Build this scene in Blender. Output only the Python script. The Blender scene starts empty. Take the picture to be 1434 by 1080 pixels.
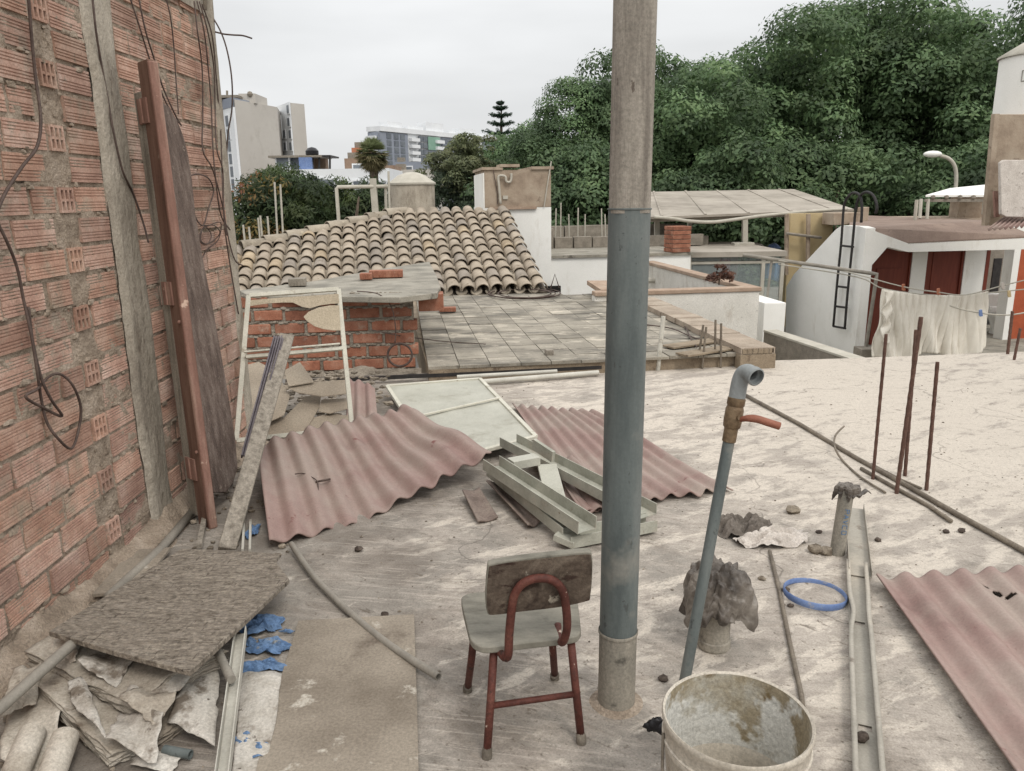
import bpy, math, random
import numpy as np
from mathutils import Vector, Matrix
rnd = random.Random(7)
PI = math.pi
S = bpy.context.scene
C = S.collection

# ------------------------------------------------------------------ camera
EYE, FOC = 1.5, 1080.0
PITCH, ROLL = math.radians(13.8), math.radians(0.8)
cd = bpy.data.cameras.new('camera'); cam = bpy.data.objects.new('camera', cd); C.objects.link(cam)
cd.sensor_width = 36; cd.lens = 36*FOC/1434; cd.clip_start = .02; cd.clip_end = 6000
_f = Vector((0, math.cos(PITCH), -math.sin(PITCH))); _u = Vector((0, math.sin(PITCH), math.cos(PITCH))); _r = Vector((1, 0, 0))
_cr = _r*math.cos(ROLL) - _u*math.sin(ROLL); _cu = _r*math.sin(ROLL) + _u*math.cos(ROLL)
cam.matrix_world = Matrix(((_cr.x, _cu.x, -_f.x, 0), (_cr.y, _cu.y, -_f.y, 0), (_cr.z, _cu.z, -_f.z, EYE), (0, 0, 0, 1)))
S.camera = cam

# ------------------------------------------------------------------ sky, sun, exposure
SUN_EL, SUN_AZ = math.radians(52), math.radians(150)      # azimuth clockwise from +Y
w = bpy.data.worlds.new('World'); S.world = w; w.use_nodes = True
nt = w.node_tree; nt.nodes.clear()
def _n(t, **k):
    n = nt.nodes.new(t)
    for a, b in k.items(): setattr(n, a, b)
    return n
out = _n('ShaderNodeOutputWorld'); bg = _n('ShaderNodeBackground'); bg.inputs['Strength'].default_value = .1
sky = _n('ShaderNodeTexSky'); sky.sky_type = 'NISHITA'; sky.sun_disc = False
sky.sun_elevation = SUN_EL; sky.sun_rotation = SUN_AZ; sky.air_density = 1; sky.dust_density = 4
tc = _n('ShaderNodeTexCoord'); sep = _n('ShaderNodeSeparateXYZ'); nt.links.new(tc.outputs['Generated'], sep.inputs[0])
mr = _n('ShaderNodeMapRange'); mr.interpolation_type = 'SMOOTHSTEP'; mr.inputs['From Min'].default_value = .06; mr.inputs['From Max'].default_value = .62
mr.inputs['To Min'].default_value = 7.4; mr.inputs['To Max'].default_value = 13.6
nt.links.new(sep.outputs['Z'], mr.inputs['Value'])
mp = _n('ShaderNodeMapping'); mp.inputs['Scale'].default_value = (1.2, 1.2, 5)
nt.links.new(tc.outputs['Generated'], mp.inputs[0])
cn = _n('ShaderNodeTexNoise'); cn.inputs['Scale'].default_value = 1.7; cn.inputs['Detail'].default_value = 4; cn.inputs['Roughness'].default_value = .5
nt.links.new(mp.outputs[0], cn.inputs['Vector'])
cm = _n('ShaderNodeMapRange'); cm.inputs['From Min'].default_value = .3; cm.inputs['From Max'].default_value = .7
cm.inputs['To Min'].default_value = .87; cm.inputs['To Max'].default_value = 1.12
nt.links.new(cn.outputs['Fac'], cm.inputs['Value'])
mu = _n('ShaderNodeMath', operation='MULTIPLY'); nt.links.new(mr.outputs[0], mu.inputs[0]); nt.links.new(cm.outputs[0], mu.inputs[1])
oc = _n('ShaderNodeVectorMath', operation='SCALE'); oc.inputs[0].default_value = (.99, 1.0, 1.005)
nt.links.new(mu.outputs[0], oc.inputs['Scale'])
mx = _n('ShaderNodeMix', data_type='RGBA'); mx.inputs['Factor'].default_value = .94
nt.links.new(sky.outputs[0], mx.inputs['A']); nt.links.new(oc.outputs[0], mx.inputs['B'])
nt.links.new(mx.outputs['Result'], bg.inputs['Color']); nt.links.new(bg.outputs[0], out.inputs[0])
sl = bpy.data.lights.new('sun', 'SUN'); sl.energy = 1.2; sl.angle = math.radians(18); sl.color = (1, .95, .88)
so = bpy.data.objects.new('sun', sl); C.objects.link(so); so.location = (6, -6, 14)
_sd = Vector((math.sin(SUN_AZ)*math.cos(SUN_EL), math.cos(SUN_AZ)*math.cos(SUN_EL), math.sin(SUN_EL)))
so.rotation_euler = _sd.to_track_quat('Z', 'Y').to_euler()
S.view_settings.view_transform = 'Standard'; S.view_settings.look = 'None'
S.view_settings.exposure = 0.12; S.view_settings.gamma = 1
S.render.engine = 'CYCLES'; S.cycles.max_bounces = 6; S.cycles.diffuse_bounces = 2; S.cycles.use_denoising = True

# ------------------------------------------------------------------ photo pixel -> place
def ray(px, py):
    u = (px-717)/FOC; v = -(py-540)/FOC
    return _f + _cr*u + _cu*v
O = Vector((0, 0, EYE))
def G(px, py, z=0.0):
    d = ray(px, py); return O + d*((z-EYE)/d.z)
def at(px, py, Y):
    d = ray(px, py); return O + d*(Y/d.y)
def onp(px, py, p0, n):
    d = ray(px, py); p0 = Vector(p0); n = Vector(n); return O + d*((p0-O).dot(n)/d.dot(n))
def V(*a): return Vector(a)

# ------------------------------------------------------------------ numpy noise
def _hash(ix, iy, s):
    h = (ix*374761393 + iy*668265263 + s*974634777) & 0xffffffff
    h = ((h ^ (h >> 13))*1274126177) & 0xffffffff
    return ((h ^ (h >> 16)) & 0xffff)/65535.0
def vn(x, y, s=0):
    x = np.asarray(x, float); y = np.asarray(y, float)
    ix = np.floor(x).astype(np.int64); iy = np.floor(y).astype(np.int64); fx = x-ix; fy = y-iy
    fx = fx*fx*(3-2*fx); fy = fy*fy*(3-2*fy)
    a = _hash(ix, iy, s); b = _hash(ix+1, iy, s); c = _hash(ix, iy+1, s); d = _hash(ix+1, iy+1, s)
    return (a*(1-fx)+b*fx)*(1-fy)+(c*(1-fx)+d*fx)*fy - .5
def fbm(x, y, s=0, o=4):
    t = 0; a = 1
    for k in range(o): t = t+a*vn(x, y, s+k*7); x = x*2.03; y = y*2.03; a *= .5
    return t

# ------------------------------------------------------------------ mesh builder
class MB:
    def __init__(s): s.v = []; s.f = []; s.t = []; s.tint = 1.0
    def add(s, vs, fs):
        b = len(s.v); s.v += [Vector(p) for p in vs]
        t = s.tint if isinstance(s.tint, tuple) else (s.tint,)*3
        for f in fs: s.f.append(tuple(i+b for i in f)); s.t.append(t)
        return s
    def box8(s, p):       # 4 bottom ccw, 4 top ccw
        return s.add(p, [(3, 2, 1, 0), (4, 5, 6, 7), (0, 1, 5, 4), (1, 2, 6, 5), (2, 3, 7, 6), (3, 0, 4, 7)])
    def box(s, c, x, y, z):   # centre and three half axis vectors
        c, x, y, z = (Vector(a) for a in (c, x, y, z))
        return s.box8([c-x-y-z, c+x-y-z, c+x+y-z, c-x+y-z, c-x-y+z, c+x-y+z, c+x+y+z, c-x+y+z])
    def aabb(s, a, b):
        a = Vector(a); b = Vector(b); h = (b-a)/2; return s.box((a+b)/2, (h.x, 0, 0), (0, h.y, 0), (0, 0, h.z))
    def bar(s, p, q, w, h, up=(0, 0, 1)):   # rectangular bar along p-q
        p = Vector(p); q = Vector(q); d = (q-p); l = d.length; d.normalize()
        sx = d.cross(Vector(up)).normalized(); uz = sx.cross(d).normalized()
        return s.box((p+q)/2, sx*w/2, d*l/2, uz*h/2)
    def prism(s, pts, e):     # outline extruded by vector e
        n = len(pts); pts = [Vector(p) for p in pts]; e = Vector(e)
        return s.add(pts+[p+e for p in pts], [tuple(range(n))[::-1], tuple(range(n, 2*n))]+[(i, (i+1) % n, n+(i+1) % n, n+i) for i in range(n)])
    def tube(s, pts, r, n=8, caps=True, closed=False):
        pts = [Vector(p) for p in pts]; m = len(pts); rs = r if isinstance(r, (list, tuple)) else [r]*m
        vs = []; pu = None
        for i, p in enumerate(pts):
            a = pts[i-1] if (i or closed) else p; b = pts[(i+1) % m] if (i < m-1 or closed) else p
            d = (b-a).normalized()
            if pu is None:
                pu = d.orthogonal().normalized()
            pu = (pu-d*pu.dot(d)).normalized(); q = d.cross(pu)
            for k in range(n):
                t = 2*PI*k/n; vs.append(p+(pu*math.cos(t)+q*math.sin(t))*rs[i])
        fs = []
        for i in range(m if closed else m-1):
            j = (i+1) % m
            for k in range(n): k2 = (k+1) % n; fs.append((i*n+k, i*n+k2, j*n+k2, j*n+k))
        if caps and not closed:
            fs.append(tuple(range(n))[::-1]); fs.append(tuple((m-1)*n+k for k in range(n)))
        return s.add(vs, fs)
    def pipe(s, pts, r, wall, n=14):   # open hollow pipe, both ends open rings
        pts = [Vector(p) for p in pts]
        a = MB().tube(pts, r, n, False); b = MB().tube(pts, r-wall, n, False); m = len(pts)
        s.add(a.v, a.f); s.add(b.v, [f[::-1] for f in b.f])
        e0 = len(s.v)-2*m*n
        for i, flip in ((0, False), (m-1, True)):
            for k in range(n):
                k2 = (k+1) % n; q = (e0+i*n+k, e0+m*n+i*n+k, e0+m*n+i*n+k2, e0+i*n+k2)
                s.f.append(q[::-1] if flip else q); s.t.append((1, 1, 1))
        return s
    def lathe(s, prof, o, ax=(0, 0, 1), n=32, scale=(1, 1)):
        ax = Vector(ax).normalized(); x = ax.orthogonal().normalized(); y = ax.cross(x); o = Vector(o); m = len(prof)
        vs = []
        for r, h in prof:
            for k in range(n):
                t = 2*PI*k/n; vs.append(o+ax*h+(x*math.cos(t)*scale[0]+y*math.sin(t)*scale[1])*r)
        return s.add(vs, [(i*n+k, i*n+(k+1) % n, (i+1)*n+(k+1) % n, (i+1)*n+k) for i in range(m-1) for k in range(n)])
    def grid(s, fn, nu, nv):
        vs = [fn(i/(nu-1), j/(nv-1)) for j in range(nv) for i in range(nu)]
        return s.add(vs, [(j*nu+i, j*nu+i+1, (j+1)*nu+i+1, (j+1)*nu+i) for j in range(nv-1) for i in range(nu-1)])
    def npgrid(s, X, Y, Z):
        nv, nu = X.shape
        return s.add(list(zip(X.ravel().tolist(), Y.ravel().tolist(), Z.ravel().tolist())),
                     [(j*nu+i, j*nu+i+1, (j+1)*nu+i+1, (j+1)*nu+i) for j in range(nv-1) for i in range(nu-1)])
    def sphere(s, c, r, n=10, sq=(1, 1, 1), jit=0):
        c = Vector(c); vs = []; m = n//2+1
        for j in range(m):
            a = PI*j/(m-1)
            for k in range(n):
                t = 2*PI*k/n; q = r*(1+(rnd.random()-.5)*jit)
                vs.append(c+Vector((q*math.sin(a)*math.cos(t)*sq[0], q*math.sin(a)*math.sin(t)*sq[1], q*math.cos(a)*sq[2])))
        return s.add(vs, [(j*n+k, (j+1)*n+k, (j+1)*n+(k+1) % n, j*n+(k+1) % n) for j in range(m-1) for k in range(n)])
    def build(s, name, m, parent=None, smooth=40, bevel=0, solid=0, org=None):
        me = bpy.data.meshes.new(name)
        co = np.array([tuple(p) for p in s.v], dtype=np.float64)
        if org is None:
            lo = co.min(0); hi = co.max(0); org = Vector(((lo[0]+hi[0])/2, (lo[1]+hi[1])/2, lo[2]))
        org = Vector(org)
        me.from_pydata((co-np.array(tuple(org))).tolist(), [], s.f); me.validate()
        if len(me.polygons) == len(s.f):
            at_ = me.attributes.new('tint', 'FLOAT_COLOR', 'FACE')
            at_.data.foreach_set('color', np.array([(*t, 1) for t in s.t], dtype=np.float32).ravel())
        return link(name, me, m, parent, smooth, bevel, solid, org)
def link(name, me, m, parent=None, smooth=40, bevel=0, solid=0, org=(0, 0, 0)):
    if m is not None: me.materials.append(m)
    if smooth:
        me.shade_smooth()
        if smooth < 180: me.set_sharp_from_angle(angle=math.radians(smooth))
    o = bpy.data.objects.new(name, me); C.objects.link(o)
    o.location = Vector(org)
    if parent is not None:
        o.parent = parent; o.location = Vector(org)-wloc(parent)
    if solid:
        q = o.modifiers.new('thick', 'SOLIDIFY'); q.thickness = solid; q.offset = 0
    if bevel:
        q = o.modifiers.new('bevel', 'BEVEL'); q.width = bevel; q.segments = 2; q.limit_method = 'ANGLE'; q.angle_limit = math.radians(40)
    return o
def wloc(o):
    l = Vector(o.location)
    while o.parent: o = o.parent; l += o.location
    return l
def tag(o, label, cat, group=None, kind=None):
    if label: o['label'] = label
    if cat: o['category'] = cat
    if group: o['group'] = group
    if kind: o['kind'] = kind
    return o
def thing(name, label, cat, loc, group=None):
    o = bpy.data.objects.new(name, None); C.objects.link(o); o.location = Vector(loc); o.empty_display_size = .1
    return tag(o, label, cat, group)
def copy_tree(o, loc=None, parent=None):
    c = o.copy(); C.objects.link(c)
    if parent is not None: c.parent = parent
    if loc is not None: c.location = Vector(loc)
    for ch in [x for x in bpy.data.objects if x.parent == o]: copy_tree(ch, None, c)
    return c

# ------------------------------------------------------------------ materials
def M(name, cols, scale=3, stretch=(1, 1, 1), rot=0, rough=.85, bump=.25, bscale=60, spots=(), tint=False, metal=0, detail=7, dist=.0, lo=.34, hi=.66, bdist=.01, spec=.3, grain=.22, gscale=110):
    m = bpy.data.materials.new(name); m.use_nodes = True; t = m.node_tree; N = t.nodes; L = t.links
    b = N['Principled BSDF']; b.inputs['Roughness'].default_value = rough; b.inputs['Metallic'].default_value = metal
    b.inputs['Specular IOR Level'].default_value = spec
    g = N.new('ShaderNodeNewGeometry'); mp = N.new('ShaderNodeMapping'); L.new(g.outputs['Position'], mp.inputs[0])
    mp.inputs['Scale'].default_value = stretch; mp.inputs['Rotation'].default_value = rot if isinstance(rot, tuple) else (0, 0, rot)
    no = N.new('ShaderNodeTexNoise'); no.inputs['Scale'].default_value = scale; no.inputs['Detail'].default_value = detail; no.inputs['Roughness'].default_value = .62
    no.inputs['Distortion'].default_value = dist; L.new(mp.outputs[0], no.inputs['Vector'])
    cr = N.new('ShaderNodeValToRGB'); L.new(no.outputs['Fac'], cr.inputs[0]); e = cr.color_ramp.elements
    while len(e) < len(cols): e.new(.5)
    for i, c in enumerate(cols): e[i].position = lo+(hi-lo)*i/max(1, len(cols)-1); e[i].color = (*c, 1)
    col = cr.outputs[0]
    for k, sp in enumerate(spots):       # (colour, scale, threshold, softness, stretch, strength)
        c, sc, th, sf = sp[:4]; st = sp[4] if len(sp) > 4 else (1, 1, 1); am = sp[5] if len(sp) > 5 else 1
        m2 = N.new('ShaderNodeMapping'); m2.inputs['Scale'].default_value = st; m2.inputs['Location'].default_value = (3.1*k+1, 1.7*k, k)
        m2.inputs['Rotation'].default_value = (0, 0, sp[6] if len(sp) > 6 else 0)
        L.new(g.outputs['Position'], m2.inputs[0]); n2 = N.new('ShaderNodeTexNoise'); n2.inputs['Scale'].default_value = sc; n2.inputs['Detail'].default_value = 5; n2.inputs['Roughness'].default_value = .65
        L.new(m2.outputs[0], n2.inputs['Vector']); r2 = N.new('ShaderNodeMapRange'); r2.inputs['From Min'].default_value = th; r2.inputs['From Max'].default_value = th+sf; r2.inputs['To Max'].default_value = am
        L.new(n2.outputs['Fac'], r2.inputs['Value']); x = N.new('ShaderNodeMix'); x.data_type = 'RGBA'; L.new(r2.outputs[0], x.inputs['Factor']); L.new(col, x.inputs['A']); x.inputs['B'].default_value = (*c, 1); col = x.outputs['Result']
    if grain:
        n4 = N.new('ShaderNodeTexNoise'); n4.inputs['Scale'].default_value = gscale; n4.inputs['Detail'].default_value = 4; n4.inputs['Roughness'].default_value = .75
        L.new(g.outputs['Position'], n4.inputs['Vector']); r4 = N.new('ShaderNodeMapRange'); r4.inputs['From Min'].default_value = .33; r4.inputs['From Max'].default_value = .67
        r4.inputs['To Min'].default_value = 1-grain*1.3; r4.inputs['To Max'].default_value = 1+grain*.8; L.new(n4.outputs['Fac'], r4.inputs['Value'])
        sc_ = N.new('ShaderNodeVectorMath'); sc_.operation = 'SCALE'; L.new(col, sc_.inputs[0]); L.new(r4.outputs[0], sc_.inputs['Scale']); col = sc_.outputs[0]
    if tint:
        a = N.new('ShaderNodeAttribute'); a.attribute_name = 'tint'; x = N.new('ShaderNodeMix'); x.data_type = 'RGBA'; x.blend_type = 'MULTIPLY'; x.inputs['Factor'].default_value = 1
        L.new(col, x.inputs['A']); L.new(a.outputs['Color'], x.inputs['B']); col = x.outputs['Result']
    L.new(col, b.inputs['Base Color'])
    if bump:
        n3 = N.new('ShaderNodeTexNoise'); n3.inputs['Scale'].default_value = bscale; n3.inputs['Detail'].default_value = 6; n3.inputs['Roughness'].default_value = .6
        L.new(mp.outputs[0], n3.inputs['Vector']); bp = N.new('ShaderNodeBump'); bp.inputs['Strength'].default_value = bump; bp.inputs['Distance'].default_value = bdist
        L.new(n3.outputs['Fac'], bp.inputs['Height']); L.new(bp.outputs[0], b.inputs['Normal'])
    return m
def rgb(r, g, b, k=1.0):       # sRGB 0-255 of a surface -> linear
    f = lambda c: ((c/255+.055)/1.055)**2.4 if c > 10 else c/255/12.92
    c = [f(r)*k, f(g)*k, f(b)*k]; l = .3*c[0]+.6*c[1]+.1*c[2]; s = .92
    return tuple(l+(x-l)*s for x in c)

DUST = rgb(172, 163, 150)
def floor_material():
    m = bpy.data.materials.new('cement_floor'); m.use_nodes = True; t = m.node_tree; N = t.nodes; L = t.links; b = N['Principled BSDF']
    b.inputs['Roughness'].default_value = .9; b.inputs['Specular IOR Level'].default_value = .2
    g = N.new('ShaderNodeNewGeometry'); P = g.outputs['Position']
    def mapp(sc, rot=0, loc=(0, 0, 0)):
        q = N.new('ShaderNodeMapping'); q.inputs['Scale'].default_value = sc; q.inputs['Rotation'].default_value = (0, 0, rot); q.inputs['Location'].default_value = loc
        # rotate first, then stretch
        q2 = N.new('ShaderNodeMapping'); q2.inputs['Rotation'].default_value = (0, 0, rot); q.inputs['Rotation'].default_value = (0, 0, 0)
        L.new(P, q2.inputs[0]); L.new(q2.outputs[0], q.inputs[0]); return q.outputs[0]
    def noise(v, s, d=8, r=.62, w=0):
        n = N.new('ShaderNodeTexNoise'); n.inputs['Scale'].default_value = s; n.inputs['Detail'].default_value = d; n.inputs['Roughness'].default_value = r; n.inputs['Distortion'].default_value = w; L.new(v, n.inputs['Vector']); return n.outputs['Fac']
    def rng(v, a0, a1, b0=0, b1=1):
        r = N.new('ShaderNodeMapRange'); r.inputs['From Min'].default_value = a0; r.inputs['From Max'].default_value = a1; r.inputs['To Min'].default_value = b0; r.inputs['To Max'].default_value = b1; L.new(v, r.inputs['Value']); return r.outputs[0]
    def ma(op, a_, b_):
        x = N.new('ShaderNodeMath'); x.operation = op
        for k, q in enumerate((a_, b_)):
            if isinstance(q, (int, float)): x.inputs[k].default_value = q
            else: L.new(q, x.inputs[k])
        return x.outputs[0]
    def mix(f, A, B, mode='MIX'):
        x = N.new('ShaderNodeMix'); x.data_type = 'RGBA'; x.blend_type = mode
        if isinstance(f, (int, float)): x.inputs['Factor'].default_value = f
        else: L.new(f, x.inputs['Factor'])
        for q, nm in ((A, 'A'), (B, 'B')):
            if isinstance(q, tuple): x.inputs[nm].default_value = (*q, 1)
            else: L.new(q, x.inputs[nm])
        return x.outputs['Result']
    sx = N.new('ShaderNodeSeparateXYZ'); L.new(P, sx.inputs[0])
    big = noise(P, .55, 5)
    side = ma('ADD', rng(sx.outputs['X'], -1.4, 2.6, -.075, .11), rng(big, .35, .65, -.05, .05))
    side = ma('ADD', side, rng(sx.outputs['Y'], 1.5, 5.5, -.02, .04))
    base = mix(rng(noise(P, 4, 9), .35, .65), rgb(128, 121, 112), rgb(151, 144, 134))
    # chalky cement film, in trowel streaks of two directions
    s1 = noise(mapp((1.0, 5.5, 1), .10), 4.2, 11, .68, .3); s2 = noise(mapp((1.0, 6.0, 1), .72, (4, 2, 0)), 4.6, 11, .68, .3); s3 = noise(P, 2.6, 12, .74, .4)
    st = ma('ADD', ma('MULTIPLY', s1, .22), ma('ADD', ma('MULTIPLY', s2, .18), ma('MULTIPLY', s3, .60)))
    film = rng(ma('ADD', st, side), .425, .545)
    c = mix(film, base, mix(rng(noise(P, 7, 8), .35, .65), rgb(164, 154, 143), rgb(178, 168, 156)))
    film2 = rng(ma('ADD', noise(mapp((1, 2.5, 1), -.5, (7, 1, 0)), 3.4, 11, .7, .3), side), .52, .60, 0, .75)
    c = mix(film2, c, rgb(208, 197, 182))
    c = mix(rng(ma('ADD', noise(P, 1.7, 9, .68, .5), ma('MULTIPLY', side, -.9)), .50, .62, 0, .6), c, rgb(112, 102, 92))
    # fine dark trowel lines, two directions, where a mask lets them
    l1 = ma('MULTIPLY', rng(noise(mapp((1, 15, 1), .07, (3, 0, 0)), 2.6, 5, .6), .53, .60), rng(noise(P, 1.3, 4), .44, .56))
    l2 = ma('MULTIPLY', rng(noise(mapp((1, 16, 1), .62, (0, 5, 0)), 2.4, 5, .6), .55, .61), rng(noise(mapp((1, 1, 1), 0, (8, 3, 0)), 1.1, 4), .46, .56))
    xm = rng(sx.outputs['X'], -.3, 2.2, 1, .35)
    c = mix(ma('MULTIPLY', ma('MULTIPLY', l1, xm), .34), c, rgb(118, 108, 96)); c = mix(ma('MULTIPLY', ma('MULTIPLY', l2, xm), .34), c, rgb(124, 113, 100))
    l3 = ma('MULTIPLY', rng(noise(mapp((1, 18, 1), .20, (1, 7, 0)), 2.9, 5, .6), .55, .60), rng(noise(mapp((1, 1, 1), 0, (2, 6, 0)), 1.6, 4), .45, .55))
    c = mix(ma('MULTIPLY', ma('MULTIPLY', l3, xm), .28), c, rgb(204, 193, 180))
    # hairline cracks, broken up
    vo = N.new('ShaderNodeTexVoronoi'); vo.feature = 'DISTANCE_TO_EDGE'; vo.inputs['Scale'].default_value = .62; wv = N.new('ShaderNodeVectorMath'); wv.operation = 'SCALE'; wn = N.new('ShaderNodeTexNoise'); wn.inputs['Scale'].default_value = 3; wn.inputs['Detail'].default_value = 8
    L.new(P, wn.inputs['Vector']); L.new(wn.outputs['Color'], wv.inputs[0]); wv.inputs['Scale'].default_value = .30; va = N.new('ShaderNodeVectorMath'); L.new(P, va.inputs[0]); L.new(wv.outputs[0], va.inputs[1]); L.new(va.outputs[0], vo.inputs['Vector'])
    c = mix(ma('MULTIPLY', rng(vo.outputs['Distance'], .0012, .0035, .42, 0), rng(noise(P, 1.1, 4), .46, .54)), c, rgb(70, 62, 54))
    # grime specks and dark scuffs
    c = mix(rng(noise(mapp((1, 3, 1), .6, (2, 9, 0)), 9, 9, .68), .60, .68, 0, .75), c, rgb(94, 84, 73))
    c = mix(rng(noise(P, 38, 6, .7), .59, .68, 0, .75), c, rgb(92, 80, 68))
    gr = ma('MULTIPLY', rng(noise(P, 150, 4, .75), .3, .7, .72, 1.2), rng(sx.outputs['X'], .6, 3.2, 1, .88))
    sc = N.new('ShaderNodeVectorMath'); sc.operation = 'SCALE'; L.new(c, sc.inputs[0]); L.new(gr, sc.inputs['Scale']); L.new(sc.outputs[0], b.inputs['Base Color'])
    bp = N.new('ShaderNodeBump'); bp.inputs['Strength'].default_value = .42; bp.inputs['Distance'].default_value = .010
    L.new(ma('ADD', ma('MULTIPLY', st, .45), ma('MULTIPLY', noise(P, 60, 7, .7), .6)), bp.inputs['Height']); L.new(bp.outputs[0], b.inputs['Normal'])
    return m
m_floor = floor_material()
m_mortar = M('mortar', [rgb(140, 124, 107), rgb(166, 149, 130), rgb(182, 165, 147)], scale=9, bump=.9, bscale=70, bdist=.02)
m_brick = M('hollow_brick', [rgb(166, 128, 110), rgb(188, 150, 130), rgb(202, 172, 154)], scale=6, tint=True, bump=.3, bscale=120,
            spots=[(rgb(166, 150, 132), 5, .56, .14), (rgb(150, 136, 120), 22, .62, .06)])
m_conc = M('rough_concrete', [rgb(140, 130, 116), rgb(168, 158, 142), rgb(184, 174, 158)], scale=5, bump=.8, bscale=35, bdist=.02, stretch=(1, 1, .5),
           spots=[(rgb(120, 108, 94), 9, .62, .08, (1, 1, .3))])
m_redbrick = M('red_brick', [rgb(132, 82, 62), rgb(154, 100, 76), rgb(168, 120, 97)], scale=8, tint=True, bump=.35, bscale=90, spots=[(rgb(170, 150, 132), 8, .6, .12, (1, 1, 1), .7)])
m_greymortar = M('grey_mortar', [rgb(136, 126, 112), rgb(172, 161, 145)], scale=11, bump=.9, bscale=60, bdist=.02)
m_jamb = M('old_varnish', [rgb(96, 70, 58), rgb(116, 86, 72), rgb(130, 102, 86)], scale=4, stretch=(6, 6, .6), bump=.2, spots=[(rgb(150, 128, 110), 5, .6, .12)], grain=.11)
m_jambedge = M('salmon_wood', [rgb(122, 90, 77), rgb(142, 106, 92), rgb(160, 130, 114)], scale=5, stretch=(5, 5, .6), bump=.2, spots=[(rgb(205, 175, 155), 12, .64, .05)], grain=.11)
m_greywood = M('grey_wood', [rgb(118, 110, 98), rgb(146, 137, 124), rgb(164, 155, 141)], scale=5, stretch=(7, 7, .7), bump=.35, bscale=70, spots=[(rgb(95, 86, 76), 12, .66, .05, (3, 3, .5))])
m_plank = M('rough_plank', [rgb(92, 77, 69), rgb(116, 99, 89), rgb(138, 122, 111)], scale=7, stretch=(3, 3, .9), bump=.9, bscale=45, bdist=.015, spots=[(rgb(150, 134, 120), 28, .62, .05)])
m_alu = M('dull_aluminium', [rgb(176, 172, 160), rgb(196, 192, 180)], scale=6, rough=.6, bump=.1, spots=[(rgb(150, 142, 128), 9, .58, .12)], grain=.11)
m_whitepaint = M('yellowed_paint', [rgb(188, 184, 168), rgb(208, 204, 188)], scale=6, rough=.6, bump=.1, spots=[(rgb(160, 150, 132), 14, .6, .1)], grain=.11)
m_purple = M('dark_rail', [rgb(88, 80, 86), rgb(118, 110, 114)], scale=9, rough=.55, bump=.1)
m_redsheet = M('faded_red_sheet', [rgb(122, 97, 90), rgb(143, 116, 108), rgb(152, 128, 119), rgb(159, 140, 130)], scale=2.2, detail=8, rough=.75, bump=.15, bscale=50, lo=.3, hi=.68,
               spots=[(rgb(158, 145, 133), 2.6, .42, .22, (1, 1, 1), .65), (rgb(118, 74, 68), 8, .66, .06), (rgb(96, 78, 70), 40, .7, .03)], grain=.10)
m_greyscrap = M('brown_scrap', [rgb(104, 90, 82), rgb(132, 116, 106), rgb(146, 132, 120)], scale=7, bump=.4, spots=[(rgb(60, 50, 45), 16, .66, .04, (1, 5, 1))])
m_board = M('tan_hardboard', [rgb(146, 132, 114), rgb(160, 147, 129)], scale=3, bump=.15)
m_screen = M('torn_panel', [rgb(172, 158, 134), rgb(186, 172, 148)], scale=4, bump=.15)
m_panel = M('pale_panel', [rgb(164, 162, 148), rgb(184, 182, 168)], scale=3, rough=.5, bump=.08, spots=[(rgb(150, 146, 130), 5, .55, .15)], grain=.11)
m_channel = M('grey_green_metal', [rgb(146, 145, 132), rgb(168, 167, 153), rgb(182, 180, 166)], scale=6, rough=.6, bump=.12, spots=[(rgb(128, 108, 90), 18, .65, .05), (rgb(176, 166, 150), 5, .55, .15)], grain=.11)
m_stud = M('steel_stud', [rgb(150, 144, 132), rgb(170, 163, 150)], scale=5, rough=.6, bump=.12, spots=[(rgb(122, 112, 100), 9, .62, .08), (rgb(182, 172, 156), 3, .52, .15)], grain=.11)
m_pipe = M('grey_pvc', [rgb(84, 91, 90), rgb(99, 106, 104), rgb(114, 119, 116)], scale=4, stretch=(3, 3, .6), rough=.6, bump=.12, spots=[(rgb(80, 84, 82), 26, .635, .03, (1, 1, .45)), (rgb(70, 72, 70), 60, .66, .03), (rgb(146, 142, 132), 3, .56, .2)], grain=.07)
m_elbow = M('pale_pvc', [rgb(128, 132, 132), rgb(146, 149, 147)], scale=8, rough=.6, bump=.1, grain=.08)
m_pipelow = M('dusty_pvc', [rgb(120, 116, 106), rgb(146, 139, 126), rgb(158, 150, 136)], scale=4, stretch=(2, 2, .6), rough=.8, bump=.15, spots=[(rgb(88, 84, 76), 9, .6, .1)])
m_shaft = M('weathered_shaft', [rgb(122, 114, 104), rgb(150, 142, 130), rgb(164, 155, 143)], scale=5, stretch=(6, 6, .5), rough=.85, bump=.35, bscale=50, spots=[(rgb(100, 90, 80), 30, .66, .03, (1, 1, .35))])
m_seat = M('worn_seat', [rgb(92, 88, 78), rgb(122, 118, 106), rgb(140, 135, 122)], scale=5, stretch=(1, 3, 1), rough=.7, bump=.3, spots=[(rgb(96, 92, 82), 7, .6, .1)], grain=.07)
m_back = M('charred_backrest', [rgb(56, 44, 36), rgb(90, 77, 65), rgb(120, 107, 93)], scale=9, dist=1.2, rough=.8, bump=.4, spots=[(rgb(58, 42, 34), 8, .56, .06, (1, 1, 2.2)), (rgb(150, 140, 124), 20, .62, .05)])
m_rustpaint = M('chipped_red_paint', [rgb(76, 40, 32), rgb(96, 52, 42), rgb(112, 68, 56)], scale=12, rough=.65, bump=.3, bscale=90, spots=[(rgb(190, 170, 152), 42, .66, .03), (rgb(66, 46, 38), 24, .6, .06)])
m_rubber = M('dirty_rubber', [rgb(92, 84, 74), rgb(124, 115, 102)], scale=20, bump=.3)
m_rust = M('rusty_rod', [rgb(86, 62, 52), rgb(110, 82, 70)], scale=25, bump=.5, bscale=150)
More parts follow.
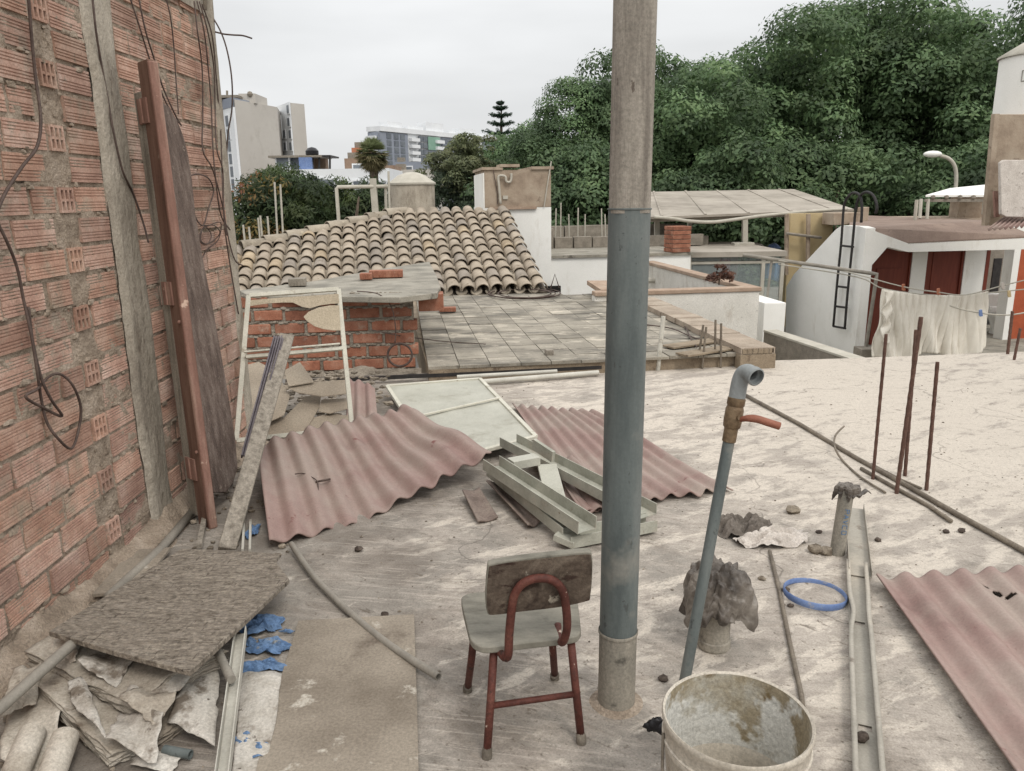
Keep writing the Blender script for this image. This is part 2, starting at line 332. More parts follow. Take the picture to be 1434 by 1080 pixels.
m_iron = M('dusty_iron', [rgb(104, 94, 82), rgb(132, 121, 106)], scale=15, bump=.4, bscale=110)
m_brass = M('old_brass', [rgb(104, 84, 62), rgb(140, 118, 90)], scale=20, rough=.5, metal=.3, bump=.3, bscale=80)
m_lever = M('orange_lever', [rgb(132, 76, 56), rgb(150, 96, 74)], scale=14, rough=.6, bump=.2, grain=.11)
m_bucket = M('grimy_bucket', [rgb(172, 162, 146), rgb(200, 191, 176)], scale=4, rough=.6, bump=.15, spots=[(rgb(150, 134, 110), 7, .58, .12), (rgb(128, 114, 94), 20, .66, .05)])
m_bucketin = M('plaster_crust', [rgb(132, 116, 86), rgb(154, 142, 118), rgb(186, 182, 170)], scale=5, detail=9, rough=.8, bump=.5, bscale=35, spots=[(rgb(206, 204, 196), 4, .50, .05), (rgb(120, 102, 70), 4, .61, .05)])
m_bluep = M('blue_plastic', [rgb(92, 116, 164), rgb(120, 142, 184)], scale=7, rough=.5, bump=.1, spots=[(rgb(170, 165, 158), 12, .6, .08)], grain=.11)
m_bluerag = M('blue_rag', [rgb(78, 108, 146), rgb(110, 138, 172)], scale=12, rough=.8, bump=.3, spots=[(rgb(140, 138, 130), 16, .6, .08)])
m_bag = M('dusty_plastic_bag', [rgb(62, 56, 51), rgb(98, 90, 82), rgb(136, 128, 118)], scale=9, rough=.35, bump=.3, bscale=60, grain=.11)
m_rag = M('grey_rag', [rgb(92, 84, 76), rgb(122, 113, 104)], scale=14, rough=.9, bump=.4)
m_ragw = M('white_rag', [rgb(186, 176, 166), rgb(206, 197, 187)], scale=10, rough=.9, bump=.3, spots=[(rgb(150, 140, 130), 15, .6, .1)])
m_black = M('black_plastic', [rgb(24, 23, 25), rgb(40, 38, 40)], scale=12, rough=.35, bump=.2, grain=.11)
m_osb = M('strand_board', [rgb(116, 106, 93), rgb(140, 129, 115), rgb(154, 143, 129)], scale=14, stretch=(1, 2, 1), rot=.7, bump=1, bscale=24, bdist=.025, dist=1.6, grain=.35, gscale=70, spots=[(rgb(158, 147, 131), 11, .55, .05, (1, 5, 1), .8, .9), (rgb(78, 68, 58), 13, .62, .03, (6, 1, 1), .7, .35), (rgb(76, 64, 54), 15, .61, .03, (1, 7, 1), .9, .1), (rgb(168, 157, 141), 13, .62, .04, (1, 6, 1), .7, -.7)])
m_paper = M('old_paper', [rgb(148, 137, 122), rgb(176, 166, 151), rgb(196, 187, 173)], scale=6, detail=9, bump=.4, bscale=30, spots=[(rgb(122, 110, 96), 9, .6, .08)])
m_paperw = M('pale_paper', [rgb(150, 141, 128), rgb(186, 179, 168), rgb(200, 194, 184)], scale=7, detail=10, bump=.4, bscale=30, spots=[(rgb(122, 111, 98), 6, .55, .08), (rgb(96, 86, 76), 22, .63, .05)])
m_flat = M('flat_hardboard', [rgb(122, 111, 97), rgb(144, 133, 118), rgb(158, 147, 131)], scale=2.2, detail=8, bump=.2, bscale=40, spots=[(rgb(186, 178, 164), 7, .62, .06), (rgb(104, 92, 80), 4, .6, .12)])
m_tube = M('dusty_tube', [rgb(126, 120, 110), rgb(150, 143, 131)], scale=7, rough=.7, bump=.15, grain=.11)
m_wire = M('wire_jacket', [rgb(72, 58, 52), rgb(98, 82, 74)], scale=20, rough=.7, bump=0)
m_rubble = M('rubble', [rgb(112, 100, 86), rgb(156, 144, 126)], scale=30, bump=.6)
m_darkstone = M('dark_clod', [rgb(62, 52, 46), rgb(96, 84, 74)], scale=30, bump=.6)
m_terr = M('terrace_tiles', [rgb(116, 110, 99), rgb(146, 139, 126), rgb(168, 160, 146)], scale=1.6, detail=10, tint=True, bump=.35, lo=.3, hi=.6, spots=[(rgb(112, 107, 98), 1.5, .48, .12, (1, 2, 1), .85), (rgb(188, 178, 162), 3.2, .58, .06, (1, 2.2, 1), .9), (rgb(92, 86, 76), 9, .62, .06, (1, 2, 1), .7)])
m_slabgrey = M('grey_slab', [rgb(122, 117, 106), rgb(146, 140, 127), rgb(164, 157, 143)], scale=3, bump=.5, detail=9, spots=[(rgb(100, 94, 84), 5, .58, .1, (1, 3, 1))])
m_edge = M('terrace_edge', [rgb(128, 112, 92), rgb(154, 138, 116)], scale=6, bump=.5, spots=[(rgb(110, 94, 78), 9, .6, .08)])
m_teja = M('clay_roof_tile', [rgb(142, 131, 116), rgb(162, 150, 134), rgb(176, 165, 149)], scale=4, tint=True, bump=.35, bscale=50, spots=[(rgb(118, 104, 86), 9, .6, .1), (rgb(190, 178, 156), 6, .6, .12)])
m_under = M('roof_bed', [rgb(104, 94, 82), rgb(128, 116, 102)], scale=8, bump=.3)
m_white = M('whitewash', [rgb(232, 230, 223), rgb(242, 240, 234)], scale=1.5, bump=.15, spots=[(rgb(212, 206, 194), 2.0, .58, .2, (2, 2, .6)), (rgb(160, 152, 140), 26, .7, .03, (1, 1, 1))], grain=.07)
m_whiteold = M('peeling_whitewash', [rgb(206, 201, 190), rgb(222, 217, 207)], scale=3, bump=.3, spots=[(rgb(172, 158, 140), 4, .56, .2, (1, 1, .5)), (rgb(118, 108, 98), 22, .68, .03)])
m_render = M('bare_render', [rgb(140, 122, 104), rgb(164, 146, 126), rgb(176, 160, 140)], scale=3, bump=.6, bscale=22, spots=[(rgb(124, 106, 90), 6, .6, .1)], grain=.11)
m_coping = M('terracotta_coping', [rgb(156, 132, 112), rgb(178, 154, 133)], scale=6, bump=.3, spots=[(rgb(176, 162, 142), 4, .56, .15)])
m_block = M('grey_block', [rgb(124, 116, 104), rgb(150, 141, 128)], scale=8, bump=.5)
m_canopy = M('fibre_cement', [rgb(140, 132, 120), rgb(160, 151, 138), rgb(172, 163, 150)], scale=1.2, bump=.2, spots=[(rgb(126, 118, 106), 2, .55, .2, (.6, 3, 1))], grain=.11)
m_post = M('pale_post', [rgb(172, 166, 152), rgb(190, 184, 170)], scale=5, bump=.2, grain=.11)
m_yellow = M('yellow_render', [rgb(188, 166, 122), rgb(200, 180, 138)], scale=1.5, bump=.2, spots=[(rgb(180, 150, 98), 3, .58, .2)], grain=.11)
m_dark = M('dark_recess', [(.012, .011, .01), (.02, .018, .016)], scale=3, bump=0)
m_reddoor = M('red_door', [rgb(104, 42, 26), rgb(122, 54, 34)], scale=5, stretch=(5, 5, .5), rough=.55, bump=.1, grain=.07)
m_orange = M('orange_door', [rgb(160, 72, 38), rgb(176, 86, 48)], scale=4, rough=.55, bump=.1)
m_tar = M('brown_roof', [rgb(126, 106, 94), rgb(148, 128, 114)], scale=2, bump=.3, spots=[(rgb(108, 92, 82), 5, .58, .15)])
m_cloth = M('cream_cloth', [rgb(218, 210, 195), rgb(229, 222, 208)], scale=4, rough=.95, bump=.15, grain=.07)
m_ladder = M('ladder_iron', [rgb(38, 36, 36), rgb(56, 52, 50)], scale=12, rough=.6, bump=.1, grain=.11)
m_apt = M('apartment_render', [rgb(184, 178, 169), rgb(194, 189, 180)], scale=.25, bump=.1, spots=[(rgb(172, 166, 156), .5, .55, .2)], grain=.11)
m_aptw = M('apartment_white', [rgb(218, 220, 222), rgb(228, 230, 231)], scale=.3, bump=0, grain=.11)
m_win = M('window_glass', [rgb(92, 98, 106), rgb(120, 126, 132)], scale=.7, rough=.45, bump=0, spec=.25, grain=.11)
m_tower = M('slate_cladding', [rgb(132, 138, 150), rgb(144, 150, 161)], scale=.2, bump=0, grain=.11)  # distance haze put into the colour: slate paled
m_green = M('green_net', [rgb(122, 160, 140), rgb(134, 168, 150)], scale=1, bump=0, grain=.11)  # net green washed out in the colour to stand for haze
m_shack = M('shack_brown', [rgb(128, 104, 86), rgb(152, 128, 108)], scale=.7, bump=.1)
m_orangew = M('orange_wall', [rgb(178, 112, 82), rgb(190, 126, 96)], scale=.7, bump=.1)
m_street = M('street_ground', [rgb(96, 92, 86), rgb(122, 117, 110)], scale=.4, bump=.1)
m_bark = M('bark', [rgb(84, 72, 60), rgb(112, 98, 84)], scale=6, stretch=(3, 3, .6), bump=.6)
m_glass = bpy.data.materials.new('clear_glass'); m_glass.use_nodes = True
_b = m_glass.node_tree.nodes['Principled BSDF']; _b.inputs['Base Color'].default_value = (.6, .68, .68, 1); _b.inputs['Roughness'].default_value = .06; _b.inputs['Alpha'].default_value = .16
def leafmat(name, c):
    m = M(name, c, scale=.9, detail=4, rough=.6, bump=0, tint=True, spec=.35, grain=0)
    t = m.node_tree; b = t.nodes['Principled BSDF']; o = t.nodes['Material Output']; tr = t.nodes.new('ShaderNodeBsdfTranslucent'); mx_ = t.nodes.new('ShaderNodeMixShader'); mx_.inputs[0].default_value = .38
    t.links.new(b.inputs['Base Color'].links[0].from_socket, tr.inputs[0]); t.links.new(b.outputs[0], mx_.inputs[1]); t.links.new(tr.outputs[0], mx_.inputs[2]); t.links.new(mx_.outputs[0], o.inputs[0])
    return m
m_leaf = leafmat('ficus_leaf', [rgb(72, 92, 64), rgb(94, 118, 80), rgb(118, 142, 100)])
m_leaf2 = leafmat('mango_leaf', [rgb(44, 58, 36), rgb(62, 78, 46), rgb(86, 98, 56)])
m_leaf3 = leafmat('grey_green_leaf', [rgb(84, 92, 64), rgb(108, 114, 82), rgb(128, 132, 98)])
m_needle = leafmat('pine_needle', [rgb(44, 66, 52), rgb(58, 80, 62)])
m_palm = leafmat('palm_leaf', [rgb(128, 120, 84), rgb(152, 142, 104)])
m_bluetxt = M('blue_ink', [rgb(70, 110, 150), rgb(84, 124, 164)], scale=30, bump=0)
m_greytxt = M('faded_ink', [rgb(150, 148, 142), rgb(160, 157, 150)], scale=30, bump=0)

# ================================================================== SETTING: our roof
def edge_y(x): return 6.62+.10*(x+.7)
nx, ny = 420, 330
U, W_ = np.meshgrid(np.linspace(0, 1, nx), np.linspace(0, 1, ny))
FX = -1.9+U*11.5; FY = -1.4+W_*(edge_y(FX)+1.4)
def floor_h(x, y):
    x = np.asarray(x, float); y = np.asarray(y, float)
    h = .010*fbm(x*.8, y*.8, 3, 3)
    a = x*.86+y*.5; b = -x*.5+y*.86
    h = h+.0012*fbm(a*2.0, b*11, 11, 4)*np.clip((x+.2)/1.2, 0, 1)+.0030*fbm(x*2.2, y*12, 21, 4)*np.clip((1.0-x)/1.2, 0, 1)
    h = h+.0012*fbm(x*14, y*14, 31, 3)
    return h
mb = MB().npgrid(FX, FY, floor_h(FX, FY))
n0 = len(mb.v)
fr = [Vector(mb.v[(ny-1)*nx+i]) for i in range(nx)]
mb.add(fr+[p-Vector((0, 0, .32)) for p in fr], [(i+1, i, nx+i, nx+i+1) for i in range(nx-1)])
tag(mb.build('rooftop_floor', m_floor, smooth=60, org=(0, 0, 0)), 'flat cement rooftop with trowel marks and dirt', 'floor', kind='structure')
tag(MB().add([(-1500, -1500, -6), (1500, -1500, -6), (1500, 3000, -6), (-1500, 3000, -6)], [(0, 1, 2, 3)]).build('street_ground', m_street, smooth=0), 'ground far below the roofs', 'ground', kind='structure')

# ================================================================== BRICK WALL on the left
WX = -1.67; WY1 = 4.75; WH = 2.62
def onw(px, py, off=.0): return onp(px, py, (WX+off, 0, 0), (1, 0, 0))
wall = thing('hollow_brick_wall', 'tall unplastered hollow brick wall rising along the left edge', 'wall', (WX-.1, 3, 0))
gy, gz = np.meshgrid(np.linspace(.9, WY1-.02, 380), np.linspace(-.3, WH, 270))
gx = WX-.007+.010*fbm(gy*9, gz*9, 5, 4)+.006*fbm(gy*30, gz*30, 9, 2)
mb = MB().npgrid(gx, gy, gz); mb.f = [f[::-1] for f in mb.f]
mb.box8([(WX-.22, .9, -.3), (WX-.03, .9, -.3), (WX-.03, WY1-.02, -.3), (WX-.22, WY1-.02, -.3), (WX-.22, .9, WH), (WX-.03, .9, WH), (WX-.03, WY1-.02, WH), (WX-.22, WY1-.02, WH)])
mb.build('mortar', m_mortar, wall, smooth=60)
def ridged(mb, y0, y1, z0, z1, xf, tilt=0, skew=0):
    h = z1-z0; zs = [0, .10, .115, .145, .16, .22, .235, .265, .28, .34, .355, .385, .40, .60, .615, .645, .66, .72, .735, .765, .78, .84, .855, .885, .90, 1]
    gr = [0, 0, 1, 1, 0, 0, 1, 1, 0, 0, 1, 1, 0, 0, 1, 1, 0, 0, 1, 1, 0, 0, 1, 1, 0, 0]
    vs = []
    for z, g in zip(zs, gr):
        x = xf-.0035*g+tilt*(z-.5)
        vs += [(x, y0+skew*z, z0+z*h), (x, y1+skew*z, z0+z*h)]
    n = len(zs); b0 = [(WX-.05, y0, z0), (WX-.05, y1, z0), (WX-.05, y0, z1), (WX-.05, y1, z1)]
    fs = [(2*i, 2*i+1, 2*i+3, 2*i+2) for i in range(n-1)]
    vs += b0; k = 2*n
    fs += [(0, k, k+1, 1), (2*n-2, 2*n-1, k+3, k+2)]
    fs += [tuple([k]+[2*i for i in range(n)]+[k+2])[::-1], tuple([k+1]+[2*i+1 for i in range(n)]+[k+3])]
    mb.add(vs, fs)
def holed(mb, y0, y1, z0, z1, xf):
    # header brick: end face pierced by six deep holes
    t = .010; cw = (y1-y0-4*t)/3; ch = (z1-z0-3*t)/2
    for i in range(4):
        a = y0+i*(cw+t); mb.aabb((WX-.10, a, z0), (xf, a+t, z1))
    for j in range(3):
        b = z0+j*(ch+t)
        for i in range(3):
            a = y0+t+i*(cw+t); mb.aabb((WX-.10, a, b), (xf-.001, a+cw, b+t))
bk = MB(); hb = MB(); CH = .1115; z = .012; k = 0; PY0, PY1 = 3.30, 3.53
def tint():
    t = .80+.34*rnd.random(); r = rnd.random()
    if r < .14: t *= .82
    h = (rnd.random()-.5)*.10
    return (t*(1+h*.4), t*(1-h*.2), t*(1-h))
while z < WH-.12:
    z1 = z+CH-.019
    def put(y0, y1):
        bk.tint = tint(); dz = (rnd.random()-.5)*.006
        ridged(bk, y0, y1, z+dz, z1+dz, WX+(rnd.random()-.5)*.010, (rnd.random()-.5)*.006, (rnd.random()-.5)*.004)
    put(3.062+rnd.random()*.01, PY0-.012)
    hole_here = (k % 2 == 1)
    if hole_here:
        hb.tint = tint(); yo = (rnd.random()-.5)*.02; holed(hb, 2.945+yo, 3.04+yo, z, z1, WX+.004); e = 2.925
    else:
        e = 2.955-rnd.random()*.03
    y = e-(0 if k % 2 else .06*rnd.random())
    first = k % 3 == 1
    while y > .95:
        L = .235-(.10 if first else 0)+(rnd.random()-.5)*.012; first = False
        put(y-L, y); y -= L+.014+rnd.random()*.012
    y = PY1+.012+(.115 if k % 2 else 0)*0
    first = k % 2 == 1
    while y < WY1-.12:
        L = min(.235-(.11 if first else 0)+(rnd.random()-.5)*.01, WY1-.10-y); first = False
        if L > .03: put(y, y+L)
        y += L+.014+rnd.random()*.008
    z += CH; k += 1
# mortar squeezed out of the joints, lumpy
jm = MB(); rj = random.Random(12); z = 0.0; 
while z < WH-.1:
    y = 1.2
    while y < WY1-.12:
        if not (PY0-.01 < y < PY1+.01) and rj.random() < .5:
            r = rj.uniform(.007, .016)*(1.4 if rj.random() < .10 else 1)
            jm.sphere((WX-.008+rj.uniform(-.004, .004), y, z+rj.uniform(-.012, .014)), r, 7, (.55+.3*rj.random(), 1.2+1.3*rj.random(), .55+.5*rj.random()), .5)
        y += rj.uniform(.012, .05)
    z += CH
for i in range(500):
    y = rj.uniform(2.88, 3.08) if i < 160 else rj.uniform(1.2, WY1-.15); zz_ = rj.uniform(0, WH-.1)
    if PY0-.02 < y < PY1+.02: continue
    jm.sphere((WX-.010, y, zz_), rj.uniform(.006, .016), 7, (.5, 1, 1.2), .6)
jm.build('joint_mortar', m_mortar, wall, smooth=50)
bk.build('stretcher_bricks', m_brick, wall, smooth=0)
hb.build('header_bricks', m_brick, wall, smooth=0)
# concrete pilaster, end column and top beam
def slab_face(y0, y1, z0, z1, xf, seed, amp=.012, jg=.02):
    nyv = max(6, int((y1-y0)/.02)); nzv = max(6, int((z1-z0)/.02))
    a, b = np.meshgrid(np.linspace(0, 1, nyv), np.linspace(z0, z1, nzv))
    jag0 = jg*fbm(b*6, b*0+seed, seed, 3); jag1 = jg*fbm(b*6, b*0+seed+5, seed+1, 3)
    yy = y0+jag0+(y1+jag1-y0-jag0)*a
    ed = np.minimum(a, 1-a); xx = xf+amp*fbm(yy*12, b*3, seed, 4)-.02*np.clip(1-ed*9, 0, 1)**2
    m = MB().npgrid(xx, yy, b); m.f = [f[::-1] for f in m.f]
    m.box8([(WX-.1, y0+.02, z0), (xf-.03, y0+.02, z0), (xf-.03, y1-.02, z0), (WX-.1, y1-.02, z0), (WX-.1, y0+.02, z1), (xf-.03, y0+.02, z1), (xf-.03, y1-.02, z1), (WX-.1, y1-.02, z1)])
    return m
slab_face(PY0, PY1, -.05, WH, WX+.018, 41).build('concrete_pilaster', m_conc, wall, smooth=70)
m = slab_face(WY1-.10, WY1+.02, -.05, WH+.05, WX+.012, 77, .010, .006)
m.aabb((WX-.21, WY1-.09, -.3), (WX-.01, WY1+.012, WH+.05)); m.build('end_column', m_conc, wall, smooth=70)
slab_face(PY1+.1, WY1-.08, WH-.13, WH+.02, WX+.012, 91, .01).build('concrete_beam', m_conc, wall, smooth=70)
# rough fillet of cement thrown against the foot of the wall
a, b = np.meshgrid(np.linspace(1.1, WY1, 240), np.linspace(0, 1, 16))
hh = .10+.05*fbm(a*2, a*0, 3, 3); ww = .15+.07*fbm(a*1.6, a*0+4, 8, 3)
fx = WX-.01+ww*b; fz = hh*(1-b)**1.4-.006+.020*fbm(a*14, b*6, 17, 4)*(1-b*.6)
m = MB().npgrid(fx, a, fz); m.f = [f[::-1] for f in m.f]; m.build('cement_fillet', m_mortar, wall, smooth=70)
for (a_, b_, c_) in ((1.95, -.004, .03), ):
    pass

# ================================================================== WIRES on the wall
def smoothpath(pts, n=6):
    pts = [Vector(p) for p in pts]; o = []
    for i in range(len(pts)-1):
        p0 = pts[max(0, i-1)]; p1 = pts[i]; p2 = pts[i+1]; p3 = pts[min(len(pts)-1, i+2)]
        for k in range(n):
            t = k/n; o.append(.5*((2*p1)+(p2-p0)*t+(2*p0-5*p1+4*p2-p3)*t*t+(3*p1-p0-3*p2+p3)*t**3))
    return o+[pts[-1]]
def wire(name, label, pxs, r=.004, off=.028, cat='wire', mat_=m_wire, wob=.012, group='wires hanging on the brick wall'):
    P = smoothpath([onw(x, y, off+wob*math.sin(i*1.7)) for i, (x, y) in enumerate(pxs)])
    return tag(MB().tube(P, r, 6).build(name, mat_, smooth=180), label, cat, group)
wire('electrical_wire', 'thick dark wire hanging in the top left corner of the brick wall', [(36, -40), (40, 0), (45, 60), (50, 110), (57, 165), (52, 205), (30, 235), (5, 275), (-12, 320)], .0055)
wire('electrical_wire', 'wire ending in a big loose loop low on the brick wall', [(-10, 300), (8, 335), (24, 375), (33, 420), (44, 470), (52, 520), (58, 560), (66, 592), (82, 615), (100, 628), (110, 602), (113, 570), (102, 540), (84, 524), (68, 528), (52, 545), (36, 556), (62, 572), (87, 583), (72, 560), (58, 530), (46, 480), (40, 430)], .005)
wire('electrical_wire', 'wire running down beside the concrete pilaster to the grey batten', [(128, -20), (134, 40), (142, 90), (151, 140), (160, 190), (172, 240), (186, 270), (200, 310), (208, 340)], .0045)
wire('electrical_wire', 'left one of two wires running over bricks to the dark plank top', [(178, -15), (193, 30), (206, 72), (222, 120), (240, 158), (250, 172)], .004)
wire('electrical_wire', 'right one of two wires running over bricks to the dark plank top', [(192, -15), (203, 40), (215, 80), (228, 122), (246, 162), (254, 176)], .004)
wire('electrical_wire', 'straight wire dropping from the wall top just right of the dark plank top', [(230, -10), (238, 20), (243, 60), (246, 105), (250, 160)], .0035)
bund = [([(272, 2), (276, 40), (283, 95), (284, 160), (284, 210), (298, 238), (312, 290), (318, 330)], 'leftmost long wire of the bundle hanging beside the wall end'),
        ([(276, 2), (286, 45), (292, 100), (296, 150), (298, 205), (302, 250), (309, 300), (322, 322)], 'second long wire of the bundle hanging beside the wall end'),
        ([(279, 2), (290, 40), (299, 90), (301, 140), (303, 205), (312, 240), (314, 300), (327, 360), (340, 372)], 'third long wire of the bundle, ending in a hook by the roof tiles'),
        ([(283, 6), (297, 50), (303, 110), (309, 180), (311, 240), (314, 310), (322, 370), (334, 440)], 'rightmost long wire of the bundle, running furthest down the wall end')]
for p, l in bund: wire('electrical_wire', l, p, .0042, .03, wob=.02)
wire('electrical_wire', 'slack wire looping from the bundle to the coil right of the dark plank', [(264, 247), (277, 244), (292, 250), (299, 268), (292, 292), (284, 316), (272, 300), (268, 270)], .004)
wire('wire_coil', 'small tangled coil of wire hanging right of the dark plank', [(285, 316), (300, 316), (308, 326), (298, 338), (284, 342), (279, 330), (288, 318), (296, 330), (290, 342), (281, 336), (284, 320), (292, 316), (309, 312), (306, 335), (290, 350), (283, 362)], .0032, .03, 'wire coil', wob=.02)
def aird(pxs, Y): return smoothpath([at(x, y, Y) for x, y in pxs])
tag(MB().tube(aird([(280, 6), (300, 28), (315, 60), (324, 105), (325, 150), (319, 190), (316, 240), (308, 282), (312, 320)], 4.74), .0045, 6).build('electrical_wire', m_wire, smooth=180), 'wire bowing out against the sky beyond the wall end', 'wire', 'wires hanging on the brick wall')
tag(MB().tube(aird([(284, 10), (296, 40), (310, 47), (325, 49), (340, 50), (353, 54)], 4.74), .0045, 6).build('electrical_wire', m_wire, smooth=180), 'short stiff wire end sticking out sideways into the sky', 'wire', 'wires hanging on the brick wall')
tag(MB().tube([at(287, 14, 4.6), at(288, -30, 4.6)], .012, 8).build('steel_stub', m_iron), 'short steel stub rising from the far top corner of the brick wall', 'rebar')

# ================================================================== DOOR FRAME, PLANK, PROFILES leaning
F0 = G(291, 741); T0 = onp(204, 82, (-1.505, 0, 0), (1, 0, 0)); dd = (T0-F0)
a_ = Vector((-.76, .65, 0)); a_ = (a_-dd.normalized()*a_.dot(dd.normalized())).normalized(); b_ = dd.normalized().cross(a_); b_ = b_ if b_.y > 0 else -b_
df = thing('wooden_door_frame', 'old red brown wooden door jamb leaning upright against the brick wall', 'door frame', F0)
def sect(mb, a0, a1, b0, b1, t0=0., t1=1.):
    p = [a_*a0+b_*b0, a_*a0+b_*b1, a_*a1+b_*b1, a_*a1+b_*b0]
    return mb.box8([F0+dd*t0+q for q in p[::-1]]+[F0+dd*t1+q for q in p[::-1]])
sect(MB(), .0, .092, .004, .040).build('jamb', m_jamb, df, bevel=.004)
sect(MB(), -.022, -.001, .0, .041, 0, .995).build('edge_board', m_jambedge, df, bevel=.006)
sect(MB(), .094, .165, .006, .028, .02, .945).build('batten', m_greywood, df, bevel=.003)
for t in (.88, .505, .11):
    m = sect(MB(), .045, .13, -.003, .0055, t, t+.05); c = F0+dd*(t+.025)+a_*.092-b_*.002
    m.tube([c-dd.normalized()*.05, c+dd.normalized()*.05], .006, 8); m.build('hinge', m_jambedge, df)
for t in (.47, .18):
    MB().sphere(F0+dd*t+a_*.01, .009, 8).build('screw_head', m_jambedge, df)
# dark slab plank
PL = Vector((-1.44, 3.85, 0)); pn = Vector((1, 0, .085))
ol = [(226, 142), (237, 150), (248, 168), (257, 190), (264, 218), (269, 250), (274, 300), (285, 365), (300, 440), (316, 530), (330, 615), (333, 655), (327, 676), (317, 690), (300, 690), (262, 420), (240, 250)]
tag(MB().prism([onp(x, y, PL, pn) for x, y in ol], Vector((-.028, 0, 0))).build('rough_plank', m_plank, bevel=.004), 'wide dark rough sawn plank with rounded top leaning on the brick wall', 'plank')
# long grey plank and rail leaning over the window frame
p0 = G(318, 770); p1 = at(402, 470, 4.35)
tag(MB().bar(p0, p1, .078, .03, up=(.25, -1, .35)).build('leaning_plank', m_greywood, bevel=.004), 'long grey plank leaning across the old window frame', 'plank')
q0 = at(349, 640, 3.70); q1 = at(393, 474, 4.31); dq = Vector((-.002, -.040, .016))
m = MB()
for i in range(4):
    s_ = Vector((-.021+.014*i, 0, 0)); m.bar(q0+dq+s_, q1+dq+s_, .008, .022 if i % 3 else .030, up=(.25, -1, .35))
m.bar(q0+dq*.55, q1+dq*.55, .052, .008, up=(.25, -1, .35))
tag(m.build('sliding_rail', m_purple, bevel=.001), 'dark grooved metal rail lying along the leaning grey plank', 'rail')

# ================================================================== OLD WINDOW FRAME with torn panel
fBL, fBR, fTL, fTR = at(331, 617, 4.38), at(493, 600, 4.62), at(348, 414, 4.78), at(474, 405, 5.02)
wf = thing('old_window_frame', 'white window frame with torn panel leaning before the ruined brick wall', 'window frame', fBL)
def lerp(p, q, t): return Vector(p)+(Vector(q)-Vector(p))*t
fn = (fBR-fBL).cross(fTL-fBL).normalized()
for (p, q, nm, wd) in ((fBL, fTL, 'stile', .028), (fBR, fTR, 'stile', .028), (fTL, fTR, 'rail', .026), (fBL, fBR, 'rail', .026)):
    MB().bar(p, q, wd, .022, up=fn).build(nm, m_whitepaint, wf, bevel=.002)
mL, mR = lerp(fBL, fTL, .905*.525+.04), lerp(fBR, fTR, .56)
mL = at(344, 500, 4.58); mR = at(480, 488, 4.82)
m = MB().bar(mL, mR, .022, .03, up=fn); m.bar(mL+V(0, -.02, .035), mR+V(0, -.02, .035)-(mR-mL)*.02, .010, .016, up=fn); m.build('middle_rail', m_whitepaint, wf, bevel=.002)
def onframe(x, y, o=0): return onp(x, y, fBL+fn*o, fn)
t1 = [(350, 421), (395, 417), (440, 414), (474, 412), (475, 425), (462, 426), (448, 428), (434, 432), (423, 430), (410, 424), (395, 424), (378, 425), (362, 427), (350, 429)]
MB().prism([onframe(x, y, .004) for x, y in t1], fn*.004).build('torn_panel', m_screen, wf, bevel=0)
t2 = [(475, 428), (462, 428), (446, 431), (432, 437), (425, 444), (430, 450), (440, 457), (452, 461), (466, 463), (477, 463)]
m = MB().prism([onframe(x, y, .007+.0006*abs(x-475)) for x, y in t2], fn*.004); m.build('torn_panel', m_screen, wf)

# torn hardboard sheets heaped inside the frame
def tiltplane(x, y, Y0=4.72, z0=.04, sl=.42):
    n = Vector((0, -sl, 1)); return onp(x, y, (0, Y0, z0), n)
sheets = [([(346, 512), (362, 508), (386, 520), (406, 556), (398, 582), (372, 594), (342, 597)], .06, 'tan hardboard scrap at the left side inside the leaning window frame'),
          ([(338, 600), (362, 590), (398, 586), (428, 556), (450, 554), (447, 572), (432, 597), (425, 612), (345, 618)], .0, 'large tan hardboard scrap at the bottom of the leaning window frame'),
          ([(396, 541), (440, 536), (484, 533), (488, 552), (452, 556), (418, 551)], .08, 'long pale hardboard strip behind the leaning window frame'),
          ([(450, 561), (484, 559), (490, 572), (462, 580), (446, 577)], .03, 'small hardboard scrap near the right side of the window frame'),
          ([(432, 588), (462, 580), (492, 584), (490, 596), (452, 606), (430, 610)], -.01, 'curled hardboard scrap beside the foot of the window frame'),
          ([(398, 520), (420, 508), (440, 536), (404, 542)], .10, 'grey hardboard corner standing behind the grey leaning plank')]
for k, (p, dz, l) in enumerate(sheets):
    pts = [tiltplane(x, y, 4.72, dz+.01, .40+.06*(k % 3)) for x, y in p]
    tag(MB().prism(pts, Vector((0, .002, .006))).build('hardboard_scrap', m_board, bevel=.001), l, 'hardboard', 'torn hardboard scraps in the window frame')

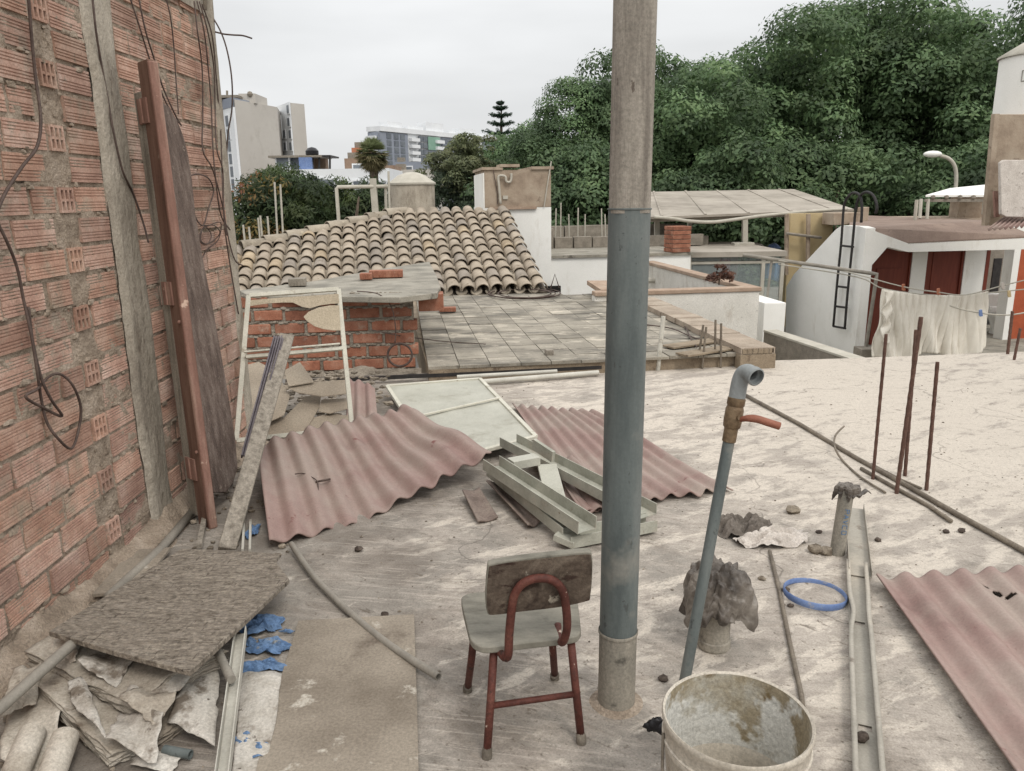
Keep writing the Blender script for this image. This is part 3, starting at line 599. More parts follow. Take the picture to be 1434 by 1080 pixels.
# ================================================================== CORRUGATED SHEETS
def corr(name, label, TL, TR, BR, BL, waves, amp, sagf=None, cat='roof sheet', mat_=m_redsheet, thick=.007, nu=None, nv=24, ragged=0, holes=(), group='faded red corrugated sheets'):
    TL, TR, BR, BL = (Vector(p) for p in (TL, TR, BR, BL)); nu = nu or int(waves*12)+1
    n = (TR-TL).cross(BL-TL).normalized(); n = n if n.z > 0 else -n
    def fn(u, v):
        p = lerp(lerp(TL, TR, u), lerp(BL, BR, u), v)
        off = amp*math.cos(2*PI*waves*u)
        if sagf: p = p+Vector((0, 0, sagf(u, v)))
        p = p+n*off
        if ragged:
            e = ragged*float(vn(u*waves*1.7, .3, 5)); d_ = (lerp(BL, BR, u)-lerp(TL, TR, u)).normalized(); p = p+d_*e*(1 if v > .5 else -1)*max(0, abs(v-.5)*2-.6)*2.5
        return p
    m = MB()
    m.grid(fn, nu, nv)
    if holes:
        m.t = [t for f, t in zip(m.f, m.t)]; keep = []
        for f in m.f:
            idx = f[0]; u = (idx % nu)/(nu-1); v = (idx//nu)/(nv-1)
            keep.append(not any((u-hu)**2/(hr*hr)+(v-hv)**2/(hs*hs) < 1 for hu, hv, hr, hs in holes))
        m.f = [f for f, k in zip(m.f, keep) if k]; m.t = m.t[:len(m.f)]
    o = m.build(name, mat_, smooth=180, solid=thick)
    return tag(o, label, cat, group)
# 1: raised middle sheet
s1 = [at(360, 628, 4.05), at(577, 566, 4.55), at(690, 634, 3.95), G(378, 762, .03)]
corr('corrugated_sheet', 'buckled faded red corrugated sheet propped on the rubble before the window frame', *s1, 9.5, .017, lambda u, v: -.10*math.sin(PI*u)*v**1.5*.55+.02*math.sin(5*u+3*v)+.012*math.sin(11*u*v+1), nv=40, ragged=.05)
# 2: sheet behind the pole
s2 = [G(718, 568, .03), G(836, 576, .03), G(1026, 682, .03), G(812, 716, .03)]
corr('corrugated_sheet', 'faded red corrugated sheet lying flat behind the grey pole', *s2, 8.5, .014, lambda u, v: .01*math.sin(6*v), nv=30, ragged=.06)
# 3: sheet in the near right corner
d3 = (G(1420, 1080, .04)-G(1227, 806, .04)); e3 = (G(1434, 797, .04)-G(1227, 806, .04))
A3 = G(1227, 806, .045); e3 = e3.normalized()*1.15
corr('corrugated_sheet', 'pink corrugated sheet with a torn slot in the near right corner', A3, A3+e3, A3+e3+d3*1.5, A3+d3*1.5, 10.0, .0155, lambda u, v: .003*math.sin(3*v+2*u)-.010*(1-u)**3, nu=241, nv=190,
     holes=[(.331, .062, .010, .009), (.340, .066, .008, .008), (.352, .094, .008, .013), (.358, .103, .008, .011), (.374, .126, .013, .008), (.385, .130, .008, .006)])
# scraps
corr('corrugated_scrap', 'narrow split scrap of brown sheet right of the buckled red sheet', G(648, 690, .04), G(672, 684, .04), G(697, 724, .012), G(668, 731, .012), .8, .008, cat='scrap sheet', mat_=m_greyscrap, nu=14, ragged=.04, group='brown sheet scraps')
corr('corrugated_scrap', 'curved brown corrugated scrap under the end of the metal frames', G(682, 678, .05), G(716, 664, .06), G(768, 724, .02), G(738, 738, .02), 1.4, .014, cat='scrap sheet', mat_=m_greyscrap, nu=22, ragged=.03, group='brown sheet scraps')
corr('corrugated_scrap', 'reddish corrugated scrap with a dark stone under the metal frames', G(740, 640, .03), G(800, 640, .03), G(872, 705, .015), G(800, 722, .015), 3, .012, cat='scrap sheet', mat_=m_redsheet, nu=40, ragged=.03, group='brown sheet scraps')
corr('corrugated_scrap', 'torn pink corrugated scrap standing behind the buckled red sheet', tiltplane(488, 534, 4.9, .12, .3), tiltplane(524, 538, 4.9, .12, .3), tiltplane(530, 606, 4.9, .02, .3), tiltplane(484, 606, 4.9, .02, .3), 2.5, .014, cat='scrap sheet', nu=30, ragged=.08, group='brown sheet scraps')
# twig and filter stub on the sheet 1
def on1(x, y, o=.03): return at(x, y, 3.62)
m = MB().tube(smoothpath([at(413, 664, 3.70), at(424, 663, 3.70), at(434, 667, 3.69), at(444, 674, 3.66), at(446, 688, 3.60)]), .003, 5)
m.tube([at(442, 675, 3.66), at(463, 671, 3.68)], .006, 6)
tag(m.build('broken_twig', m_wire, smooth=180), 'bent twig lying on the buckled red sheet', 'twig')

# ================================================================== WHITE PANEL and METAL FRAMES
pTL, pTR, pBR, pBL = at(542, 541, 5.75), at(672, 531, 5.95), at(750, 612, 4.42), at(612, 648, 4.10)
wp = thing('window_panel', 'pale glazed window sash lying tilted on the metal frames', 'window sash', lerp(pTL, pBR, .5))
pn_ = (pTR-pTL).cross(pBL-pTL).normalized(); pn_ = pn_ if pn_.z > 0 else -pn_
MB().prism([pTL, pTR, pBR, pBL], pn_*-.008).build('pane', m_panel, wp)
for p, q in ((pTL, pTR), (pBL, pBR)): MB().bar(p, q, .03, .022, up=pn_).build('sash_rail', m_whitepaint, wp, bevel=.002)
for p, q in ((pTL, pBL), (pTR, pBR)): MB().bar(p, q, .028, .024, up=pn_).build('sash_stile', m_whitepaint, wp, bevel=.002)
MB().bar(lerp(pTL, pBL, .52)+pn_*.012, lerp(pTR, pBR, .42)+pn_*.012, .02, .014, up=pn_).build('glazing_bar', m_whitepaint, wp, bevel=.002)
# channel helper: U section, open upwards or sideways
def channel(mb, p, q, wd, dp, t=.003, up=(0, 0, 1), lip=0):
    p = Vector(p); q = Vector(q); d = (q-p).normalized(); sx = d.cross(Vector(up)).normalized(); uz = sx.cross(d).normalized()
    mb.bar(p, q, wd, t, up=uz)
    for s in (-1, 1):
        o = sx*s*(wd-t)/2+uz*(dp/2+t/2)
        mb.bar(p+o, q+o, t, dp, up=uz)
        if lip:
            o2 = sx*s*(wd/2-lip/2)+uz*(dp+t); mb.bar(p+o2, q+o2, lip, t, up=uz)
    return mb
mf = thing('metal_door_frame', 'dismantled grey green steel channel frames stacked before the grey pole', 'metal frame', G(770, 720))
c1a, c1b = G(688, 655, .15), G(822, 744, .10)
channel(MB(), c1a, c1b, .10, .055, .004).build('side_channel', m_channel, mf)
channel(MB(), G(712, 622, .10), G(906, 724, .06), .12, .05, .004).build('side_channel', m_channel, mf)
channel(MB(), G(692, 664, .07), G(800, 752, .04), .09, .05, .004).build('lower_channel', m_channel, mf)
channel(MB(), G(792, 762, .015), G(912, 738, .015), .10, .05, .004).build('end_channel', m_channel, mf)
MB().bar(G(715, 650, .16), G(752, 643, .16), .075, .045).build('cross_bar', m_panel, mf, bevel=.002)
MB().bar(G(766, 652, .13), G(778, 700, .07), .10, .02).build('brace_board', m_panel, mf, bevel=.002)
MB().bar(G(748, 622, .20), G(775, 640, .17), .02, .06).build('bracket', m_channel, mf)
MB().bar(G(778, 750, .05), G(806, 762, .03), .05, .03).build('foot_plate', m_panel, mf, bevel=.002)
# long flat bars behind
for p, q, r, l in ((G(662, 536, .03), G(838, 522, .03), .022, 'long pale metal tube lying along the far roof edge, nearest of the three'),
                   (G(640, 528, .05), G(780, 520, .05), .016, 'long pale metal tube lying along the far roof edge, in the middle of the three'),
                   ):
    tag(MB().pipe([p, q], r, .003, 12).build('metal_tube', m_alu), l, 'metal tube', 'tubes along the far roof edge')
tag(MB().bar(G(415, 535, .05), G(842, 514, .05), .03, .03).build('black_bar', m_ladder), 'long black bar lying at the foot of the ruined brick wall', 'metal bar')

# ================================================================== POLE
pole = thing('grey_pole', 'tall round grey pole standing before the roof with a pale upper shaft', 'pole', G(866, 1000))
PB = G(866, 990); PB.z = -.01; PB.x = .303; PB.y = 2.045
PT = at(889, 20, 2.06); pd = (PT-PB).normalized()
def pz(z): return PB+pd*((z-PB.z)/pd.z)
zs = onp(866, 884, PB, (0, 1, 0)).z; zt = onp(880, 293, PB, (0, 1, 0)).z
MB().tube([pz(-.01), pz(zs-.02), pz(zs)], [.0555, .0555, .0565], 40).build('base_sleeve', m_pipelow, pole)
MB().lathe([(.0568, 0), (.0585, .003), (.0585, .010), (.0568, .013)], pz(zs-.006), pd, 40).build('joint_ring', m_pipelow, pole)
MB().tube([pz(zs+.001), pz(zt)], .0548, 40).build('pipe_sleeve', m_pipe, pole)
MB().lathe([(.0545, 0), (.0575, .002), (.0575, .005), (.0530, .006)], pz(zt-.003), pd, 40).build('sleeve_lip', m_pipe, pole)
# upper shaft: squarish section with rounded corners
vs = []; n = 40
for t in (zt-.01, zt+.5, zt+1.0, zt+1.7):
    c = pz(t)
    for k in range(n):
        a = 2*PI*k/n+.35; ca, sa = math.cos(a), math.sin(a); s_ = 1/(abs(ca)**3.2+abs(sa)**3.2)**(1/3.2); r = .0535*(.93+.07*s_)
        vs.append(c+Vector((ca*r*s_**.35, sa*r*s_**.35, 0)))
m = MB().add(vs, [(i*n+k, i*n+(k+1) % n, (i+1)*n+(k+1) % n, (i+1)*n+k) for i in range(3) for k in range(n)]+[tuple(3*n+k for k in range(n))])
m.build('upper_shaft', m_shaft, pole, smooth=60)
MB().lathe([(.056, .012), (.066, .006), (.085, 0), (.10, -.012)], PB+Vector((0, 0, .01)), (0, 0, 1), 32).build('mortar_collar', m_mortar, pole)

# ================================================================== CHAIR
ch = thing('school_chair', 'small wooden school chair with rusty red tube legs seen from behind', 'chair', (.02, 1.97, 0))
L1, L2, L3, L4 = G(682, 1062), G(814, 1041), G(655, 969), G(777, 952)   # near-left, near-right, far-left, far-right feet
zs_ = .318
def seatp(x, y): return G(x, y, zs_)
# seat outline traced on its height
so_ = [(646, 842), (650, 834), (662, 830), (700, 827), (760, 822), (800, 828), (808, 840), (813, 876), (812, 886), (800, 893), (740, 900), (690, 906), (672, 905), (660, 897), (655, 882)]
pts = [seatp(x, y) for x, y in so_]
def roundpoly(P, n=3):
    P = [Vector(p) for p in P]; o = []
    for i in range(len(P)):
        p0, p1, p2, p3 = P[i-1], P[i], P[(i+1) % len(P)], P[(i+2) % len(P)]
        for k in range(n):
            t = k/n; o.append(.5*((2*p1)+(p2-p0)*t+(2*p0-5*p1+4*p2-p3)*t*t+(3*p1-p0-3*p2+p3)*t**3))
    return o
MB().prism(roundpoly(pts), Vector((0, 0, -.020))).build('seat', m_seat, ch, bevel=.003)
n_b = Vector((.10, -1, -.10)).normalized()
B0 = at(756, 820, 1.83)
bo = [(683, 796), (688, 790), (720, 784), (770, 778), (822, 773), (829, 778), (830, 800), (827, 835), (822, 842), (780, 851), (730, 857), (690, 862), (682, 857), (680, 835)]
# the rear face is seen; the board's thickness shows along its top edge
bkr = MB().prism(roundpoly([onp(x, y, B0, n_b) for x, y in bo]), n_b*-.022).build('backrest', m_seat, ch, bevel=.004)
MB().prism(roundpoly([onp(756+(x-756)*.982, 820+(y-820)*.95+1, B0+n_b*.0005, n_b) for x, y in bo]), n_b*.0012).build('rear_face', m_back, bkr)
R_ = .0115
# bent rear hoop with returns under the seat
hp = [(716, 926), (711, 920), (713, 890), (717, 850), (722, 830), (734, 816), (752, 810), (772, 812), (786, 824), (792, 845), (794, 880), (797, 905)]
hoop = [onp(x, y, B0+n_b*.012, n_b) if y < 870 else None for x, y in hp]
hb_ = lambda x, y, Y: at(x, y, Y)
H_ = []
for (x, y) in hp: H_.append(onp(x, y, B0+n_b*.013, n_b))
lo_l = onp(706, 922, B0+n_b*.010, n_b); lo_r = onp(790, 908, B0+n_b*.010, n_b)
ext_l = [lo_l+Vector((-.010, .035, -.004)), lo_l+Vector((-.02, .12, -.004))]
ext_r = [lo_r+Vector((-.004, .035, -.004)), lo_r+Vector((-.01, .12, -.004))]
MB().tube(smoothpath([ext_l[1], ext_l[0]]+H_[1:-1]+[ext_r[0], ext_r[1]], 5), R_, 10).build('back_hoop', m_rustpaint, ch, smooth=180)
tops = [at(692, 908, 2.02), at(797, 893, 2.02), at(664, 893, 2.13), at(771, 886, 2.19)]
tops = [Vector((G(692, 906, .30).x, G(692, 906, .30).y, .30)), Vector((G(799, 893, .30).x, G(799, 893, .30).y, .30)), G(664, 890, .30), G(772, 876, .30)]
for f_, t_ in zip((L1, L2, L3, L4), tops):
    lg = MB().tube([f_+Vector((0, 0, .012)), lerp(f_, t_, .55), t_], R_, 10).build('leg', m_rustpaint, ch, smooth=180)
    MB().tube([f_-Vector((0, 0, .004)), f_+Vector((0, 0, .018)), f_+(t_-f_)*.10], [.0145, .0150, .0128], 12).build('rubber_foot', m_rubber, lg)
MB().tube([lerp(L1, tops[0], .47), lerp(L2, tops[1], .47)], .009, 8).build('stretcher', m_rustpaint, ch, smooth=180)

# ================================================================== STAND PIPE with valve
sp0 = G(953, 985); vt = at(1036, 535, 2.10)
sp = thing('standpipe', 'leaning grey standpipe with an elbow and orange valve lever', 'water pipe', sp0)
def al(t): return lerp(sp0, vt, t)
dl = (vt-sp0).normalized()
MB().tube([al(-.02), al(.86)], .0165, 18).build('riser', m_pipe, sp)
MB().lathe([(.017, -.01), (.0195, -.008), (.0195, .03), (.024, .035), (.0255, .05), (.0255, .085), (.0225, .095), (.025, .10), (.025, .118), (.019, .122), (.0, .122)], al(.835), dl, 16).build('valve_body', m_brass, sp)
lv0 = al(.895); pts = [lv0+V(.012, -.030, .004), at(1046, 586, 2.05), at(1060, 587, 2.04), at(1076, 592, 2.035), at(1092, 597, 2.03)]
pp = smoothpath(pts, 5)
m = MB().tube(pp, [.007+.004*min(1, i/8) for i in range(len(pp))], 10); m.v = [p+V(0, 0, 0) for p in m.v]
m.build('lever', m_lever, sp, smooth=180)
MB().tube([lv0+V(.004, 0, 0), lv0+V(.01, -.034, .010)], .008, 8).build('spindle', m_brass, sp)
MB().tube([al(.93), al(.99)], .0155, 16).build('upper_nipple', m_pipelow, sp)
el = [al(.955), al(1.0), al(1.025)+V(.004, -.006, .0), al(1.035)+V(.011, -.022, -.002), al(1.035)+V(.018, -.040, -.006)]
MB().pipe(smoothpath(el, 5), .0230, .0065, 18).build('elbow', m_elbow, sp, smooth=60)
MB().lathe([(.0165, .0), (.0262, .001), (.0262, .016), (.0228, .018)], el[-1], (el[-1]-el[-2]), 18).build('elbow_rim', m_elbow, sp)

# ================================================================== BUCKET
bc = Vector((.66, 1.70, 0)); rimC = lerp(G(928, 1010, .37), G(1138, 1012, .37), .5); rimC = G(1032, 1003, .37)
bk_ = thing('plaster_bucket', 'grimy cream plastic bucket crusted with dried plaster inside', 'bucket', (rimC.x, rimC.y, 0))
RR = (G(1138, 1010, .37)-G(928, 1010, .37)).length/2
bo_ = Vector((rimC.x, rimC.y, 0))
pr = [(RR*.80, .0), (RR*.955, .30), (RR*.965, .302), (RR*.985, .303), (RR*.99, .318), (RR*.97, .32), (RR*.975, .352), (RR*.99, .355), (RR*1.0, .362), (RR*1.0, .370), (RR*.985, .374), (RR*.955, .370)]
MB().lathe(pr, bo_, n=64).build('shell', m_bucket, bk_, smooth=60)
MB().lathe([(RR*.955, .370), (RR*.945, .34), (RR*.90, .20), (RR*.86, .075), (.06, .06), (0.0, .055)], bo_, n=64).build('plaster_lining', m_bucketin, bk_, smooth=60)
hnd = [bo_+V(-RR*.99, 0, .33)]+[bo_+V(-RR*(.99+.10*math.sin(PI*t)), -RR*math.sin(PI*t*.5)*1.0, .33-.27*math.sin(PI*.5*t)) for t in (.2, .4, .6, .8, 1)]
MB().tube(smoothpath(hnd), .0035, 6).build('handle', m_iron, bk_, smooth=180)
m = MB()
for i in range(5): m.sphere(at(910+5*i, 1018-3*(i % 3), 1.86), .016+.006*(i % 2), 8, (1.1, .7, .9), .6)
tag(m.build('black_bag_scrap', m_black, smooth=60), 'small black plastic scrap on the left of the bucket', 'plastic scrap')

# ================================================================== SMALL NEAR THINGS on the right
def creaser(seed, n=11, f0=1.2, f1=5.0):
    # sum of triangular waves in random directions: sharp folds, flat facets between
    g = random.Random(seed); W = []
    for k in range(n):
        d = Vector((g.gauss(0, 1), g.gauss(0, 1), g.gauss(0, 1))).normalized(); f = f0*(f1/f0)**(k/(n-1)); W.append((d*f, g.random()*2, 1/f**.7))
    t = sum(q[2] for q in W)
    def fn(p):
        s_ = 0
        for d, ph, am in W: s_ += am*(abs(((p.dot(d)+ph) % 2)-1)*2-1)
        return s_/t
    return fn
def crumple(c, rx, ry, rz, seed, n=34, amp=.5, drape=0.0, hole=0):
    cz_ = creaser(seed, 16, 1.8, 11); cr_ = creaser(seed+50, 7, .8, 3)
    def fn(u, v):
        a = 2*PI*u; d = Vector((math.cos(a), math.sin(a), 0)); k = 1+amp*1.6*cr_(d)+amp*.25*cz_(d*1.7)
        p = d*v; h = cz_(p*1.1)
        z = rz*((1-v**2.4)*.55+3.0*h*(1-.35*v)+.45)
        return Vector((c[0]+rx*v*k*d.x, c[1]+ry*v*k*d.y, c[2]+z))
    return MB().grid(fn, n*4, n+14)
# stub pipe with plastic bag
sp2 = thing('vent_stub', 'short grey drain stub capped with a crumpled dusty plastic bag', 'pipe stub', G(998, 915))
sb = G(999, 905)
MB().pipe([sb+V(0, 0, -.01), sb+V(0, 0, .19)], .052, .005, 28).build('stub_pipe', m_pipelow, sp2, smooth=60)
MB().lathe([(.0525, 0), (.056, .004), (.056, .028), (.0525, .032)], sb+V(0, 0, .005), n=28).build('stub_socket', m_pipelow, sp2)
def bagm(c, r, h, seed, skirt, flare=1.0):
    # plastic sheet thrown over a pipe mouth: crumpled crown, pleated sides flaring to a ragged hem
    ch_ = creaser(seed+1, 14, 2.0, 8); cl = creaser(seed, 6, .8, 2); g = random.Random(seed); npl = 7
    ph = [g.uniform(0, 2*PI) for _ in range(3)]
    def tri(x): x = (x/(2*PI)) % 1; return abs(x*2-1)*2-1
    def fn(u, v):
        a = 2*PI*u; ca, sa = math.cos(a), math.sin(a); pl = tri(a*npl+ph[0]+1.2*math.sin(a*2+ph[1]))*.6+tri(a*11+ph[2])*.4
        d = Vector((ca, sa, 0))
        if v < .45:
            t = v/.45; p = d*t*1.1; q = ch_(p+V(0, 0, .3)); R = r*.95*t**.85*(1+.5*cl(d*t)+.10*pl*t+.22*q*t); z = h*((1-t**3)*.45+.75*q*(1-.2*t)+.55)
        else:
            t = (v-.45)/.55; q = ch_(d*1.1+V(0, 0, .3-t*1.6))
            R = r*(.95+.16*flare*math.sin(t*2.2))*(1+.5*cl(d)+(.10+.10*t)*pl+(.22+.25*t)*q); z = h*.55+h*.75*q*.8*(1-t)-skirt*t*(1+.55*cl(d*1.7)+.3*pl)
        return Vector((c[0]+R*ca, c[1]+R*sa, c[2]+z))
    return MB().grid(fn, 220, 80)
bagm(sb+V(.0, 0, .215), .092, .085, 11, .125).build('plastic_bag', m_bag, sp2, smooth=30, solid=.0025)
# second stub with rag and blue print
s20 = G(1172, 776); s2t = at(1186, 686, 3.04)
vs2 = thing('vent_stub', 'leaning grey drain stub with blue print, capped with a rag', 'pipe stub', s20)
ds2 = (s2t-s20).normalized()
MB().tube([s20-ds2*.01, s2t], .030, 24).build('stub_pipe', m_pipelow, vs2, smooth=60)
bagm(s2t+V(0, 0, .004), .040, .020, 23, .040, .5).build('rag_cap', m_bag, vs2, smooth=30, solid=.002)
m = MB(); m.grid(lambda u, v: s2t+V(.02+.075*u, -.005+.03*(v-.5), .002+.012*math.sin(u*9)-.02*u*u), 14, 4); m.build('rag_tail', m_bag, vs2, solid=.002)
# blue print up the stub, worn strokes wrapped on the pipe
def onpipe(h, ang, r=.0306):
    t = ds2; x = Vector((1, 0, 0)); x = (x-t*x.dot(t)).normalized(); y = t.cross(x); y = y if y.y < 0 else -y
    return s20+t*h+x*r*math.sin(ang)+y*r*math.cos(ang)
LET = {'P': [((0, 0), (0, 4)), ((0, 4), (2, 4)), ((2, 4), (2, 2)), ((2, 2), (0, 2))], 'A': [((0, 0), (1, 4)), ((1, 4), (2, 0)), ((.5, 1.5), (1.5, 1.5))], 'V': [((0, 4), (1, 0)), ((1, 0), (2, 4))],
       'C': [((2, 4), (0, 4)), ((0, 4), (0, 0)), ((0, 0), (2, 0))], 'O': [((0, 0), (0, 4)), ((0, 4), (2, 4)), ((2, 4), (2, 0)), ((2, 0), (0, 0))]}
m = MB(); hh = .205
for chh in 'PAVCO':
    for (x0, y0), (x1, y1) in LET[chh]:
        P = [onpipe(hh-(x0+(x1-x0)*t)*.0075, .05+((y0+(y1-y0)*t)-2)*.16) for t in (0, .5, 1)]
        m.tube(P, .0014, 4)
    hh -= .023
m.build('blue_print', m_bluetxt, vs2, smooth=0)
# rags
def clothpatch(name, label, cpx, rx, ry, rz, seed, mt, rot=0, amp=.42):
    c = G(*cpx, .004)
    m = crumple((0, 0, 0), rx, ry, rz, seed, 40, amp); R3 = Matrix.Rotation(rot, 3, 'Z'); m.v = [R3 @ p+c for p in m.v]
    for p in m.v: p.z = max(p.z, .003)
    return tag(m.build(name, mt, smooth=22), label, 'rag')
clothpatch('dark_rag', 'crumpled dark grey rag on the cement left of the white rag', (1040, 742), .13, .10, .042, 5, m_rag, .2)
clothpatch('white_rag', 'crumpled dirty white rag on the cement before the short leaning stub', (1082, 757), .17, .085, .030, 15, m_ragw, .25)
# blue ring
rc = G(1141, 832, .014); rr = (G(1184, 832)-G(1099, 832)).length/2
m = MB().lathe([(rr*.945, .0), (rr*.98, -.008), (rr, .0), (rr, .014), (rr*.97, .018), (rr*.945, .014), (rr*.945, 0)], rc-V(0, 0, .004), (.06, .05, 1), 56)
tag(m.build('bucket_ring', m_bluep, smooth=50), 'blue plastic bucket lid ring lying on the dusty cement', 'plastic ring')
# steel stud channel, near right
st = thing('steel_stud', 'long galvanised steel stud with punched holes lying along the cement', 'steel channel', G(1215, 950))
sa, sb2 = G(1199, 795, .006), G(1217, 1120, .006)
dst = (sb2-sa).normalized(); sxx = dst.cross(Vector((0, 0, 1))).normalized()
hw = .035; holes = [.235, .57, 1.05]; holes = [(G(1, yy).y) for yy in (808, 893, 1040)]
m = MB(); ys = [0.]; L = (sb2-sa).length
hs = sorted([(sa.y-hy)/abs(dst.y) for hy in holes]); cur = 0
def stp(t, s_, z=0): return sa+dst*t+sxx*s_+Vector((0, 0, z))
for h in hs:
    m.box8([stp(cur, hw), stp(h-.014, hw), stp(h-.014, -hw), stp(cur, -hw), stp(cur, hw, .002), stp(h-.014, hw, .002), stp(h-.014, -hw, .002), stp(cur, -hw, .002)])
    for s0, s1 in ((hw, .018), (-.018, -hw)):
        m.box8([stp(h-.014, s0), stp(h+.014, s0), stp(h+.014, s1), stp(h-.014, s1), stp(h-.014, s0, .002), stp(h+.014, s0, .002), stp(h+.014, s1, .002), stp(h-.014, s1, .002)])
    cur = h+.014
m.box8([stp(cur, hw), stp(L, hw), stp(L, -hw), stp(cur, -hw), stp(cur, hw, .002), stp(L, hw, .002), stp(L, -hw, .002), stp(cur, -hw, .002)])
m.build('web', m_stud, st)
for sgn in (1, -1):
    m = MB()
    def fl(u, v, sgn=sgn):
        t = u*L; bend = .012*math.exp(-((t-.42)/.10)**2)*(1 if sgn > 0 else .25)
        off = sgn*hw-(bend if sgn > 0 else -bend); z = .002+.030*v
        return stp(t, off+sgn*.004*v, z)
    m.grid(fl, 40, 5); m.build('flange', m_stud, st, solid=.0022)
    m = MB(); m.grid(lambda u, v, sgn=sgn: fl(u, 1)+sxx*(-sgn)*.014*v, 40, 2); m.build('lip', m_stud, st, solid=.0022)
sa4, sb4 = G(1196, 712, .004), G(1203, 790, .012)
u4 = thing('steel_track', 'short pale steel track lying beside the leaning drain stub', 'steel channel', sa4)
channel(MB(), sa4, sb4+(sb4-sa4)*.18, .085, .03, .0025).build('track', m_stud, u4)
tag(MB().sphere(G(1207, 1032, .02), .017, 9, (1.3, 1, .9), .3).build('dark_stone', m_darkstone, smooth=60), 'dark clod of dirt resting inside the steel stud', 'stone', 'dark stones on the cement')
# rods on the floor
def gp(pts, z=.012): return [G(x, y, z) for x, y in pts]
tag(MB().tube(gp([(1078, 772), (1092, 830), (1106, 900), (1122, 972), (1124, 990)], .01), .008, 8).build('floor_rod', m_iron, smooth=180), 'thin rusty rod lying on the cement left of the blue ring', 'rod', 'rods lying on the cement')
tag(MB().tube(gp([(1034, 548), (1120, 594), (1200, 642), (1270, 680), (1340, 720), (1450, 780)], .014), .013, 10).build('floor_rod', m_iron, smooth=180), 'long thick rod lying right across the cement to the right edge', 'rod', 'rods lying on the cement')
tag(MB().tube(gp([(1206, 656), (1250, 681), (1300, 708), (1332, 730)], .012), .010, 8).build('floor_rod', m_iron, smooth=180), 'short rod lying along the near side of the long thick rod', 'rod', 'rods lying on the cement')
tag(MB().tube(gp([(1220, 650), (1262, 672), (1290, 684)], .012), .007, 8).build('floor_rod', m_iron, smooth=180), 'shortest thin rod among the feet of the rusty rebars', 'rod', 'rods lying on the cement')
tag(MB().tube(smoothpath([at(1182, 597, 4.70), at(1170, 610, 4.55), G(1169, 626, .05), G(1180, 645, .01), G(1205, 668, .01), G(1240, 690, .01)]), .006, 6).build('bent_rod', m_iron, smooth=180), 'thin bent wire rod curling up from the cement by the rebars', 'rod')
# rebars standing
def rebar(name, label, f, t, r, mt=m_rust, grp='rusty rebars on our roof'):
    f = Vector(f); t = Vector(t); n = max(6, int((t-f).length/.03)); P = []; R = []
    for i in range(n+1):
        P.append(lerp(f, t, i/n)); R.append(r*(1.10 if i % 2 else .95))
    return tag(MB().tube(P, R, 7).build(name, mt, smooth=60), label, 'rebar', grp)
for (fx_, fy_), (tx_, ty_), l, r in (((1222, 674), (1241, 468), 'leftmost rusty rebar standing from the cement', .0085), ((1255, 694), (1290, 444), 'tallest rusty rebar, leaning right from the cement', .0105), ((1267, 670), (1283, 462), 'rusty rebar half hidden behind the tallest leaning one', .0095), ((1297, 690), (1313, 507), 'rightmost rusty rebar standing alone from the cement', .0095)):
    f = G(fx_, fy_, -.01); rebar('rebar', l, f, at(tx_, ty_, f.y+.02), r)
for x0, y0, x1, y1, l in ((976, 515, 985, 455, 'leftmost thin rebar at the far roof edge'), (983, 518, 989, 458, 'second thin rebar from the left at the far roof edge'), (1001, 514, 1002, 448, 'third thin rebar from the left at the far roof edge'), (1009, 517, 1010, 453, 'rightmost thin rebar at the far roof edge')):
    f = G(x0, y0, -.01); rebar('rebar', l, f, at(x1, y1, f.y), .010, m_iron, 'rebars at the far roof edge')
tag(MB().tube([G(921, 520, -.01), at(929, 443, 6.62)], .020, 8).build('edge_stake', m_alu), 'pale metal stake standing at the far roof edge right of the pole', 'stake')
f = G(1420, 505, -.01); rebar('rebar', 'thin rebar at the far right by the orange door', f, at(1429, 460, f.y), .012, m_rust, None)
for (x, y, x1, y1) in ((1411, 497, 1418, 436),):
    f = G(x, y, -.01); rebar('rebar', 'rusty post standing before the white door post at right', f, at(x1, y1, f.y), .014, m_rust, None)
# stones
for k, (x, y, r, mt, l) in enumerate(((1112, 714, .030, m_rubble, 'pale lump of mortar behind the white rag'), (1141, 769, .030, m_rubble, 'pale broken lump on the left at the foot of the leaning stub'), (1157, 772, .026, m_rubble, 'pale broken lump touching the foot of the leaning stub'),
        (1147, 745, .012, m_darkstone, 'small dark stone right of the white rag'), (1230, 756, .013, m_darkstone, 'small dark stone right of the short steel track'), (1325, 744, .012, m_darkstone, 'small upright dark bit before the long rod'), (1347, 743, .015, m_darkstone, 'small flat dark bit beside the upright one'),
        (502, 769, .016, m_darkstone, 'small dark stone on the grey cement under the buckled sheet'), (539, 860, .012, m_darkstone, 'dark stone at the top edge of the flat hardboard'), (929, 950, .014, m_darkstone, 'dark stone between grey pole and standpipe'), (797, 682, .013, m_darkstone, 'dark stone on the reddish scrap under the frames'),
        (1101, 826, .014, m_darkstone, 'dark stone at the left rim of the blue ring'), (1107, 848, .011, m_darkstone, 'dark stone just below the blue ring'), (1067, 810, .013, m_rubble, 'pale pebble left of the floor rod, level with the blue ring'), (1188, 682, .014, m_rubble, 'grey pebble by the rag on the leaning stub'))):
    tag(MB().sphere(G(x, y, r*.6), r, 9, (1.2, 1, .75), .45).build('stone' if mt is m_rubble else 'dark_stone', mt, smooth=50), l, 'stone', 'pale stones on the cement' if mt is m_rubble else 'dark stones on the cement')
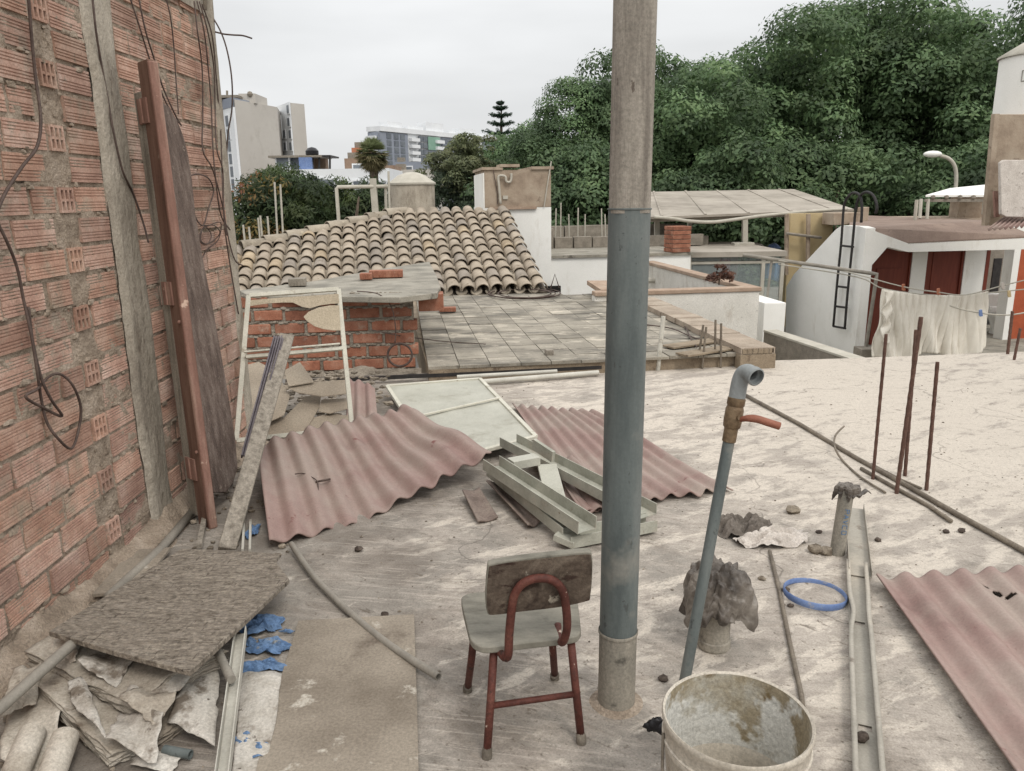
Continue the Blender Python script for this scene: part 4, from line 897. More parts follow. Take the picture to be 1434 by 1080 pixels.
# uncountable grit
m = MB(); rr_ = random.Random(4)
for i in range(1500):
    x = rr_.uniform(-1.6, 4.5); y = rr_.uniform(1.3, 6.2)
    if rr_.random() > (.9 if x < .2 else .35): continue
    z = float(floor_h(x, y)); r = rr_.uniform(.0015, .006)*(1.4 if rr_.random() < .08 else 1)
    m.tint = (rr_.uniform(.4, 1.1),)*3; m.sphere((x, y, z+r*.4), r, 5, (1.2, 1, .7), .5)
tag(m.build('floor_grit', M('grit', [rgb(110, 98, 84), rgb(165, 152, 134)], scale=40, tint=True, bump=0), smooth=0, org=(0, 0, 0)), 'crumbs of mortar and grit scattered over the cement', 'grit', kind='stuff')

# ================================================================== LEFT FOREGROUND HEAP
# flat hardboard on the floor
fb = [G(418, 871, .012), G(580, 862, .012), G(584, 985, .012), G(587, 1110, .012), G(352, 1110, .012), G(378, 1000, .012)]
tag(MB().prism(fb, Vector((0, 0, .006))).build('flat_hardboard', m_flat, bevel=.001), 'flat brown hardboard sheet lying on the cement left of the chair', 'hardboard')
# curved tube
tag(MB().pipe(smoothpath([G(408, 762, .03), G(440, 808, .022), G(490, 858, .018), G(545, 903, .02), G(614, 948, .035)], 6), .0125, .003, 14).build('curved_tube', m_tube, smooth=60), 'slightly bent dusty grey tube running from the buckled sheet to the hardboard', 'tube')
# strand board
ob = [at(68, 884, 2.34), at(266, 938, 2.10), at(404, 812, 2.62), at(372, 775, 2.85), at(252, 768, 2.98), at(180, 815, 2.72)]
zfix = [.13, .16, .10, .06, .05, .08]
ob = [G(68, 884, .20), G(160, 912, .20), G(266, 940, .20), G(340, 872, .165), G(405, 811, .13), G(385, 785, .10), G(392, 776, .10), G(345, 772, .09), G(255, 768, .09), G(160, 828, .145)]
obm = MB(); cO = sum(ob, Vector())/len(ob)
tag(obm.prism(ob, Vector((0, 0, -.018))).build('strand_board', m_osb, bevel=.002), 'dirty strand board lying on top of the paper stacks by the brick wall', 'board')
# stacks of warped paper sheets
def stack(name, label, C4, layers, th, seed, mt, curl=.05, jit=.012, cat='paper stack'):
    root = thing(name, label, cat, sum((Vector(c) for c in C4), Vector())/4)
    A, B_, Cc, D = (Vector(c) for c in C4)
    for k in range(layers):
        j = [Vector(((rnd.random()-.5)*jit, (rnd.random()-.5)*jit, 0)) for _ in range(4)]
        def fn(u, v, k=k, j=j):
            p = lerp(lerp(A+j[0], B_+j[1], u), lerp(D+j[3], Cc+j[2], u), v)
            e = min(u, 1-u, v, 1-v)
            wv = curl*(math.sin(2.6*u+seed+1.2*v)*.5+.5*math.sin(3.1*v+seed*2))
            p = p+Vector((0, 0, k*th+wv+.35*th*layers*float(vn(u*3+seed, v*3, seed+k//3))))
            if e < .02: p += Vector((.010*float(vn(u*14, v*14+k*3.7, seed)), .010*float(vn(u*14+9, v*14+k, seed+4)), .006*float(vn(u*9, v*9, seed+k))))
            return p
        m = MB(); m.tint = .86+.2*rnd.random(); m.grid(fn, 30, 22)
        m.build('sheet', mt, root, smooth=60, solid=th*.62)
    return root
m_paper_t = M('old_paper_sheets', [rgb(140, 129, 114), rgb(166, 156, 141), rgb(190, 181, 167)], scale=6, detail=9, tint=True, bump=.45, bscale=30, spots=[(rgb(116, 104, 90), 9, .6, .08)])
stack('paper_stack', 'upper stack of warped old paper sheets under the strand board', [G(40, 930, .075), G(190, 1000, .06), G(320, 935, .05), G(150, 880, .06)], 10, .0055, 3, m_paper_t, .036)
stack('paper_stack', 'lower stack of warped old paper sheets nearest the bottom left corner', [G(45, 975, .025), G(155, 1072, .012), G(262, 1020, .012), G(140, 915, .012)], 11, .0055, 8, m_paper_t, .034)
# loose sheets
def sheet(name, label, pts, z, seed, mt, curl=.02, n=16, th=.0025, grp='loose paper sheets on the heap'):
    A, B_, Cc, D = (G(x, y, zz*.72 if zz > .03 else zz) for (x, y), zz in zip(pts, z))
    def fn(u, v):
        p = lerp(lerp(A, B_, u), lerp(D, Cc, u), v); ed = 1-min(1, 6*min(u, 1-u, v, 1-v))
        return p+Vector((.010*ed*float(vn(u*9, v*9, seed)), .010*ed*float(vn(u*9, v*9, seed+1)), curl*math.sin(3*u+seed)*math.sin(2.5*v+seed)+curl*.55*float(vn(u*4, v*4, seed+2))))
    return tag(MB().grid(fn, n, n).build(name, mt, smooth=50, solid=th), label, 'paper', grp)
sheet('paper_sheet', 'pale torn paper sheet right of the stacks, beside the U rail', [(232, 1018), (300, 1040), (306, 940), (268, 935)], (.06, .06, .09, .10), 4, m_paperw, .02)
sheet('paper_sheet', 'folded white paper flap sticking out under the strand board', [(170, 975), (252, 968), (300, 915), (215, 920)], (.145, .14, .135, .14), 6, m_paperw, .02)
sheet('paper_sheet', 'crumpled paper flap lying on the upper stack near its left end', [(52, 915), (105, 925), (120, 890), (75, 885)], (.17, .17, .165, .165), 9, m_paper, .03)
sheet('paper_sheet', 'white folded paper on the floor between rail and flat hardboard', [(326, 1090), (372, 1090), (396, 945), (335, 942)], (.02, .015, .012, .02), 12, m_paperw, .012)
sheet('paper_sheet', 'pale scrap of paper lying on the lower stack', [(100, 985), (150, 1035), (118, 950), (95, 955)], (.125, .125, .13, .125), 19, m_paperw, .015)
sheet('paper_sheet', 'grey paper sheet curling at the bottom left edge', [(0, 1075), (60, 1085), (90, 985), (20, 960)], (.05, .05, .08, .08), 14, m_paper, .03)
sheet('paper_sheet', 'torn white paper edge hanging over the front of the lower stack', [(150, 1040), (215, 1060), (230, 1010), (165, 990)], (.10, .09, .10, .115), 27, m_paperw, .025)
sheet('paper_sheet', 'grey paper sheet standing crooked at the left foot of the heap', [(5, 1010), (50, 985), (60, 930), (20, 935)], (.10, .11, .16, .15), 29, m_paper, .03)
sheet('paper_sheet', 'whitish paper scrap lying over the upper stack beside the grey tube', [(110, 935), (160, 955), (190, 925), (140, 905)], (.168, .165, .165, .17), 33, m_paperw, .02)
sheet('paper_sheet', 'small white paper scrap on the cement below the lower stack', [(180, 1072), (235, 1085), (255, 1060), (205, 1050)], (.015, .012, .012, .015), 35, m_paperw, .012)
sheet('paper_sheet', 'paper flap folded down at the front corner of the upper stack', [(165, 985), (215, 1008), (250, 975), (200, 958)], (.148, .135, .15, .158), 39, m_paper, .022)
# rails and tubes on the heap
ur = thing('u_rail', 'long narrow pale U rail lying beside the flat hardboard', 'rail', G(320, 1000))
channel(MB(), G(338, 888, .11), G(310, 1110, .04), .036, .030, .003).build('rail_channel', m_alu, ur)
MB().tube([G(306, 914, .115), G(324, 952, .115)], .0135, 14).build('tube', m_tube).name = 'short_tube'
o = bpy.data.objects['short_tube']; tag(o, 'short grey tube lying across the U rail under the board corner', 'tube', 'tubes on the heap')
tag(MB().pipe([G(-20, 1010, .14), G(52, 945, .165), G(100, 903, .175)], .017, .003, 14).build('grey_tube', m_tube, smooth=60), 'grey tube crossing the paper stacks at the left edge', 'tube', 'tubes on the heap')
tag(MB().pipe([G(230, 1050, .02), G(267, 1057, .02)], .013, .003, 14).build('short_tube', m_pipe, smooth=60), 'short blue grey tube end lying before the lower paper stack', 'tube', 'tubes on the heap')
tag(MB().tube([G(270, 716, .03), G(224, 770, .03), G(152, 836, .06)], .020, 10).build('wall_tube', m_tube, smooth=180), 'long grey tube lying along the foot of the brick wall', 'tube', 'tubes on the heap')
tag(MB().bar(G(287, 722, .03), G(279, 765, .05), .022, .02).build('wood_batten', m_greywood), 'short grey batten lying between door jamb and strand board', 'batten', 'battens by the plank foot')
tag(MB().bar(G(342, 730, .02), G(340, 772, .03), .010, .02).build('wood_batten', m_alu), 'thin pale batten lying left of the buckled sheet, left one of two', 'batten', 'battens by the plank foot')
tag(MB().bar(G(351, 730, .02), G(350, 772, .03), .010, .02).build('wood_batten', m_alu), 'thin pale batten lying left of the buckled sheet, right one of two', 'batten', 'battens by the plank foot')
tag(MB().bar(G(212, 770, .03), G(160, 832, .05), .16, .012).build('grey_board', m_flat), 'narrow grey board lying against the foot of the brick wall', 'board')
# two rolled cylinders bottom left
for (x, y, l) in ((30, 1062, 'rolled paper tube at the bottom left corner, left of the pair'), (78, 1068, 'rolled paper tube at the bottom left corner, right of the pair')):
    p = G(x, y, .06); tag(MB().pipe([p+V(.03, -.14, -.03), p+V(-.03, .10, .0)], .036, .004, 24).build('paper_roll', m_paper, smooth=60), l, 'paper roll', 'paper rolls in the corner')
# blue rags
def bluerag(l, px, rx, ry, seed, h=.02):
    c = G(*px, .004); m = crumple((0, 0, 0), rx, ry, h*.7, seed, 26, .9)
    for p in m.v: p += c; p.z = max(p.z, .004)
    tag(m.build('blue_rag', m_bluerag, smooth=24), l, 'rag', 'blue rags by the flat hardboard')
bluerag('blue plastic rag just under the right corner of the strand board', (370, 882), .075, .055, 31, .03)
bluerag('blue plastic rag between U rail and flat hardboard, middle of the line', (378, 908), .085, .045, 33, .02)
bluerag('blue plastic rag between U rail and flat hardboard, lower of the line', (372, 932), .08, .04, 37, .016)
bluerag('blue plastic rag near the bottom edge beside the U rail', (346, 1046), .06, .04, 41, .02)
bluerag('blue plastic rag behind the grey leaning plank foot', (352, 748), .03, .06, 43, .02)
bluerag('small blue shred beside the upper blue rag', (400, 886), .03, .012, 51, .012)
bluerag('small blue shred at the edge of the flat hardboard', (402, 908), .035, .014, 53, .012)
bluerag('small blue shred left of the middle blue rag', (350, 900), .03, .02, 57, .014)
# chunks of rubble at the heap
m = MB(); r2 = random.Random(9)
for i in range(420):
    x = r2.uniform(-1.66, -1.0); y = r2.uniform(1.5, 4.3)
    if r2.random() < (x+1.66)/.75: continue
    r = r2.uniform(.004, .016); m.tint = (r2.uniform(.6, 1.1),)*3; m.sphere((x, y, r*.5+.02*max(0, 1-(x+1.66)/.2)), r, 6, (1.3, 1, .7), .5)
tag(m.build('rubble_crumbs', bpy.data.materials['grit'], smooth=0, org=(0, 0, 0)), 'mortar crumbs along the foot of the brick wall', 'rubble', kind='stuff')
m = MB()
for i in range(240):
    p = tiltplane(r2.uniform(345, 545), r2.uniform(520, 612), 4.8, -.03, .22); r = r2.uniform(.008, .03); m.tint = (r2.uniform(.6, 1.1),)*3; m.sphere(p, r, 6, (1.4, 1, .6), .5)
tag(m.build('rubble_heap', bpy.data.materials['grit'], smooth=0, org=(0, 0, 0)), 'heap of mortar rubble under the torn hardboard', 'rubble', kind='stuff')

# ================================================================== NEIGHBOUR ROOFS
GR = math.radians(8); Ed = Vector((math.cos(GR), math.sin(GR), 0)); Dd = Vector((-math.sin(GR), math.cos(GR), 0)); UP = Vector((0, 0, 1))
# ruined brick wall at our roof edge
rb = thing('ruined_brick_wall', 'low ruined red brick wall with thick mortar at the far roof edge', 'wall', at(450, 520, 6.6))
W0 = at(335, 520, 6.55); W0.z = 0; ex = Vector((1, .10, 0)).normalized(); ey = Vector((-.10, 1, 0)).normalized()
wl = (at(590, 520, 6.6)-W0).length*.985
m = MB(); m.box8([W0+ey*.015, W0+ex*(wl-.03)+ey*.015, W0+ex*(wl-.03)+ey*.13, W0+ey*.13]+[p+UP*.66 for p in (W0+ey*.015, W0+ex*(wl-.03)+ey*.015, W0+ex*(wl-.03)+ey*.13, W0+ey*.13)])
m.build('mortar_core', m_greymortar, rb)
mbk = MB(); CHb = .112
for c in range(6):
    z0 = .035+c*CHb; x = -.1-(.13 if c % 2 else 0); lim = wl-[.02, .0, .0, .0, .04, .13][c]
    while x < lim-.03:
        L = min(.245+(rnd.random()-.5)*.02, lim-x); t = .75+.45*rnd.random(); h = (rnd.random()-.5)*.12; mbk.tint = (t*(1+h*.5), t*(1-h*.1), t*(1-h*.5))
        if L > .05:
            p = W0+ex*x+ey*((rnd.random()-.5)*.012); dz = UP*((rnd.random()-.5)*.01)
            sk_ = ey*((rnd.random()-.5)*.014); q = [p, p+ex*L+sk_, p+ex*L+ey*.12, p+ey*.12]
            mbk.box8([k_+UP*z0+dz for k_ in q]+[k_+UP*(z0+.088)+dz for k_ in q])
        x += L+.022+rnd.random()*.012
mj = MB()
for c in range(7):
    x = .02
    while x < wl-.05:
        p = W0+ex*x+ey*(.004+.01*rnd.random())+UP*(.022+c*CHb+(rnd.random()-.5)*.02); mj.sphere(p, rnd.uniform(.008, .02), 7, (1.6, .8, .8), .5); x += rnd.uniform(.015, .05)
mj.build('joint_mortar', m_greymortar, rb, smooth=50)
mbk.build('brick_courses', m_redbrick, rb, bevel=.008)
a, b = np.meshgrid(np.linspace(0, wl+.02, 110), np.linspace(0, 1, 14))
top = .055+.10*np.clip(fbm(a*3.1, a*0+3, 6, 4)+.08, -.3, 1)
hz = top*(1-b)+.0*b; off = -.02-.10*b-.02*fbm(a*9, b*4, 3, 4)
Xg = W0.x+ex.x*a+ey.x*off; Yg = W0.y+ex.y*a+ey.y*off; Zg = hz+.015*fbm(a*12, b*6, 8, 3)
m = MB().npgrid(Xg, Yg, Zg); m.build('mortar_foot', m_greymortar, rb, smooth=70)
# wire ring and cable on it
tag(MB().tube(smoothpath([at(500, 408, 6.5), at(530, 412, 6.47), at(548, 430, 6.46), at(554, 460, 6.46), at(553, 480, 6.46)]), .005, 6).build('thin_cable', m_wire, smooth=180), 'thin cable hanging over the ruined brick wall down to the hose ring', 'cable')
rcx, rcy = 560, 497
tag(MB().tube([at(rcx+17*math.cos(t*2*PI/28), rcy+16*math.sin(t*2*PI/28), 6.47) for t in range(28)], .010, 7, closed=True).build('hose_ring', m_wire, smooth=180), 'small dark hose ring hanging on the ruined brick wall', 'hose')
# grey slab over the brick wall
gs = [G(335, 407, .70), G(350, 416, .69), G(480, 417, .69), G(560, 418, .69), G(612, 412, .69), G(617, 402, .70), G(612, 385, .72), G(601, 362, .74), G(520, 374, .74), G(440, 388, .74), G(340, 403, .72)]
sg = thing('grey_roof_slab', 'grey tiled concrete slab jutting over the ruined brick wall', 'slab', gs[3])
gs = [Vector((p.x, p.y, .70)) for p in gs]
MB().prism(gs, Vector((0, 0, -.05))).build('slab', m_slabgrey, sg, bevel=.006)
m = MB()
pcs = [G(586, 418, .62), G(617, 418, .62)]
MB().box(at(602, 424, 6.75)+V(0, .1, 0), ex*.11, ey*.10, UP*.075).build('corner_brick', m_redbrick, sg, bevel=.005)
# hollow bricks lying on the slab
def flatbrick(name, label, c, L, wd, h, rot, mt=m_redbrick, grp='loose bricks on the roofs'):
    x = Vector((math.cos(rot), math.sin(rot), 0)); y = Vector((-math.sin(rot), math.cos(rot), 0))
    m = MB(); m.box(c+UP*h/2, x*L/2, y*wd/2, UP*(h/2)); 
    for i in range(5): m.box(c+UP*h*.5+x*(L*(i-2)/5.5)-y*wd/2, x*.004, y*.004, UP*h*.46)
    return tag(m.build(name, mt, bevel=.004), label, 'brick', grp)
flatbrick('loose_brick', 'loose red hollow brick lying on the grey roof slab', G(541, 388, .71), .34, .14, .07, .12)
flatbrick('loose_brick', 'broken red brick lying just left of the larger one on the grey slab', G(513, 391, .71), .12, .12, .06, .1)
flatbrick('loose_brick', 'pale broken block lying on the left of the grey roof slab', G(417, 400, .71), .16, .12, .07, .2, m_block)
flatbrick('loose_brick', 'small red brick lying at the left corner of the tiled terrace', G(627, 436, .14), .20, .12, .05, .1)

# ------------------------------------------------------------------ tiled terrace
tz = .125
tr = thing('tiled_terrace', 'flat weathered roof terrace paved with grey square tiles', 'terrace', G(700, 480, tz))
T00 = G(600, 514, tz); T10 = G(1068, 492, tz); T01 = G(600, 411, tz); T11 = G(912, 411, tz)
m = MB().prism([T00+V(0, .0, -.02), T10+V(0, 0, -.02), T11+V(0, 0, -.02), T01+V(-.35, 0, -.02)], Vector((0, 0, -.35))); m.build('terrace_slab', m_edge, tr)
m = MB(); dT = Dd; eT = Ed; n1 = int((T10-T00).length/.262)
for i in range(-9, n1+2):
    for j in range(0, 19):
        p = T00+eT*i*.262+dT*j*.262
        q = [p, p+eT*.256, p+eT*.256+dT*.256, p+dT*.256]
        # keep inside the outline
        def inside(c):
            s1 = (T10-T00).cross(c-T00).z > -.004; s2 = (T11-T10).cross(c-T10).z > -.02; s4 = (T00-(T01+V(-.35, 0, 0))).cross(c-(T01+V(-.35, 0, 0))).z > -.02; s3 = (T01-T11).cross(c-T11).z > -.02
            return s1 and s2 and s3 and s4
        if not all(inside(c) for c in (sum(q, Vector())/4,)): continue
        h = (rnd.random()-.5)*.008; t = .80+.30*rnd.random(); t *= 1.2 if rnd.random() < .15 else 1; m.tint = (t, t*.99, t*.97)
        b0 = [c+UP*(-.025) for c in q]; t0 = [c+UP*(h*(.5+rnd.random())) for c in q]
        m.box8(b0+t0)
m.build('paving_tiles', m_terr, tr)
# hollow brick coping down the right side
cA = G(905, 419, .19); cB = G(1062, 487, .19); cdir = (cB-cA).normalized(); cs = Vector((cdir.y, -cdir.x, 0)); cs = cs if cs.x > 0 else -cs
cp = thing('terrace_coping', 'row of flat hollow bricks capping the right edge of the tiled terrace', 'coping', cB)
m = MB(); Lc = (cB-cA).length
m.box8([cA-cs*.14+UP*-.10, cB-cs*.14+UP*-.10, cB+cs*.13+UP*-.10, cA+cs*.13+UP*-.10, cA-cs*.14, cB-cs*.14, cB+cs*.13, cA+cs*.13]); m.v = [p-UP*.012 for p in m.v]
m.build('coping_bed', m_edge, cp)
m = MB(); nb_ = int(Lc/.25)
for i in range(nb_+1):
    p = cB-cdir*(i*.25+.0); q = p-cdir*.243
    if i == 0:   # front brick shows its open cells
        for k in range(7): s_ = -.15+.30*k/6; m.bar(p+cs*s_-UP*.03, q+cs*s_-UP*.03, .010, .05)
        m.bar(p-UP*.006, q-UP*.006, .31, .010); m.bar(p-UP*.056, q-UP*.056, .31, .010)
    else:
        t = .9+.2*rnd.random(); m.tint = (t, t, t); m.box((p+q)/2-UP*.03+V(0, 0, (rnd.random()-.5)*.01), cdir*.1215, cs*(.15+rnd.random()*.01), UP*.028)
m.build('hollow_bricks', M('coping_brick', [rgb(146, 130, 113), rgb(168, 152, 134)], scale=5, tint=True, bump=.4, spots=[(rgb(172, 158, 140), 4, .5, .15)]), cp)
MB().box(cB+cdir*-.05+V(0, 0, -.16), cdir*.06, cs*.16, UP*.10).build('coping_end', m_edge, cp)
# coil of cable on the terrace and loose cables
def terr(x, y, dz=.02): return G(x, y, tz+dz)
P = []
for i in range(90):
    t = i/89; a = t*2*PI*4; P.append(terr(732+52*math.cos(a)*(1-.25*t)+6*math.sin(a*.37), 411+8*math.sin(a)*(1-.3*t), .02+.03*t))
tag(MB().tube(P, .008, 6).build('cable_coil', m_wire, smooth=180), 'loose coil of grey cable lying on the terrace before the roof tiles', 'cable')
tag(MB().tube(smoothpath([terr(905, 455), terr(940, 460), terr(975, 474), terr(1010, 480), terr(1025, 487), terr(1030, 505, -.1)]), .007, 6).build('terrace_cable', m_wire, smooth=180), 'grey cable trailing over the right side of the tiled terrace', 'cable', 'cables on the terrace')
tag(MB().tube(smoothpath([at(930, 424, 9.8), terr(958, 456), terr(968, 476), terr(976, 486)]), .007, 6).build('terrace_cable', m_wire, smooth=180), 'thin cable dropping from the parapet across the hollow brick coping', 'cable', 'cables on the terrace')
tag(MB().tube(smoothpath([terr(520, 462, .35), terr(560, 470, .2), terr(620, 478), terr(680, 482)]), .005, 6).build('terrace_cable', m_wire, smooth=180), 'thin line stretched from the ruined brick wall over the terrace', 'cable', 'cables on the terrace')
flatbrick('loose_brick', 'small grey cube of mortar on the near edge of the terrace', terr(769, 497, .0), .07, .07, .05, .2, m_block)
for (x0, y0, x1, y1, l) in ((935, 486, 1005, 476, 'thin board lying on the right of the terrace, far one'), (955, 497, 1020, 487, 'thin board lying on the right of the terrace, near one')):
    tag(MB().bar(terr(x0, y0, .02), terr(x1, y1, .02), .16, .015).build('thin_board', m_edge), l, 'board', 'thin boards on the terrace')

# ------------------------------------------------------------------ clay tile roof
RD = Vector((-.179, .984, 0)); RE = Vector((.984, .179, 0)); SL = math.radians(19)
RV = (RD*math.cos(SL)+UP*math.sin(SL)); RN = RE.cross(RV).normalized(); RN = RN if RN.z > 0 else -RN
R0 = at(762, 406, 11.35)
ro = thing('clay_tile_roof', 'old roof of dusty half round clay tiles sloping toward our roof', 'roof', R0)
def onroof(x, y):
    p = onp(x, y, R0, RN)-R0; return (p.dot(RE), p.dot(RV))
hipA, hipB, rdg = onroof(338, 352), onroof(552, 303), onroof(712, 297)
m = MB(); mc = MB()
pitch = .212; ncol = 27; EX = .30
def topv(u):
    if u < hipB[0]:
        t = (u-hipA[0])/(hipB[0]-hipA[0]); return hipA[1]+(hipB[1]-hipA[1])*t
    return hipB[1]+(rdg[1]-hipB[1])*(u-hipB[0])/(rdg[0]-hipB[0])
def rp(u, v, h=0): return R0+RE*u+RV*v+RN*h
def barrel(mb, p, dv, rt, r0, r1, nrm, L=.38, n=8, th=.012):
    dv = dv.normalized(); sx = dv.cross(nrm).normalized(); vs = []
    for r_, l, hh in ((r0, 0, .020), (r1, L, -.012)):
        for q in (0, th):
            for k in range(n+1):
                a = PI*k/n; vs.append(p+dv*l+sx*(r_-q)*math.cos(a)+nrm*((r_-q)*math.sin(a)*.92+hh))
    k = n+1
    fs = [(i, i+1, 2*k+i+1, 2*k+i) for i in range(n)]+[(k+i, k+i+1, i+1, i) for i in range(n)]
    fs += [(k+i+1, k+i, 3*k+i, 3*k+i+1) for i in range(n)]
    mb.add(vs, fs)
for i in range(ncol):
    u = -.06-i*pitch+(rnd.random()-.5)*.012
    v = -.02+(rnd.random()-.5)*.05; tv = topv(u)
    if u < hipA[0]-.1: break
    while v < tv-.12:
        if rnd.random() > .012:
            t = .88+.18*rnd.random(); h = rnd.random(); tn = (t*1.03, t, t*.96)
            if h < .04: tn = (t*1.06, t*.97, t*.82)
            elif h < .2: tn = (t*.86, t*.86, t*.88)
            m.tint = tn; j = (rnd.random()-.5)
            barrel(m, rp(u+(rnd.random()-.5)*.018, v, .02), RV+RE*j*.06, 0, .100+rnd.random()*.006, .086, RN)
        v += EX+(rnd.random()-.5)*.03
m.build('cover_tiles', m_teja, ro, smooth=60)
# channel (pan) tiles between
for i in range(ncol):
    u = -.06-(i+.5)*pitch; tv = topv(u); v = -.06
    if u < hipA[0]-.1: break
    while v < tv-.1:
        t = .75+.3*rnd.random(); mc.tint = (t, t, t*.97)
        barrel(mc, rp(u, v, .075), RV, 0, .085, .075, -RN, .34); v += EX
mc.build('channel_tiles', m_teja, ro, smooth=60)
# bed under the tiles
ub = [rp(.06, 0, -.02), rp(.06, rdg[1], -.02), rp(rdg[0], rdg[1], -.02), rp(*hipB, -.02), rp(*hipA, -.02), rp(hipA[0], 0, -.02)]
MB().prism([rp(.05, 0, -.03), rp(rdg[0]*.3, rdg[1], -.03), rp(*hipB, -.03), rp(*hipA, -.03), rp(hipA[0], -.0, -.03)], -RN*.10).build('roof_bed', m_under, ro)
# back slope so that the roof is a solid form
MB().add([rp(rdg[0], rdg[1], -.02), rp(hipB[0], hipB[1], -.02), rp(hipB[0], hipB[1], -.02)+RD*3-UP*1.0, rp(rdg[0], rdg[1], -.02)+RD*3-UP*1.0, rp(*hipA, -.02), rp(*hipA, -.02)+RD*3-UP*1.4], [(0, 1, 2, 3), (1, 4, 5, 2)]).build('back_slope', m_teja, ro)
mcap = MB(); hA = rp(*hipA, .04); hB = rp(*hipB, .04); hd = (hB-hA); nh = int(hd.length/.36)
for i in range(nh+1):
    t = .85+.2*rnd.random(); mcap.tint = (t, t, t*.97)
    barrel(mcap, hA+hd*(i/(nh+.5)), hd, 0, .12, .10, UP, .44)
mcap.build('hip_caps', m_teja, ro, smooth=60)
mcap = MB(); hC = rp(*rdg, .0); hd = hC-rp(*hipB, 0)
ndr = int(hd.length/.36)
m = MB()
for i in range(14):
    p = hA+(hB-hA)*(.1+.065*i)+RD*.22-UP*(.03+.03*rnd.random()); m.tint = .8
    m.box(p, RE*(.14+.1*rnd.random()), RD*.10, UP*.015)
m.build('broken_tiles', m_teja, ro)

# ------------------------------------------------------------------ white house volume with water box
HB = at(772, 405, 14.7); HB.z = -1.3
def onf(x, y, o=0): return onp(x, y, HB-Dd*o, Dd)       # its front plane
wh = thing('white_rooftop_house', 'white plastered rooftop house with bare brown cistern on top', 'building', HB)
fl_, fr_, tp_ = onf(678, 290), onf(772, 290), onf(720, 238)
zt_, zm_ = onf(720, 238).z, onf(720, 291).z
def fbox(mb, x0, x1, z0, z1, d0, d1):      # box in the house grid; x along Ed measured on front plane from HB
    P = [HB+Ed*x0+Dd*d0, HB+Ed*x1+Dd*d0, HB+Ed*x1+Dd*d1, HB+Ed*x0+Dd*d1]
    return mb.box8([Vector((p.x, p.y, z0)) for p in P]+[Vector((p.x, p.y, z1)) for p in P])
xl = (fl_-HB).dot(Ed)
MB().box8([Vector((p.x, p.y, z_)) for z_ in (-2, zm_) for p in (HB+Ed*xl, HB, HB+Dd*2.0, HB+Ed*xl+Dd*2.0)]).build('wall', m_white, wh)
cist = fbox(MB(), xl+.012, -.004, zm_+.004, zt_, -.004, 1.7).build('cistern', m_render, wh, bevel=.004)
fbox(MB(), xl-.010, xl+.010, zm_-.3, zt_-.05, -.02, 1.72).build('white_side', m_white, wh)
fbox(MB(), xl+.1, -.28, zm_-.03, zm_+.02, -.05, -.006).build('ledge', m_coping, wh)
fbox(MB(), xl-.03, xl+.35, zt_+.002, zt_+.05, -.04, 1.75).build('cap_slab', m_render, cist)
fbox(MB(), xl+.30, xl+.66, zt_+.05, zt_+.10, -.05, .5).build('cap_slab', m_render, cist)
fbox(MB(), xl+.88, .04, zt_+.002, zt_+.055, -.04, 1.75).build('cap_slab', m_render, cist)
def onc(x, y): return onf(x, y, .06)
MB().tube(smoothpath([onc(701, 286), onc(699, 262), onc(698, 248), onc(703, 246), onc(708, 248), onc(709, 254), onc(714, 255), onc(716, 250), onc(716, 243)], 4), .022, 8).build('overflow_pipe', m_post, cist, smooth=180)
fbox(MB(), (onf(704, 275)-HB).dot(Ed), (onf(711, 275)-HB).dot(Ed), onf(708, 279).z, onf(708, 274).z, -.03, -.005).build('vent_plate', m_post, cist)
MB().tube([onf(690, 234, .03), onf(696, 268, .03), onf(697, 286, .03)], .008, 5).build('hanging_wire', m_wire, cist)
MB().tube([onf(772, 226, .03), onf(766, 262, .03), onf(762, 290, .03)], .012, 5).build('hanging_wire', m_post, cist)
# lower white wall and deck
dk = thing('white_deck_wall', 'long white wall carrying a rough concrete roof deck behind the pole', 'building', HB+Ed*1)
xr = (onf(969, 360)-HB).dot(Ed); zd = onf(870, 356).z
fbox(MB(), .003, xr, -1.6, zd-.05, .06, 4.2).build('wall', m_white, dk)
fbox(MB(), .003, xr+.05, zd-.05, zd, .02, 4.3).build('deck_slab', m_slabgrey, dk)
m = MB()
for i in range(9):
    x0 = .05+i*.42; fbox(m, x0, x0+.39, zd, zd+.22+.02*rnd.random(), 2.0+.04*rnd.random(), 2.18)
    if i in (0,): fbox(m, x0, x0+.39, zd+.22, zd+.42, 2.0, 2.2)
m.build('block_row', m_block, dk, bevel=.008)
m = MB()
for i in range(8):
    x0 = .05+i*.5; fbox(m, x0, x0+.47, zd, zd+.40+.03*rnd.random(), 3.7, 3.85)
m.build('block_row', m_block, dk, bevel=.008)
# rebars in front of trees on the deck
for i, (x, yt, yb) in enumerate(((778, 292, 332), (785, 284, 332), (797, 300, 332), (809, 291, 335), (819, 300, 336), (843, 292, 333), (848, 300, 333))):
    p = at(x, yb, 17.2); rebar('rebar', 'thin pale rebars standing on the deck left of the pole', p, at(x+rnd.uniform(-1, 1), yt, 17.2), .014, m_post, 'rebars on the white deck')
